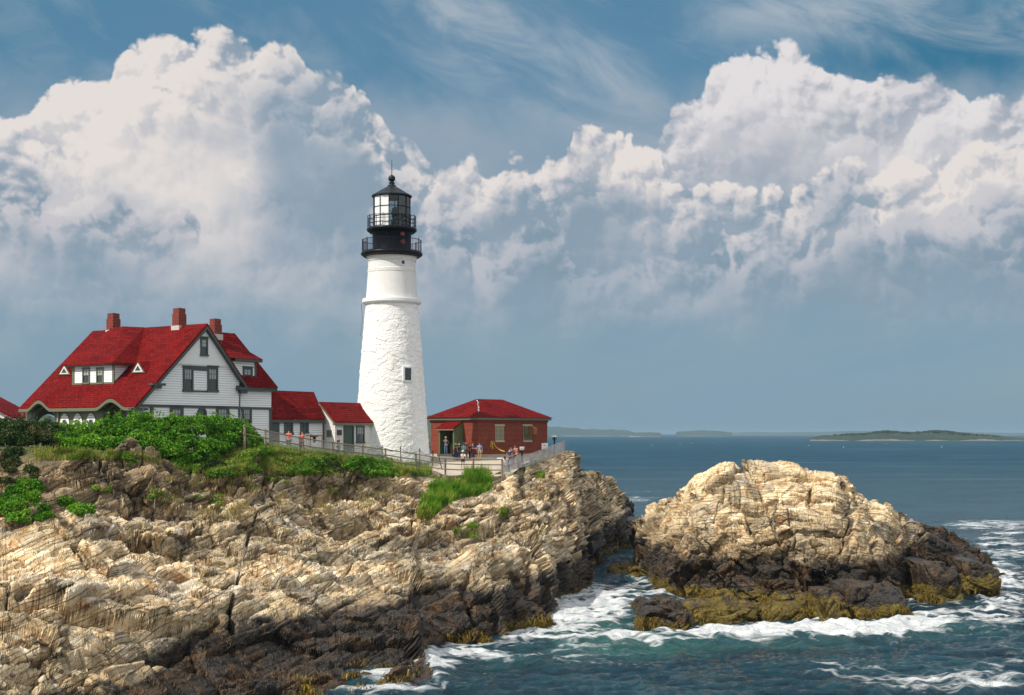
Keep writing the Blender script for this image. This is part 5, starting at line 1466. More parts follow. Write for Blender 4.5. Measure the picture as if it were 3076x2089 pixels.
def mat_clearglass():
    m, nt, b = newmat('lantern glazing'); 
    tr = nt.nodes.new('ShaderNodeBsdfTransparent'); tr.inputs[0].default_value = (.75, .82, .82, 1)
    gl = nt.nodes.new('ShaderNodeBsdfGlossy'); gl.inputs['Roughness'].default_value = .05
    fr = nt.nodes.new('ShaderNodeFresnel'); fr.inputs[0].default_value = 1.45; mx = nt.nodes.new('ShaderNodeMixShader')
    nt.links.new(fr.outputs[0], mx.inputs[0]); nt.links.new(tr.outputs[0], mx.inputs[1]); nt.links.new(gl.outputs[0], mx.inputs[2]); nt.links.new(mx.outputs[0], nt.nodes['Material Output'].inputs[0])
    return m
bg_.build('lantern_glass', mat_clearglass(), lan)
b = MB(); b.lathe([(0, z0_ + .02), (.42, z0_ + .02), (.42, z0_ + .7), (.25, z0_ + .75), (.30, z0_ + .9), (.42, z0_ + 1.3), (.30, z0_ + 1.75), (.0, z0_ + 1.85)], TC + Vector((.35, 0, 0)), 20); b.build('lamp_optic', M['roofiron'], lan, True)
b = MB(); b.ext([TC + Vector((.35, 1.1, z0_)), TC + Vector((1.05, .9, z0_)), TC + Vector((1.05, .9, z1_)), TC + Vector((.35, 1.1, z1_))], (0, .03, 0)); b.build('storm_panel', M['dark'], lan)
# roof, ball and rod
b = MB(); nR = 16; b.lathe([(1.50, tz(594)), (1.72, tz(592.5)), (1.72, tz(589)), (1.40, tz(583)), (.95, tz(573)), (.42, tz(562)), (.36, tz(561)), (.36, tz(558)), (.24, tz(557)), (.22, tz(553)), (.28, tz(550)), (.16, tz(548)), (.15, tz(546))], TC, nR); b.build('lantern_roof', M['roofiron'], lh)
b = MB(); b.lathe([(.30 * math.sin(math.pi * k / 14) + .001, tz(537) - .30 * math.cos(math.pi * k / 14)) for k in range(15)], TC, 24); b.build('vent_ball', M['roofiron'], lh, True)
b = MB(); b.tube([TC + Z * tz(528), TC + Z * tz(484)], [.035, .018], 6)
b.tube([TC + Z * tz(484), TC + Vector((-.06, 0, tz(481)))], .012, 5); b.tube([TC + Z * tz(484), TC + Vector((.06, 0, tz(481)))], .012, 5); b.build('lightning_rod', M['iron'], lh)
# tower window, sunk in a splayed white reveal
a = -math.pi / 2 + math.asin(52 / 94.5); nw = Vector((math.cos(a), math.sin(a), 0)); Wt = Wall(TC + nw * 2.80, Vector((-nw.y, nw.x, 0)), nw)
mb = MB()
for q in ((-.46, -.30, tz(1149), tz(1106)), (.30, .46, tz(1149), tz(1106)), (-.30, .30, tz(1110), tz(1106)), (-.30, .30, tz(1151), tz(1146))): Wt.box(mb, *q, -.25, .06)
fr = mb.build('window', M['smooth_white'], lh)
mb = MB(); Wt.box(mb, -.30, .30, tz(1146), tz(1110), -.2, -.02); mb.build('pane', M['glass'], fr)
mb = MB(); Wt.box(mb, -.30, .30, tz(1128.5), tz(1127), -.02, .0); Wt.box(mb, -.012, .012, tz(1146), tz(1110), -.02, -.005); Wt.box(mb, -.3, -.25, tz(1146), tz(1110), -.02, .0); Wt.box(mb, .25, .3, tz(1146), tz(1110), -.02, .0); mb.build('sash', M['trim'], fr)
b = MB(); b.tube([TC + Vector((-2.56, -.3, tz(916))), TC + Vector((-2.45, -.3, tz(960))), TC + Vector((-2.62, -.3, tz(1010)))], .015, 4); b.build('ground_wire', M['iron'], lh)

# ================================================================== brick signal building
uB = Vector((.68, .733, 0)).normalized(); vB = Vector((-uB.y, uB.x, 0)); nBA = Vector((uB.y, -uB.x, 0)); nBB = -uB
CB = at(1436, 1365, 120.0); CB.z = 0
VA = Wall(CB, uB, nBA); VB = Wall(CB, -vB, nBB)
def q4(x, y): return (1200 + x / 3.873, 1150 + y / 3.873)
LA = VA.az(1644, 1300)[0]; LB = -VB.az(1294, 1300)[0]
zE = VA.az(1436, 1257)[1]; z0b = VA.az(1436, 1366)[1]
bb = thing('signal_building', 'square red brick signal building with hipped red roof and green porch beside the lighthouse', 'building', tuple(CB + uB * LA / 2 + vB * LB / 2 + Z * 9.5))
def BL(s_, t_, z): return CB + vB * s_ + uB * t_ + Z * z
w = MB()
w.ext([BL(0, 0, z0b), BL(0, LA, z0b), BL(LB, LA, z0b), BL(LB, 0, z0b)], (0, 0, zE - z0b))
w.build('brick_wall', M['brick'], bb)
w = MB(); e_ = .07
w.ext([BL(-e_, -e_, zE - .34), BL(-e_, LA + e_, zE - .34), BL(LB + e_, LA + e_, zE - .34), BL(LB + e_, -e_, zE - .34)], (0, 0, .2)); w.build('brick_cornice', M['brick'], bb)
w = MB(); e_ = .28
w.ext([BL(-e_, -e_, zE - .14), BL(-e_, LA + e_, zE - .14), BL(LB + e_, LA + e_, zE - .14), BL(LB + e_, -e_, zE - .14)], (0, 0, .22)); w.build('eave_board', M['otrim'], bb)
e_ = .42; zc = zE + .09
zr0 = at(1437.5, 1199, 124.5).z
r = MB(); hw = (LB + 2 * e_) / 2
co = [BL(-e_, -e_, zc), BL(-e_, LA + e_, zc), BL(LB + e_, LA + e_, zc), BL(LB + e_, -e_, zc)]
ra_, rb_ = BL(LB / 2, hw - e_ - .1, zr0), BL(LB / 2, LA + e_ - hw + .1, zr0)
r.add(co + [ra_, rb_], [(0, 1, 5, 4), (1, 2, 5), (2, 3, 4, 5), (3, 0, 4), (3, 2, 1, 0)])
r.build('roof', M['shingle'], bb)
# droppings-stained ridge patches along the hip
mb = MB(); rnd = random.Random(4)
for k in range(16):
    f_ = .25 + .7 * k / 16 + rnd.uniform(-.01, .01); p = co[0].lerp(ra_, f_); s_ = rnd.uniform(.02, .07)
    nn2 = (co[1] - co[0]).cross(ra_ - co[0]).normalized()
    if nn2.z < 0: nn2 = -nn2
    c_ = p + uB * rnd.uniform(.0, .2) + nn2 * .02
    mb.ext([c_ + uB * s_ * math.cos(j * .9) + (ra_ - co[0]).normalized() * s_ * 2.2 * math.sin(j * .9) for j in range(7)], nn2 * .02)
tag(mb.build('bird_stain', M['smooth_white'], bb), kind='stuff')
w = MB(); e_ = .14
w.ext([BL(-e_, -e_, 8.8), BL(-e_, LA + e_, 8.8), BL(LB + e_, LA + e_, 8.8), BL(LB + e_, -e_, 8.8)], (0, 0, z0b - 8.8)); w.build('plinth', M['concrete'], bb)
w = MB(); VA.box(w, 0.2, 4.9, 8.8, z0b - .12, .15, 1.0); w.build('step', M['concrete'], bb)
for (X0, X1, hood) in ((1118, 1208, 0), (1445, 1530, 1)):
    a0, a1, z0, z1 = VA.rect(*q4(X0, 505), *q4(X1, 670))
    mb = MB(); VA.box(mb, a0 - .15, a1 + .15, z1, z1 + .16, 0, .06)
    VA.box(mb, a0 - .08, a1 + .08, z0 - .17, z0, 0, .09); VA.box(mb, a0 - .05, a0, z0, z1, 0, .04); VA.box(mb, a1, a1 + .05, z0, z1, 0, .04); fr = mb.build('window', M['stone'], bb)
    mb = MB(); VA.box(mb, a0, a1, z0, z1, .001, .03); mb.build('boarding', M['otrim'], fr)
    mb = MB(); n_ = 6
    for k in range(n_ + 1):
        a = a0 + (a1 - a0) * k / n_; VA.box(mb, a - .025, a + .025, z0, z1, .03, .06)
    for k in range(3):
        z = z0 + (z1 - z0) * (k + .5) / 3; VA.box(mb, a0, a1, z - .02, z + .02, .061, .08)
    mb.build('grille', M['stone'] if not hood else M['otrim'], fr)
    if hood:
        b0_, b1_, y0_, y1_ = VA.rect(*q4(1482, 505), *q4(1545, 606))
        mb = MB(); n_ = 10; pr_ = [(.03, y1_)] + [(.03 + .85 * math.sin(math.pi / 2 * k / n_), y1_ - .28 + .28 * math.cos(math.pi / 2 * k / n_) ) for k in range(n_ + 1)] + [(.88, y0_ + .05), (.70, y0_), (.03, y0_)]
        mb.ext([VA.P(b0_, z_, o_) for o_, z_ in pr_], VA.r * (b1_ - b0_) * .62); mb.build('rusty_hood', M['rustm'], bb)
        mb = MB(); VA.box(mb, a0, b0_ - .02, z1 - .85, z1, .08, .2); mb.build('shutter', M['otrim'], bb)
# green entrance porch on the left face
p0, _ = VB.az(1387, 1320); 
prj = 1.15
Wpf = VB.shift(prj)
fa0 = Wpf.az(1317.5, 1320)[0]; fa1 = Wpf.az(1364, 1320)[0]
zpe = Wpf.az(1340, 1289)[1]; zpt = VB.az(1370, 1268)[1]; zfl = Wpf.az(1340, 1364)[1]
w = MB()
w.ext([Wpf.P(fa1, zfl - .4), Wpf.P(fa1, zpe), Wpf.P(fa1, zpt, -prj), Wpf.P(fa1, zfl - .4, -prj)], -Wpf.r * .06)
w.ext([Wpf.P(fa0, zfl - .4), Wpf.P(fa0, zpe), Wpf.P(fa0, zpt, -prj), Wpf.P(fa0, zfl - .4, -prj)], Wpf.r * .06)
Wpf.box(w, fa0 + .06, fa0 + .16, zfl, zpe, -.1, 0); Wpf.box(w, fa1 - .16, fa1 - .06, zfl, zpe, -.1, 0); Wpf.box(w, fa0 + .16, fa1 - .16, zpe - .1, zpe, -.1, 0)
por = w.build('porch', plain('green porch paint', (.10, .13, .055), .6, var=.35, scale=3), bb)
w = MB(); Wpf.box(w, fa0 + .06, fa1 - .06, zfl - .45, zfl, -prj, .25); w.build('porch_step', M['trim'], por)
w = MB(); Wpf.box(w, fa0 + .25, fa1 - .1, zfl, zpe - .2, -prj + .01, -prj + .05); w.build('inner_door', plain('dark green door', (.014, .035, .020), .5), por)
w = MB(); w.ext([Wpf.P(fa0 - .2, zpe - .02, .2), Wpf.P(fa1 + .12, zpe - .02, .2), Wpf.P(fa1 + .02, zpt, -prj + .02), Wpf.P(fa0 - .1, zpt, -prj + .02)], (0, 0, .09)); w.build('porch_roof', M['shingle'], por)
w = MB(); Wpf.box(w, fa0 - .2, fa1 + .12, zpe - .14, zpe - .03, .12, .2); w.build('porch_fascia', M['otrim'], por)
w = MB(); sa, sb = VB.az(1342, 1265)[0], VB.az(1388, 1265)[0]; zg = VB.az(1365, 1262)[1]; VB.box(w, sa, sb, zg - .06, zg + .06, .02, .12); w.build('lamp_strip', M['lead'], bb)

# ================================================================== little building at the far left edge
Wx = Wall(at(12, 1225, 104), uH, nA)
sh = thing('far_cottage', 'corner of a small red-roofed white building at the left edge', 'building', tuple(at(-40, 1290, 104)))
e0 = at(36, 1254, 112); 
r = MB(); uu = uH; rl0 = at(-10, 1218, 103)
b0 = Vector((rl0.x, rl0.y, 0))
zE_, zP = e0.z, e0.z + 2.2
w = MB(); w.ext([Vector((e0.x - 4.4, e0.y, zP)), Vector((e0.x, e0.y, zE_)), Vector((e0.x, e0.y, 9.5)), Vector((e0.x - 8.8, e0.y, 9.5)), Vector((e0.x - 8.8, e0.y, zE_))][::-1], (0, .2, 0)); w.build('gable_wall', M['clap'], sh)
r.ext([Vector((e0.x + .2, e0.y - .4, zE_ - .1)), Vector((e0.x - 4.4, e0.y - .4, zP + .1)), Vector((e0.x - 4.4, e0.y + 6, zP + .1)), Vector((e0.x + .2, e0.y + 6, zE_ - .1))], (0, 0, .15))
r.ext([Vector((e0.x - 9.0, e0.y - .4, zE_ - .1)), Vector((e0.x - 4.4, e0.y - .4, zP + .1)), Vector((e0.x - 4.4, e0.y + 6, zP + .1)), Vector((e0.x - 9.0, e0.y + 6, zE_ - .1))], (0, 0, .15))
r.build('roof', M['shingle'], sh)
# ------------------------------------------------------------------ plants
rng = np.random.default_rng(5)
def inpoly(X, Y, poly):
    c = np.zeros(len(X), bool); n = len(poly)
    for i in range(n):
        x1, y1 = poly[i]; x2, y2 = poly[(i + 1) % n]
        cond = ((y1 > Y) != (y2 > Y)) & (X < (x2 - x1) * (Y - y1) / (y2 - y1 + 1e-9) + x1)
        c ^= cond
    return c
def scatter(poly, n, clump=0, thr=.5, sc=.02, seed=0):
    """ground points seen inside a photo polygon"""
    P_ = np.array(poly, float); lo, hi = P_.min(0), P_.max(0); out = []
    while len(out) < n:
        q = rng.uniform(lo, hi, (n * 2, 2)); q = q[inpoly(q[:, 0], q[:, 1], poly)]
        if clump:
            v = fbm(np.c_[q, np.zeros(len(q))], sc, 3, seed + 500); q = q[rng.random(len(q)) < np.clip((v - thr) * clump + .5, 0, 1)]
        if not len(q): break
        for X, Y in q:
            p = see(X, Y)
            if p is not None: out.append(p)
            if len(out) >= n: break
    return np.array([tuple(p) for p in out])
def clump_leaves(centres, radii, dens, seed, low=-.35, squash=.8):
    """leaf positions on the outer shell of many small clumps"""
    g = np.random.default_rng(seed); out = []
    for c, r_ in zip(centres, radii):
        n = max(8, int(dens * r_ * r_ * 12.6)); v = g.normal(size=(n, 3)); v /= np.linalg.norm(v, axis=1)[:, None]
        v = v[v[:, 2] > low]; rr = r_ * (1 - g.exponential(.16, len(v)).clip(0, .8))
        q = v * rr[:, None]; q[:, 2] *= squash; out.append(q + c)
    return np.concatenate(out)
HT = [(-500, 1262), (-60, 1258), (0, 1257), (58, 1260), (124, 1270), (155, 1266), (175, 1276), (275, 1278), (306, 1262), (330, 1248), (385, 1248), (426, 1237), (465, 1246), (488, 1257), (540, 1252), (658, 1255), (716, 1260), (742, 1270), (757, 1292), (775, 1312)]
def hedge(X0, X1, label, mat, seed, dens=95):
    g = np.random.default_rng(seed); cs, rs = [], []
    ctrl = []
    dm = np.interp((X0 + X1) / 2, [-400, 0, 600, 760], [84, 84, 86.5, 90.5])
    x0w, x1w = (X0 - CX) / F * dm, (X1 - CX) / F * dm
    n = int((x1w - x0w) * 4.2 * 7.5)
    for _ in range(n):
        X = g.uniform(X0 - 6, X1 + 6); d = np.interp(X, [-400, 0, 600, 700, 760], [84, 84, 86.3, 89, 91]) + g.uniform(-1.4, 2.2)
        x = (X - CX) / F * d; gz = ground(x, d)
        top = CH - (np.interp(X, [h[0] for h in HT], [h[1] for h in HT]) - HY) / F * d
        r_ = g.uniform(.30, .62); t = g.random() ** .8
        front = (d - np.interp(X, [-400, 0, 600, 700, 760], [84, 84, 86.3, 89, 91]) + 1.4) / 1.6
        tp = gz + (top - gz) * min(1, .42 + .58 * front)
        z = gz + .1 + (tp - r_ * .75 - gz) * t
        cs.append((x, d, z)); rs.append(r_)
    cs = np.array(cs)
    L = clump_leaves(cs, rs, dens, seed)
    # stray shoots along the top
    m = int((x1w - x0w) * 7)
    X = g.uniform(X0, X1, m); dd = np.interp(X, [-400, 0, 600, 700, 760], [84, 84, 86.3, 89, 91]) + g.uniform(-.3, 1.5, m)
    ex = []
    for a, b in zip(X, dd):
        top = CH - (np.interp(a, [h[0] for h in HT], [h[1] for h in HT]) - HY) / F * b; l = g.uniform(.15, .6)
        for k in range(12): ex.append(((a - CX) / F * b + l * k / 12 * g.uniform(-.3, .5), b, top - .2 + l * k / 12))
    L = np.concatenate([L, np.array(ex) + g.normal(size=(len(ex), 3)) * .04])
    base = Vector(((x0w + x1w) / 2, dm, ground((x0w + x1w) / 2, dm)))
    t = thing('hedge', label, 'hedge', tuple(base), group='hedge bushes along the cliff top')
    o = leaves_mesh('foliage', L, .115, mat, seed=seed, up=.5); o.data.transform(Matrix.Translation(-base)); o.parent = t
    s = MB()
    for _ in range(int(x1w - x0w) * 2 + 2):
        x = g.uniform(x0w, x1w); d = dm + g.uniform(-.8, 1.5); z = ground(x, d)
        s.tube([(x, d, z - .1), (x + g.uniform(-.2, .2), d, z + .9), (x + g.uniform(-.5, .5), d + g.uniform(-.3, .3), z + 1.7)], [.03, .02, .01], 5)
    tag(s.build('stem', M['bark'], t), kind='stuff')
hedge(-420, 40, 'darkest thorny hedge bush at the far left, in front of the white cottage corner', M['dleaf'], 61, 75)
hedge(40, 178, 'dull dark hedge bush in front of the leftmost porch arch of the house', M['dleaf'], 62)
hedge(178, 320, 'lower mid-green hedge bush in front of the three arched porch windows', M['leaf'], 63)
hedge(320, 492, 'tallest bright green hedge bush, below the corner of the red roof', M['leaf'], 64)
hedge(492, 775, 'long level bright green hedge bush below the white gable wall', M['leaf'], 65)

def stuff(o, label, cat): return tag(o, label, cat, kind='stuff')
def shrub(poly, n, rr, label, mat, seed, dens=130, leaf=.11, lift=.35, name='bush', group='bushes on the rocky slope'):
    p = scatter(poly, n); g = np.random.default_rng(seed); rs = g.uniform(*rr, len(p)); c = p + np.array([0, 0, 1]) * (rs * lift)[:, None]
    L = clump_leaves(c, rs, dens, seed, low=-.2, squash=.75)
    b = Vector(p.mean(0)); b.z = float(p[:, 2].min())
    o = leaves_mesh(name, L, leaf, mat, seed=seed, up=.5); o.data.transform(Matrix.Translation(-b)); o.location = b
    return tag(o, label, name, group)
# herbs and grass between the fence and the rocks (uncountable)
MEAD = [(560, 1385), (650, 1375), (720, 1345), (757, 1312), (800, 1318), (900, 1343), (1000, 1358), (1090, 1374), (1160, 1383), (1250, 1396), (1300, 1410), (1296, 1428), (1240, 1430), (1170, 1436), (1060, 1444), (960, 1428), (870, 1434), (800, 1420), (720, 1436), (640, 1442), (570, 1420)]
g1_ = scatter(MEAD, 26000, 5, .42, .03)
stuff(blades_mesh('meadow_grass', g1_, .42, .035, M['grass'], 71), 'long mixed green and straw grass on the bank below the rail fence', 'grass')
p = scatter(MEAD, 900, 7, .5, .02, 3); rs = rng.uniform(.12, .36, len(p))
stuff(leaves_mesh('wild_herbs', clump_leaves(p + np.array([0, 0, .1]), rs, 260, 5, -.1), .085, M['wild'], seed=9, up=.6), 'low leafy green herbs on the bank below the rail fence', 'herbs')
shrub([(1035, 1392), (1100, 1385), (1160, 1405), (1165, 1432), (1100, 1442), (1050, 1420)], 46, (.3, .5), 'rounded bright green bush on the bank below the rail fence near the tower', M['leaf'], 72)
shrub([(590, 1378), (660, 1372), (690, 1400), (640, 1425), (600, 1410)], 30, (.3, .5), 'dark green bush tumbling over the rock edge below the right end of the hedge', M['dleaf'], 73)
shrub([(955, 1395), (1010, 1392), (1020, 1425), (965, 1430)], 16, (.22, .36), 'small dark rose bush on the bank below the middle of the rail fence', M['dleaf'], 74)
shrub([(1130, 1368), (1160, 1366), (1165, 1384), (1135, 1384)], 8, (.2, .34), 'small green bush right against a fence post in front of the lighthouse base', M['leaf'], 76)
# left slope ivy and scrub
stuff(leaves_mesh('ivy', clump_leaves(scatter([(-60, 1520), (0, 1490), (60, 1440), (110, 1450), (130, 1480), (200, 1500), (275, 1528), (270, 1545), (160, 1565), (0, 1572), (-60, 1560)], 420, 6, .5, .03) + np.array([0, 0, .0]), rng.uniform(.10, .32, 420), 170, 81, -.1), .10, M['leaf'], seed=82, up=.6), 'bright green creeping ivy spread over the rocks at the left edge', 'ivy')
stuff(leaves_mesh('creeper', clump_leaves(scatter([(-60, 1345), (60, 1350), (50, 1385), (100, 1410), (108, 1435), (40, 1445), (-60, 1470)], 300, 6, .5, .03), rng.uniform(.12, .32, 300), 150, 83, -.1), .10, M['dleaf'], seed=84, up=.6), 'dark green creeper below the hedge at the left edge', 'creeper')
gz_ = scatter([(100, 1352), (330, 1362), (600, 1400), (640, 1425), (560, 1420), (430, 1385), (220, 1385), (110, 1385)], 5200, 5, .45, .03)
stuff(blades_mesh('cliff_grass', gz_, .34, .03, M['grass'], 85), 'thin grass along the foot of the hedge', 'grass')
# straw tufts in the rock joints
tuf = scatter([(500, 1440), (640, 1425), (820, 1440), (1010, 1450), (1230, 1450), (1230, 1500), (1000, 1545), (780, 1560), (600, 1560), (440, 1500)], 190, 8, .5, .02, 9)
bl = np.concatenate([t + rng.normal(size=(26, 3)) * np.array([.16, .16, .02]) for t in tuf])
stuff(blades_mesh('dry_grass', bl, .28, .024, M['straw'], 86), 'dry straw-coloured grass tufts in the joints of the rock slope', 'grass')
for k, (x, y, w_, h_, lab) in enumerate(((835, 1453, 34, 14, 'small green bush in a rock joint left of the deep cleft'), (628, 1505, 36, 16, 'flat dark green bush on the open rock below the straw grass'), (470, 1490, 18, 10, 'tiny green bush among the tilted blocks under the hedge'),
    (395, 1395, 16, 22, 'upright green bush hanging between two blocks under the hedge'), (300, 1470, 26, 12, 'small green bush under the big brown blocks at left'), (1000, 1480, 24, 12, 'small green bush in the shaded joints under the bank'))):
    shrub([(x - w_, y - h_), (x + w_, y - h_), (x + w_, y + h_), (x - w_, y + h_)], 9, (.14, .28), lab, M['wild'], 90 + k, 200, .08)
# reeds
RE = [(1255, 1560), (1262, 1520), (1285, 1490), (1288, 1468), (1310, 1456), (1375, 1456), (1395, 1440), (1440, 1436), (1468, 1440), (1478, 1472), (1440, 1490), (1380, 1500), (1330, 1530), (1290, 1568)]
rp = scatter(RE, 7000)
far_ = np.clip((imgX(rp) - 1270) / 160, 0, 1)
stuff(blades_mesh('tall_reeds', rp[(imgY(rp) < 1470) & (imgX(rp) > 1392)], 1.1, .05, M['reed'], 95, lean=.12), 'tall bright green reeds growing in the hollow below the plaza railing', 'reeds')
stuff(blades_mesh('reed_fringe', rp, .66, .04, M['reed'], 96, lean=.22), 'shorter yellow-green grass at the foot of the tall reeds', 'grass')
for k, (x, y, w_, h_, lab) in enumerate(((1385, 1608, 22, 10, 'left ochre grass tuft on the pale slab beside the rust-stained hollow'), (1418, 1600, 18, 20, 'taller right grass tuft on the pale slab beside the rust-stained hollow'), (1512, 1548, 14, 12, 'small green tuft on the pale slab below the knob'), (1622, 1432, 14, 6, 'small green tuft on the ledge under the chain-link fence'))):
    q = scatter([(x - w_, y - h_), (x + w_, y - h_), (x + w_, y + h_), (x - w_, y + h_)], 420)
    o = blades_mesh('grass_tuft', q, .38, .035, M['reed'], 97 + k, lean=.3); b = Vector(q.mean(0)); o.data.transform(Matrix.Translation(-b)); o.location = b
    tag(o, lab, 'grass tuft', 'grass tufts on the pale slab')
# ------------------------------------------------------------------ lawn and plaza sheets
def sheet(name, f_front, X0, X1, d1, mat, lift, kind='structure', n=90):
    xs = np.linspace(X0, X1, n); P = np.zeros((40, n, 3))
    for j, X in enumerate(xs):
        df = f_front(X); db = d1(X) if callable(d1) else d1
        for i in range(40):
            d = df + (db - df) * i / 39; x = (X - CX) / F * d
            P[i, j] = (x, d, ground(x, d))
    P[..., 2] = blur(P[..., 2:3], 3)[..., 0] + lift
    return tag(link(name, grid_mesh(name, P, smooth=True), mat), kind=kind)
def iv(xs, ys): return lambda X: float(np.interp(X, xs, ys))
sheet('plaza', iv([1296, 1338, 1422, 1508, 1560, 1640], [106.8, 104.8, 106.2, 108.4, 112, 119]), 1290, 1646, 126, M['paving'], .11)
sheet('lawn', iv([990, 1088, 1158, 1249, 1310], [96.5, 99.6, 102.6, 104.6, 107.4]), 985, 1318, iv([985, 1100, 1318], [104, 110, 112]), M['lawn'], .09)
lw = scatter([(1000, 1362), (1090, 1372), (1160, 1380), (1240, 1390), (1310, 1405), (1330, 1395), (1300, 1375), (1200, 1368), (1100, 1362)], 9000)
tag(blades_mesh('lawn_grass', lw + np.array([0, 0, .08]), .07, .02, M['wild'], 77), 'short mown grass around the foot of the lighthouse', 'grass', kind='stuff')

# ------------------------------------------------------------------ weathered rail fence
FP = [(735, 88.2, 1277), (797, 90, 1290), (899, 92.5, 1311), (998, 95.5, 1326), (1088, 99, 1338), (1158, 102, 1347), (1249, 104, 1361), (1338, 105, 1374.5), (1422, 106.4, 1376), (1508, 108.3, 1378)]
fence = thing('rail_fence', 'weathered grey wooden rail fence running down the bank in front of the lighthouse', 'fence', tuple(at(1088, 1380, 99)))
tops = []
for X, d, Y in FP:
    p = at(X, Y, d); g_ = ground(p.x, p.y); b = MB(); r_ = .075
    b.tube([(p.x, p.y, min(g_, p.z - 1.0) - .3), (p.x, p.y, p.z), (p.x, p.y, p.z + .02)], [r_, r_, r_ * .6], 8); b.build('post', M['wood'], fence, False); tops.append(p)
for i in range(len(tops) - 1):
    a_, b_ = tops[i], tops[i + 1]; off = Vector((0, -.10, 0))
    for k, dz in enumerate((.08, .50, .92) if i >= 5 else (.08, .58)):
        m = MB(); sag = -.015 * (k + 1)
        m.tube([a_ + off - Z * dz - (b_ - a_).normalized() * .1, (a_ + b_) / 2 + off - Z * (dz - sag), b_ + off - Z * (dz + .01)], .043, 8); m.build('rail', M['wood'], fence)
def wires(mb, a, b, ha, hb, st=.14, r_=.006):
    """diagonal link mesh between two posts; ha, hb: (bottom, top) heights at each end"""
    L = (b - a).length; n = int(L / st); H = min(ha[1] - ha[0], hb[1] - hb[0]); k = int(H / st)
    def pt(s_, t_):
        s_ = min(max(s_, 0), 1); lo = ha[0] + (hb[0] - ha[0]) * s_; hi = ha[1] + (hb[1] - ha[1]) * s_
        q = a.lerp(b, s_); return Vector((q.x, q.y, lo + (hi - lo) * t_))
    for i in range(-k, n):
        for sg in (1, -1):
            s0, s1 = i / n, (i + k) / n
            t0, t1 = (0, 1) if sg == 1 else (1, 0)
            if s0 < 0: t0 += (t1 - t0) * (-s0) / (s1 - s0); s0 = 0
            if s1 > 1: t1 = t0 + (t1 - t0) * (1 - s0) / (s1 - s0); s1 = 1
            mb.tube([pt(s0, t0), pt(s1, t1)], r_, 3, cap=False)
m = MB()
for i in range(1, 7):
    a_, b_ = tops[i], tops[i + 1]; o_ = Vector((0, -.04, 0))
    wires(m, a_ + o_, b_ + o_, (a_.z - .98, a_.z - .1), (b_.z - .98, b_.z - .1), .13, .007)
m.build('wire_mesh', M['wire'], fence)

# ------------------------------------------------------------------ chain-link fence climbing to the knob
CF = [(1512, 108.5, 1384, 1420), (1534, 109.5, 1379, 1414), (1556, 110.8, 1374, 1408), (1580, 112.2, 1367, 1402), (1604, 113.8, 1360, 1394), (1629, 115.5, 1351, 1384), (1652, 117, 1342, 1376), (1675, 119, 1332, 1366), (1697, 121, 1322, 1357)]
cfe = thing('chain_link_fence', 'silvery chain-link fence with white glint scraps climbing the rock to the knob', 'fence', tuple(at(1604, 1394, 113.8)))
cp = []
for X, d, Yt, Yb in CF:
    a_, b_ = at(X, Yb, d), at(X, Yt, d); b_.x, b_.y = a_.x, a_.y
    m = MB(); m.tube([a_ - Z * .5, b_], .028, 6); m.build('post', M['wire'], cfe); cp.append((a_, b_))
m, w1, sh_ = MB(), MB(), MB()
rnd = random.Random(11)
for i in range(len(cp) - 1):
    (a0, a1), (b0, b1) = cp[i], cp[i + 1]
    m.tube([a1, b1], .022, 6); m.tube([a0.lerp(a1, .5), b0.lerp(b1, .5)], .014, 5)
    wires(w1, a0 + Vector((0, -.03, 0)), b0 + Vector((0, -.03, 0)), (a0.z, a1.z), (b0.z, b1.z), .10, .007)
    for k in range(5):
        s0 = rnd.uniform(.0, .85); s1 = s0 + rnd.uniform(.06, .22); 
        t0, t1 = rnd.uniform(0, .3), rnd.uniform(.5, .98)
        q = lambda s_, t_: (a0.lerp(b0, min(s_, 1))).lerp(a1.lerp(b1, min(s_, 1)), t_) + Vector((0, .05 + rnd.uniform(0, .05), 0))
        sh_.ext([q(s0, t0), q(s1, t0 + rnd.uniform(-.1, .1)), q(s1 - .02, t1), q(s0 + .03, t1 - rnd.uniform(0, .2))], (0, .008, 0))  # white scraps added to stand for glints on the wire
m.build('rail', M['wire'], cfe); w1.build('wire_mesh', M['wire'], cfe); tag(sh_.build('torn_sheeting', plain('torn white netting', (.60, .58, .54), .7, var=.3, scale=6), cfe), kind='stuff')
cfe2 = thing('warning_sign', 'white warning sign with red lettering fixed to the chain-link fence by the brick corner', 'sign', tuple(at(1637, 1349, 116)))
sp = [at(1627, 1350.5, 116.2), at(1646, 1350.5, 117.2), at(1646, 1331, 117.2), at(1627, 1332, 116.2)]
for q in sp: q.y -= .1
m = MB(); m.ext(sp, (0, .02, 0)); m.build('board', M['smooth_white'], cfe2)
def text(body, p, w, rotz, mat, name, parent, tilt=R(90)):
    cu = bpy.data.curves.new(name, 'FONT'); cu.body = body; cu.size = 1; cu.align_x = 'CENTER'; cu.align_y = 'CENTER'; cu.extrude = .01
    o = bpy.data.objects.new('tmp', cu); COL.objects.link(o); bpy.context.view_layer.update()
    me = bpy.data.meshes.new_from_object(o.evaluated_get(bpy.context.evaluated_depsgraph_get())); bpy.data.objects.remove(o)
    xs = [v.co.x for v in me.vertices]; k = w / (max(xs) - min(xs))
    me.transform(Matrix.Translation(p) @ Matrix.Rotation(rotz, 4, 'Z') @ Matrix.Rotation(tilt, 4, 'X') @ Matrix.Scale(k, 4)); me.materials.clear()
    return link(name, me, mat, parent)
c_ = (sp[0] + sp[1] + sp[2] + sp[3]) / 4; rz_ = math.atan2(sp[1].y - sp[0].y, sp[1].x - sp[0].x)
text('DANGER', c_ + Vector((0, -.03, .06)), .46, rz_, M['red'], 'lettering', cfe2)

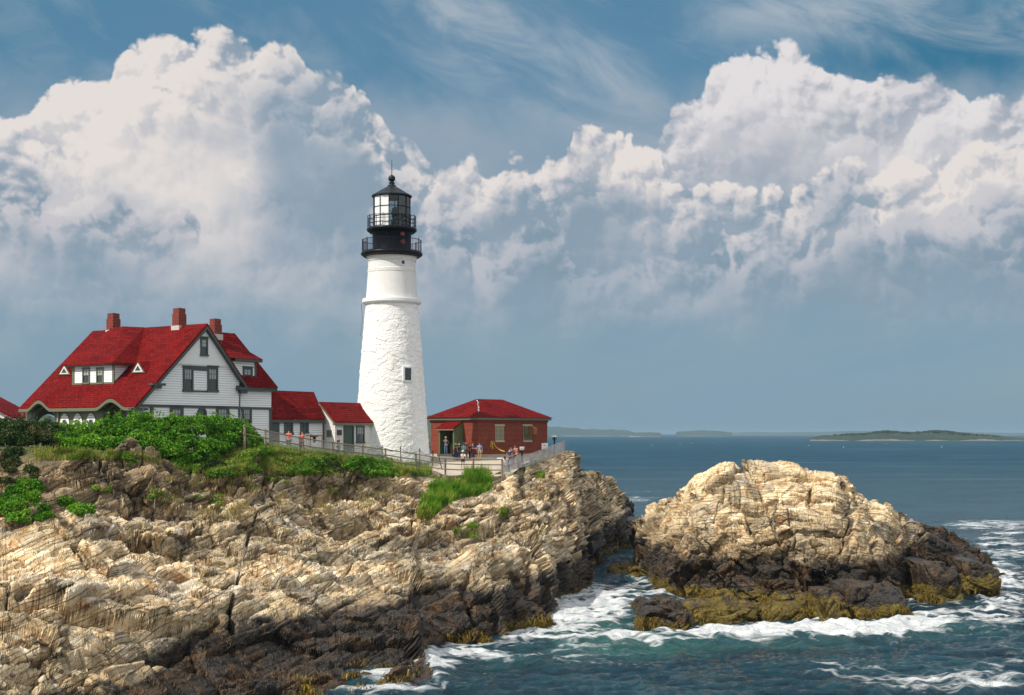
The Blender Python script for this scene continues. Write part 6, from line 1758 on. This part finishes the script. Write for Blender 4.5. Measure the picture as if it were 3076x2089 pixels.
# ------------------------------------------------------------------ small furniture
BP = [(1091, 104.2, 1338, 'behind the fence left of the beige box'), (1148, 106.2, 1340, 'in front of the left side of the tower base'), (1203, 107.6, 1344, 'in front of the middle of the tower base'), (1261, 108.8, 1350, 'at the right edge of the tower base'),
      (1300, 110, 1357, 'on the lawn edge left of the green porch'), (1319, 107.5, 1374, 'leaning on the plaza edge')]
ptop = []
for i, (X, d, Y, where) in enumerate(BP):
    p = at(X, Y, d); g_ = ground(p.x, p.y); le = .28 if i == 5 else 0
    t = thing('chain_post', 'slim black iron chain post ' + where, 'post', (p.x + le, p.y, g_), group='black chain posts around the lighthouse lawn')
    m = MB(); m.tube([(p.x + le, p.y, g_ - .1), (p.x, p.y, p.z)], .035, 8); m.tube([(p.x, p.y, p.z), (p.x, p.y, p.z + .03), (p.x, p.y, p.z + .07)], [.055, .055, .015], 8); m.build('pole', M['iron'], t)
    ptop.append(Vector((p.x, p.y, p.z - .08)))
ch = MB()
pp = [at(1040, 1334, 102.5)] + ptop
for i in range(len(pp) - 1):
    a_, b_ = pp[i], pp[i + 1]; sag = .28
    ch.tube([a_.lerp(b_, k / 12) - Z * sag * 4 * (k / 12) * (1 - k / 12) for k in range(13)], .017, 5)
tag(ch.build('hanging_chain', M['iron']), 'thin black chain drooping between the iron posts around the lawn', 'chain')
# coin viewer on the plaza
p = at(1568, 1366, 113.5); g_ = ground(p.x, p.y) + .1
t = thing('coin_viewer', 'silver coin-operated viewer on a dark pedestal behind the chain-link fence', 'viewer', (p.x, p.y, g_))
m = MB(); m.lathe([(.2, 0), (.2, .05), (.08, .12), (.07, 1.0), (.11, 1.02), (.0, 1.05)], (p.x, p.y, g_), 14); m.build('pedestal', M['iron'], t)
m = MB(); m.box((p.x - .2, p.y - .16, g_ + 1.1), (.4, 0, 0), (0, .34, 0), (0, 0, .26)); m.tube([(p.x - .09, p.y - .16, g_ + 1.26), (p.x - .09, p.y - .3, g_ + 1.26)], .055, 8); m.tube([(p.x + .09, p.y - .16, g_ + 1.26), (p.x + .09, p.y - .3, g_ + 1.26)], .055, 8)
m.tube([(p.x, p.y, g_ + 1.03), (p.x, p.y, g_ + 1.11)], .05, 8); m.build('viewer_head', plain('cast silver metal', (.62, .62, .60), .35, .4), t)
# lamp post with white cap at the end of the wall
p = at(1665.5, 1352, 121); z1_2 = at(1665.5, 1313, 121).z
t = thing('weather_mast', 'short dark mast with a flat white cap beyond the end of the chain-link fence', 'mast', (p.x, p.y, p.z - .5))
m = MB(); m.tube([(p.x, p.y, p.z - .7), (p.x, p.y, z1_2)], .06, 8)
for dx in (-.16, -.06, .06, .17): m.tube([(p.x + dx, p.y, z1_2 - .05), (p.x + dx, p.y, z1_2 - .42 + abs(dx))], .03, 6)
m.build('pole', M['iron'], t)
m = MB(); m.box((p.x - .26, p.y - .2, z1_2), (.52, 0, 0), (0, .4, 0), (0, 0, .09)); m.lathe([(.12, .09), (.10, .14), (0, .15)], (p.x, p.y, z1_2), 10); m.build('cap', M['smooth_white'], t)
# stone plinths with information board by the link building
t = thing('memorial_bench', 'two grey stone piers carrying a dark inscribed board in front of the link building', 'monument', tuple(at(942, 1332, 98)))
for X0, X1 in ((918, 931), (955, 965)):
    a_, b_ = at(X0, 1345, 98), at(X1, 1307, 98); m = MB(); m.box((a_.x, 98, a_.z), (b_.x - a_.x, 0, 0), (0, .5, 0), (0, 0, b_.z - a_.z)); m.box((a_.x - .05, 97.95, b_.z), (b_.x - a_.x + .1, 0, 0), (0, .6, 0), (0, 0, .08))
    m.build('stone_pier', plain('grey granite', (.33, .31, .29), .85, var=.3, scale=7, bmp=.02), t)
a_, b_ = at(932, 1314, 98), at(954, 1308, 98); m = MB(); m.box((a_.x, 98.1, a_.z), (b_.x - a_.x, 0, 0), (0, .25, 0), (0, 0, b_.z - a_.z)); m.build('board', M['plaque'], t)
a_, b_ = at(938, 1330, 98), at(948, 1314, 98); m = MB(); m.ext([(a_.x, 98.2, b_.z), (b_.x, 98.2, b_.z), (b_.x - .06, 98.2, a_.z), (a_.x + .06, 98.2, a_.z)], (0, .08, 0)); m.build('bracket', M['iron'], t)
# beige utility box on a stake
a_, b_ = at(1099, 1350, 101.5), at(1111, 1336, 101.5); m = MB(); m.box((a_.x, 101.5, a_.z), (b_.x - a_.x, 0, 0), (0, .12, 0), (0, 0, b_.z - a_.z)); mx_ = (a_.x + b_.x) / 2
t = thing('sign_box', 'small beige notice board on a stake in front of the tower base', 'sign', (mx_, 101.5, ground(mx_, 101.5))); m.build('board', M['stone'], t)
m = MB(); m.tube([(mx_, 101.62, ground(mx_, 101.6) - .1), (mx_, 101.62, b_.z)], .03, 6); m.build('stake', M['wood'], t)
# caution tape from the brick wall to the fence
a_, b_ = VA.hit(1476, 1325, .06), at(1516, 1356.5, 112.5)
m = MB(); pts = [a_.lerp(b_, k / 14) - Z * .35 * math.sin(math.pi * k / 14) * .6 for k in range(15)]
for i in range(14): m.ext([pts[i] - Z * .035, pts[i + 1] - Z * .035, pts[i + 1] + Z * .035, pts[i] + Z * .035], (0, .006, 0))
for dx, l in ((-.04, .55), (.05, .75), (.16, .35)): m.ext([a_ + Vector((dx, 0, 0)), a_ + Vector((dx + .05, 0, 0)), a_ + Vector((dx * 1.8 + .05, 0, -l)), a_ + Vector((dx * 1.8, 0, -l))], (0, -.006, 0))
tag(m.build('caution_tape', plain('yellow tape', (.75, .55, .05), .5)), 'yellow caution tape slung from the brick wall down towards the fence', 'tape')
# white rolled thing on the step
a_ = at(1492, 1378, 116); m = MB(); m.tube([a_, a_ + Vector((.55, .1, 0))], .07, 8); tag(m.build('paper_roll', M['smooth_white']), 'white roll lying at the edge of the concrete step', 'roll')
# timber edging of the plaza
m = MB()
for (xa, da), (xb, db) in (((1297, 106.2), (1338, 104.5)), ((1338, 104.5), (1422, 105.9)), ((1422, 105.9), (1500, 107.9))):
    pa = Vector(((xa - CX) / F * da, da, 0)); pb = Vector(((xb - CX) / F * db, db, 0)); pa.z = ground(pa.x, pa.y + .4) + .02; pb.z = ground(pb.x, pb.y + .4) + .02
    m.ext([pa, pb, pb + Z * .15, pa + Z * .15], (0, .18, 0)); m.ext([pa - Z * .18, pb - Z * .18, pb - Z * .02, pa - Z * .02], (0, .14, 0))
tag(m.build('timber_edging', M['wood']), 'grey timber edging along the front of the plaza', 'edging')

# ------------------------------------------------------------------ far shores, boats, floats
def mat_far(name, c1, c2, rock=None, zr_=0, sc=.03):
    m, nt, b = newmat(name); p = pos(nt); n = noise(nt, p, sc, 5, .6)
    c = mixc(nt, n.ss(.35, .65), c1, c2)
    if rock:
        x, y, z = sep(nt, p); c = mixc(nt, (z + (noise(nt, p, sc * .6, 4, .6) - .5) * zr_ * 5.0).ss(zr_ * .3, zr_ * .7, 1, 0), c, mixc(nt, n.ss(.4, .6), rock, (.12, .11, .10)))
    setin(nt, b.inputs['Base Color'], c); b.inputs['Roughness'].default_value = .95
    return m
def far_land(name, label, prof, d, depth, mat, bump_=1.0, kind='structure', cat=None, sc=.05, seed=1, nx=260):
    xs = np.linspace(prof[0][0], prof[-1][0], nx); n = 40
    P = np.zeros((n, nx, 3)); prof = [(a_, HY - (HY - b_) * (.55 if d > 3000 else .9)) for a_, b_ in prof]
    for i in range(n):
        t = i / (n - 1); dd = d + depth * t
        prf = math.sin(math.pi * min(1, t * 1.0)) ** .55
        x = (xs - CX) / F * dd; h = (HY - np.interp(xs, [p_[0] for p_ in prof], [p_[1] for p_ in prof])) / F * (d + depth * .4) + CH
        q = np.stack([x, np.full(nx, dd), np.zeros(nx)], 1)
        z = h * prf; z = z + (fbm(q, sc, 4, seed) - .45) * bump_ * h * prf + (fbm(q, sc * 5, 2, seed + 9) - .5) * bump_ * .35 * h * prf
        P[i] = np.stack([x, np.full(nx, dd), np.maximum(z, -1) - .5], 1)
    o = link(name, grid_mesh(name, P), mat); 
    return tag(o, label, cat, kind=kind)
fw = mat_far('far wooded shore', (.020, .045, .030), (.045, .075, .042)); fw2 = mat_far('far faded shore', (.02, .05, .045), (.04, .075, .06), (.22, .22, .20), 3, .01)
far_land('hills', None, [(-700, 1240), (-300, 1226), (0, 1223), (60, 1226), (110, 1236), (150, 1246), (200, 1262), (330, 1285), (420, 1299)], 900, 260, fw, .5, sc=.04)
far_land('hills', None, [(1120, 1262), (1200, 1246), (1262, 1240), (1290, 1237), (1310, 1241), (1360, 1256), (1420, 1280), (1460, 1299)], 1500, 400, fw, .3, sc=.015)
far_land('hills', None, [(1380, 1285), (1500, 1278), (1644, 1277), (1700, 1279), (1752, 1285), (1780, 1283), (1840, 1286), (1885, 1292), (1905, 1300)], 5200, 900, fw2, .9, sc=.012)
far_land('hills', None, [(1890, 1301), (1905, 1296), (1950, 1297), (1985, 1301)], 4300, 300, fw2, .5, sc=.01)
far_land('hills', None, [(2030, 1300), (2036, 1294), (2070, 1290), (2100, 1287), (2125, 1290), (2150, 1292), (2175, 1297), (2200, 1301)], 5200, 500, fw2, .7, sc=.015)
far_land('hills', None, [(2200, 1300), (2270, 1297), (2340, 1299), (2440, 1297), (2520, 1293), (2620, 1291), (2700, 1292), (2760, 1296), (2850, 1299), (2900, 1296), (2960, 1300), (3080, 1301)], 8500, 900, fw2, .6, sc=.008)
ISLP = [(2432, 1319), (2450, 1314), (2480, 1309), (2520, 1308), (2560, 1305), (2600, 1305), (2630, 1301), (2660, 1299), (2690, 1300), (2730, 1303), (2770, 1301), (2800, 1298), (2840, 1299), (2870, 1303), (2920, 1306), (2970, 1309), (3010, 1312), (3030, 1315), (3060, 1317), (3085, 1320)]
mi = mat_far('island scrub and pale shore rock', (.006, .022, .010), (.016, .040, .014), (.17, .16, .14), 2.6, .03)
far_land('wooded_island', None, ISLP, 2060, 240, mi, .5, sc=.05, seed=4, nx=900)
tr_ = []
g = np.random.default_rng(8)
xs = g.uniform(2500, 3000, 260); dd_ = g.uniform(2120, 2260, 260)
cs = np.stack([(xs - CX) / F * dd_, dd_, CH - (np.interp(xs, [p_[0] for p_ in ISLP], [p_[1] for p_ in ISLP]) - HY) / F * dd_ - 3.5], 1)
wm = (np.interp(xs, [2500, 2600, 2660, 2720, 2800, 2850, 2900, 3000], [.2, .6, 1.2, .7, 1.2, 1.2, .5, .2]))
stuff(leaves_mesh('island_woods', clump_leaves(cs + np.array([0, 0, 1.6]), 2.2 * wm + g.uniform(1.4, 3.2, 260), .9, 5), 2.2, M['dleaf'], seed=3, up=.6), 'dark low woods covering the far green island', 'woods')
def boat(X, Y, L, label, seed):
    d = CH * F / (Y - HY) ; p = at(X, Y, d)
    t = thing('motor_boat', label, 'boat', (p.x, p.y, 0), group='small white boats near the horizon')
    h = MB(); n = 9; vs = []; 
    for i in range(n):
        s_ = i / (n - 1); x = -L / 2 + L * s_; w_ = L * .16 * (1 - max(0, s_ - .45) ** 2 * 3.2); w_ = max(w_, .02); f_ = L * .11 + L * .07 * s_ ** 2
        vs += [(x, -w_ * .7, -.2), (x, -w_, f_), (x, w_, f_), (x, w_ * .7, -.2)]
    fs = []
    for i in range(n - 1):
        for k in range(4): fs.append((i * 4 + k, i * 4 + (k + 1) % 4, i * 4 + 4 + (k + 1) % 4, i * 4 + 4 + k))
    fs += [(3, 2, 1, 0), (n * 4 - 4, n * 4 - 3, n * 4 - 2, n * 4 - 1)]
    for v in vs: h.v.append((v[0] + p.x, v[1] + p.y, v[2]))
    h.f = fs; h.build('hull', M['smooth_white'], t)
    c = MB(); c.ext([(p.x - L * .05, p.y - L * .09, L * .12), (p.x + L * .25, p.y - L * .09, L * .13), (p.x + L * .18, p.y - L * .09, L * .36), (p.x - L * .05, p.y - L * .09, L * .36)], (0, L * .18, 0)); c.build('cabin', M['smooth_white'], t)
    c = MB(); c.box((p.x - L * .02, p.y - L * .095, L * .22), (L * .2, 0, 0), (0, L * .19, 0), (0, 0, L * .08)); c.build('cabin_window', M['glass'], t)
    c = MB(); c.tube([(p.x, p.y, L * .36), (p.x, p.y, L * .62)], L * .012, 5); c.build('mast', M['wire'], t)
boat(2084, 1307.5, 13, 'white cabin boat far out below the small wooded island', 1)
boat(1692, 1309.0, 7, 'tiny white boat near the horizon just right of the brick building', 2)
for i, (X, Y, where) in enumerate(((1960, 1340, 'nearest the brick building'), (2043, 1336, 'second from the left'), (2078, 1333, 'below the cabin boat'), (2145, 1332, 'right of the cabin boat'), (2430, 1340, 'left of the green island'),
                            (2534, 1345, 'below the left end of the green island'), (2664, 1335, 'below the middle of the green island'), (2829, 1345, 'farthest right, largest'))):
    d = CH * F / (Y - HY); p = at(X, Y, d)
    t = thing('lobster_float', 'tiny white stick float on the open water, ' + where, 'float', (p.x, p.y, 0), group='white floats on the open water')
    m = MB(); m.tube([(p.x, p.y, -.3), (p.x, p.y, .0), (p.x, p.y, .5), (p.x, p.y, .6)], [.12, .22, .22, .1], 8); m.build('buoy', M['smooth_white'], t)
    m = MB(); m.tube([(p.x, p.y, .6), (p.x, p.y, 1.9 if i == 7 else 1.3)], .06, 5); m.build('stick', M['smooth_white'], t)
# ------------------------------------------------------------------ people
SKM = {}
def cm(col, rough=.8):
    k = tuple(round(c, 3) for c in col)
    if k not in SKM: SKM[k] = plain('cloth %d' % len(SKM), col, rough, var=.12, scale=9)
    return SKM[k]
SKIN = plain('skin', (.46, .24, .15), .55, var=.06, scale=10)
def skin_mesh(name, verts, edges, rad, mat, parent, sub=1):
    me = bpy.data.meshes.new(name); me.from_pydata([tuple(v) for v in verts], edges, []); me.update()
    o = bpy.data.objects.new(name, me); COL.objects.link(o)
    md = o.modifiers.new('skin', 'SKIN'); md.use_smooth_shade = True; md.branch_smoothing = .3
    sv = me.skin_vertices[0].data
    for i, r_ in enumerate(rad):
        sv[i].radius = r_ if isinstance(r_, tuple) else (r_, r_); sv[i].use_root = (i == 0)
    o.modifiers.new('sub', 'SUBSURF').levels = sub; o.modifiers['sub'].render_levels = sub
    me.materials.append(mat); o.parent = parent
    return o
def person(label, X, Yf, Yt, d, face=0, top='shirt', topc=(.5, .5, .5), botc=(.05, .06, .10), hairc=(.03, .018, .01), hair='short', hat=None, hatc=(.7, .6, .4),
           la='down', ra='down', dress=False, shorts=False, lean=0, stride=.0, bag=None, shoes=(.05, .04, .04), male=True, z0=None):
    foot = at(X, Yf, d); H = (Yf - Yt) / F * d; 
    if hat: H -= .06
    k = H / 1.75
    z = foot.z if z0 is None else z0
    root = thing('person', label, 'person', (foot.x, foot.y, z), R(face)); root.scale = (k, k, k)
    # joints in a 1.75 m frame; the figure faces -y at face = 0
    L_ = math.radians(lean); f_ = lambda h: -math.sin(L_) * max(0, h - .92)     # forward lean
    zc = lambda h: h if h < .92 else .92 + (h - .92) * math.cos(L_)
    P = lambda x, y, h: (x, y + f_(h), zc(h))
    sw = .19 if male else .165
    v = [P(0, 0, .95), P(0, 0, 1.12), P(0, -.01, 1.30), P(0, 0, 1.44), P(0, 0, 1.52), P(0, -.015, 1.60), P(0, -.01, 1.68)]
    rd = [(.14, .10), (.115, .085), (.14, .095), (.075, .065), .052, (.072, .088), (.066, .08)]
    e = [(0, 1), (1, 2), (2, 3), (3, 4), (4, 5), (5, 6)]
    v.append(P(0, -.108, 1.60)); rd.append(.012); e.append((5, 7))               # nose
    arms = {}
    for sgn, mode, nm in ((-1, la, 'l'), (1, ra, 'r')):
        sh = P(sgn * sw, 0, 1.42)
        if mode == 'down': el, wr = P(sgn * (sw + .06), .03, 1.14), P(sgn * (sw + .05), -.05, .90)
        elif mode == 'hip': el, wr = P(sgn * (sw + .2), .06, 1.17), P(sgn * (sw + .02), -.06, 1.04)
        elif mode == 'face': el, wr = P(sgn * (sw + .10), -.20, 1.30), P(sgn * .09, -.20, 1.56)
        elif mode == 'fwd': el, wr = P(sgn * (sw + .05), -.14, 1.16), P(sgn * (sw - .06), -.40, 1.14)
        else: el, wr = P(sgn * (sw + .04), -.16, 1.16), P(sgn * .05, -.28, 1.22)
        b = len(v); hd = Vector(wr) + (Vector(wr) - Vector(el)).normalized() * .09
        v += [sh, el, wr, tuple(hd)]; rd += [(.055, .055), .042, .028, (.036, .018)]
        e += [(2, b), (b, b + 1), (b + 1, b + 2), (b + 2, b + 3)]; arms[nm] = (sh, el, wr)
        dr = (Vector(wr) - Vector(el)).normalized(); sd_ = Vector((1, 0, 0)); sd_ = (sd_ - dr * sd_.dot(dr)).normalized()
        for i_, (o_, ln) in enumerate(((-.026, .07), (-.009, .085), (.009, .08), (.026, .065))):
            b2 = len(v); v += [tuple(hd + sd_ * o_ + dr * .02), tuple(hd + sd_ * o_ * 1.2 + dr * ln + Vector((0, -.012, 0)))]; rd += [.010, .008]; e += [(b + 3, b2), (b2, b2 + 1)]
        b2 = len(v); v.append(tuple(Vector(wr) + dr * .05 + sd_ * (-.05 * sgn) + Vector((0, -.02, 0)))); rd.append(.011); e.append((b + 2, b2))
    legs = []
    for sgn in (-1, 1):
        s_ = stride * sgn; b = len(v)
        v += [(sgn * .09, 0, .90), (sgn * .10, -.02 - s_ * .5, .50), (sgn * .11, .02 - s_, .09), (sgn * .12, -.13 - s_, .04)]
        rd += [(.088, .09), .058, .038, (.042, .03)]; e += [(0, b), (b, b + 1), (b + 1, b + 2), (b + 2, b + 3)]; legs.append(v[b:b + 4])
    skin_mesh('body', v, e, rd, SKIN, root)
    # top
    tv = [P(0, 0, .97), P(0, 0, 1.13), P(0, -.01, 1.30), P(0, 0, 1.42)]; tr_ = [(.158, .12), (.14, .108), (.165, .118), (.10, .08)]; te = [(0, 1), (1, 2), (2, 3)]
    for nm in 'lr':
        sh, el, wr = arms[nm]; b = len(tv); mid = tuple((Vector(sh) * .25 + Vector(el) * .75))
        if top == 'sleeveless': continue
        tv += [sh, mid]; tr_ += [.075, .060]; te += [(2, b), (b, b + 1)]
        if top == 'long': tv += [el, wr]; tr_ += [.056, .042]; te += [(b + 1, b + 2), (b + 2, b + 3)]
    skin_mesh('dress' if dress else 'shirt', tv, te, tr_, cm(topc), root)
    if dress:
        m = MB(); m.lathe([(.15, 1.02), (.17, .92), (.21, .72), (.25, .50), (.275, .34), (.26, .34), (.2, .5)], (0, 0, 0), 20)
        me = bpy.data.meshes.new('skirt'); me.from_pydata(m.v, [], m.f); me.transform(Matrix.Scale(.72, 4, (0, 1, 0))); o = link('skirt', me, cm(topc), root, False)
    else:
        bv = [(0, 0, .96)]; br = [(.15, .11)]; be = []
        for lg in legs:
            b = len(bv)
            if shorts: bv += [lg[0], tuple(Vector(lg[0]).lerp(Vector(lg[1]), .8))]; br += [.10, .085]; be += [(0, b), (b, b + 1)]
            else: bv += [lg[0], lg[1], lg[2]]; br += [.10, .075, .06]; be += [(0, b), (b, b + 1), (b + 1, b + 2)]
        skin_mesh('shorts' if shorts else 'trousers', bv, be, br, cm(botc), root)
    for lg in legs:
        skin_mesh('shoe', [tuple(Vector(lg[2]) + Vector((0, .04, -.045))), tuple(Vector(lg[3]) + Vector((0, 0, 0)))], [(0, 1)], [(.045, .04), (.045, .032)], cm(shoes), root)
    hp = P(0, 0, 1.66)
    hv = [(hp[0], hp[1] + .018, hp[2] + .02), (hp[0], hp[1] + .03, hp[2] - .05)]; hr = [(.082, .092), (.078, .07)]
    he = [(0, 1)]
    if hair == 'long': hv += [(hp[0], hp[1] + .07, hp[2] - .18), (hp[0], hp[1] + .09, hp[2] - .30)]; hr += [(.085, .04), (.06, .025)]; he += [(1, 2), (2, 3)]
    skin_mesh('hair', hv, he, hr, cm(hairc), root)
    m = MB()
    for sx in (-.028, .028): m.lathe([(.001, -.01), (.009, 0), (.001, .01)], (sx + hp[0], hp[1] - .098, hp[2] - .035), 6)
    m2 = bpy.data.meshes.new('eyes'); m2.from_pydata(m.v, [], m.f); link('eyes', m2, cm((.01, .01, .01)), root, False)
    if hat:
        m = MB(); bw_ = .19 if hat == 'brim' else .098
        m.lathe([(bw_, .045), (bw_, .06), (.10, .075), (.095, .15), (.06, .175), (.001, .18)] if hat == 'brim' else [(.102, .03), (.102, .06), (.098, .10), (.07, .15), (.001, .165)], (hp[0], hp[1] + .01, hp[2] - .0), 18)
        if hat == 'cap': m.ext([(hp[0] - .07, hp[1] - .08, hp[2] + .045), (hp[0] + .07, hp[1] - .08, hp[2] + .045), (hp[0] + .05, hp[1] - .19, hp[2] + .035), (hp[0] - .05, hp[1] - .19, hp[2] + .035)], (0, 0, .012))
        me = bpy.data.meshes.new('hat'); me.from_pydata(m.v, [], m.f); link('hat', me, cm(hatc), root, False)
    if bag:
        m = MB(); bx, by, bz = bag[1]; m.box((bx - .1, by - .05, bz - .12), (.2, 0, 0), (0, .12, 0), (0, 0, .26)); m.tube([(bx, by, bz + .12), (bx * .3, by * .6, 1.45)], .012, 5)
        me = bpy.data.meshes.new('bag'); me.from_pydata(m.v, [], m.f); link('bag', me, cm(bag[0]), root, False)
    return root
def pg(X, d, add=.1):      # standing height on the plaza at column X
    return ground((X - CX) / F * d, d) + add
navy, black_, white_ = (.012, .025, .07), (.012, .012, .016), (.72, .72, .70)
def P_(label, X, Yf, Yt, d, **kw): return person(label, X, Yf, Yt, d, z0=pg(X, d), **kw)
P_('woman in straw hat and long navy dress, leftmost of the plaza group', 1369, 1391, 1340, 114.6, face=150, dress=True, top='sleeveless', topc=navy, hat='brim', hatc=(.62, .45, .25), hair='long', hairc=(.10, .05, .02), male=False, bag=((.55, .04, .03), (.22, .05, .95)))
P_('person in white hat, dark shirt and blue jeans beside the navy dress', 1378.5, 1390, 1340, 114.8, face=200, topc=black_, botc=(.03, .09, .16), hat='brim', hatc=(.66, .62, .55), hairc=(.04, .03, .02))
P_('man in turquoise shirt and blue cap seen from behind', 1392, 1392, 1336, 114.2, face=165, topc=(.10, .50, .48), botc=(.05, .06, .10), hat='cap', hatc=(.01, .08, .35), shoes=(.1, .1, .1), ra='hold')
P_('dark-haired man partly hidden behind the turquoise shirt', 1399, 1391, 1334, 115.6, face=190, topc=(.20, .06, .04), hairc=(.01, .01, .015), botc=(.06, .05, .05))
P_('person in brown hat and dark clothes turned towards the black dress', 1411, 1390, 1338, 115.2, face=120, topc=(.05, .02, .03), botc=black_, hat='brim', hatc=(.14, .07, .03))
P_('woman in dark plum dress holding a phone, standing left of the blue shirt', 1419.5, 1392, 1336, 114.0, face=60, dress=True, topc=(.030, .010, .022), hair='long', hairc=(.02, .012, .01), male=False, ra='fwd', la='hold', bag=((.03, .015, .015), (-.2, .05, 1.0)))
P_('man in light blue shirt, khaki trousers and black cap', 1440.5, 1392, 1334, 114.2, face=10, topc=(.22, .32, .62), botc=(.40, .30, .16), hat='cap', hatc=(.02, .015, .015), hairc=(.1, .08, .07))
P_('child in white sun hat, white top and black shorts walking near the rail fence', 1390.5, 1415.5, 1361, 108.8, face=20, topc=white_, botc=black_, shorts=True, hat='brim', hatc=white_, la='fwd', ra='hold', stride=.14, male=False, hairc=(.05, .03, .02))
P_('woman with phone, straw hat, grey shirt and jeans standing inside the green porch', 1339.5, 1363.5, 1312, 117.2, face=12, topc=(.28, .28, .30), botc=(.10, .20, .33), hat='brim', hatc=(.50, .42, .28), hair='long', male=False, la='face', ra='hip') if False else None
pw = Wpf.hit(1339.5, 1350, -.35)
person('woman in sun hat, grey shirt and jeans, elbow raised, standing inside the green porch', 1538 + pw.x / pw.y * F, 1363.5, 1312, pw.y, face=12, z0=zfl, topc=(.28, .28, .30), botc=(.10, .20, .33), hat='brim', hatc=(.50, .42, .28), hair='long', male=False, la='face', ra='hip')
P_('woman with long black hair and white top seen from behind', 1516.5, 1417, 1357, 109.6, face=185, topc=white_, botc=(.30, .28, .28), hair='long', hairc=(.012, .010, .012), male=False)
P_('man in blue vest with short brown hair beside the woman in white', 1526, 1413, 1354, 110.2, face=200, top='sleeveless', topc=(.04, .11, .22), botc=(.10, .12, .17), hairc=(.20, .10, .05))
P_('dark-haired person mostly hidden behind the man in the blue vest', 1530.5, 1411, 1352, 111.6, face=175, topc=(.03, .04, .08), botc=(.05, .05, .07), hairc=(.015, .012, .012))
P_('man in dark blue shirt leaning on the chain-link fence', 1543, 1407, 1344, 112.2, face=-50, topc=(.03, .04, .09), botc=(.16, .13, .12), hairc=(.03, .02, .015), lean=24, la='fwd', ra='fwd')
P_('woman with auburn hair and pink patterned top leaning on the chain-link fence', 1553.5, 1405, 1345, 112.9, face=-40, topc=(.45, .22, .17), botc=(.35, .28, .24), hair='long', hairc=(.17, .07, .03), lean=24, la='fwd', ra='fwd', male=False)
P_('person in grey and dark clothes half hidden between the tower and the brick building', 1288, 1362, 1307, 121.5, face=100, topc=(.14, .20, .20), botc=(.10, .02, .02), hairc=(.02, .015, .012))
def Q_(label, X, Yt, d, H=1.7, **kw):
    x = (X - CX) / F * d; top = CH - (Yt - HY) / F * d; z = top - H
    return person(label, X, HY + (CH - z) / d * F, Yt, d, z0=z, **kw)
Q_('man in orange-red shirt with his back turned in front of the link building', 867.5, 1290, 97.6, face=170, topc=(.72, .10, .06), botc=(.05, .05, .07), hairc=(.012, .01, .01))
Q_('woman in magenta shirt and sunglasses gesturing in front of the link building', 907.5, 1296, 97.2, 1.62, face=-5, topc=(.50, .02, .10), botc=(.04, .04, .06), hair='long', hairc=(.07, .02, .015), male=False, la='hold', ra='face')
Q_('person with brown hair and dark navy shirt walking past the white brick wall', 1016.5, 1309.5, 99.2, 1.66, face=110, topc=(.015, .018, .05), botc=(.06, .06, .09), hairc=(.09, .035, .025), stride=.16)
# tiny sitters' bag and haze come last
# ------------------------------------------------------------------ sea haze
hm = bpy.data.materials.new('sea haze'); hm.use_nodes = True; nt = hm.node_tree; nt.nodes.clear()
o_ = nt.nodes.new('ShaderNodeOutputMaterial'); pv = nt.nodes.new('ShaderNodeVolumePrincipled')
pv.inputs['Color'].default_value = (.38, .56, .70, 1); pv.inputs['Density'].default_value = 1.0e-4; pv.inputs['Anisotropy'].default_value = 0
nt.links.new(pv.outputs[0], o_.inputs['Volume'])
hz = MB(); hz.box((-9400, -300, -4), (18800, 0, 0), (0, 18200, 0), (0, 0, 40.5)); tag(hz.build('haze', hm), kind='stuff')
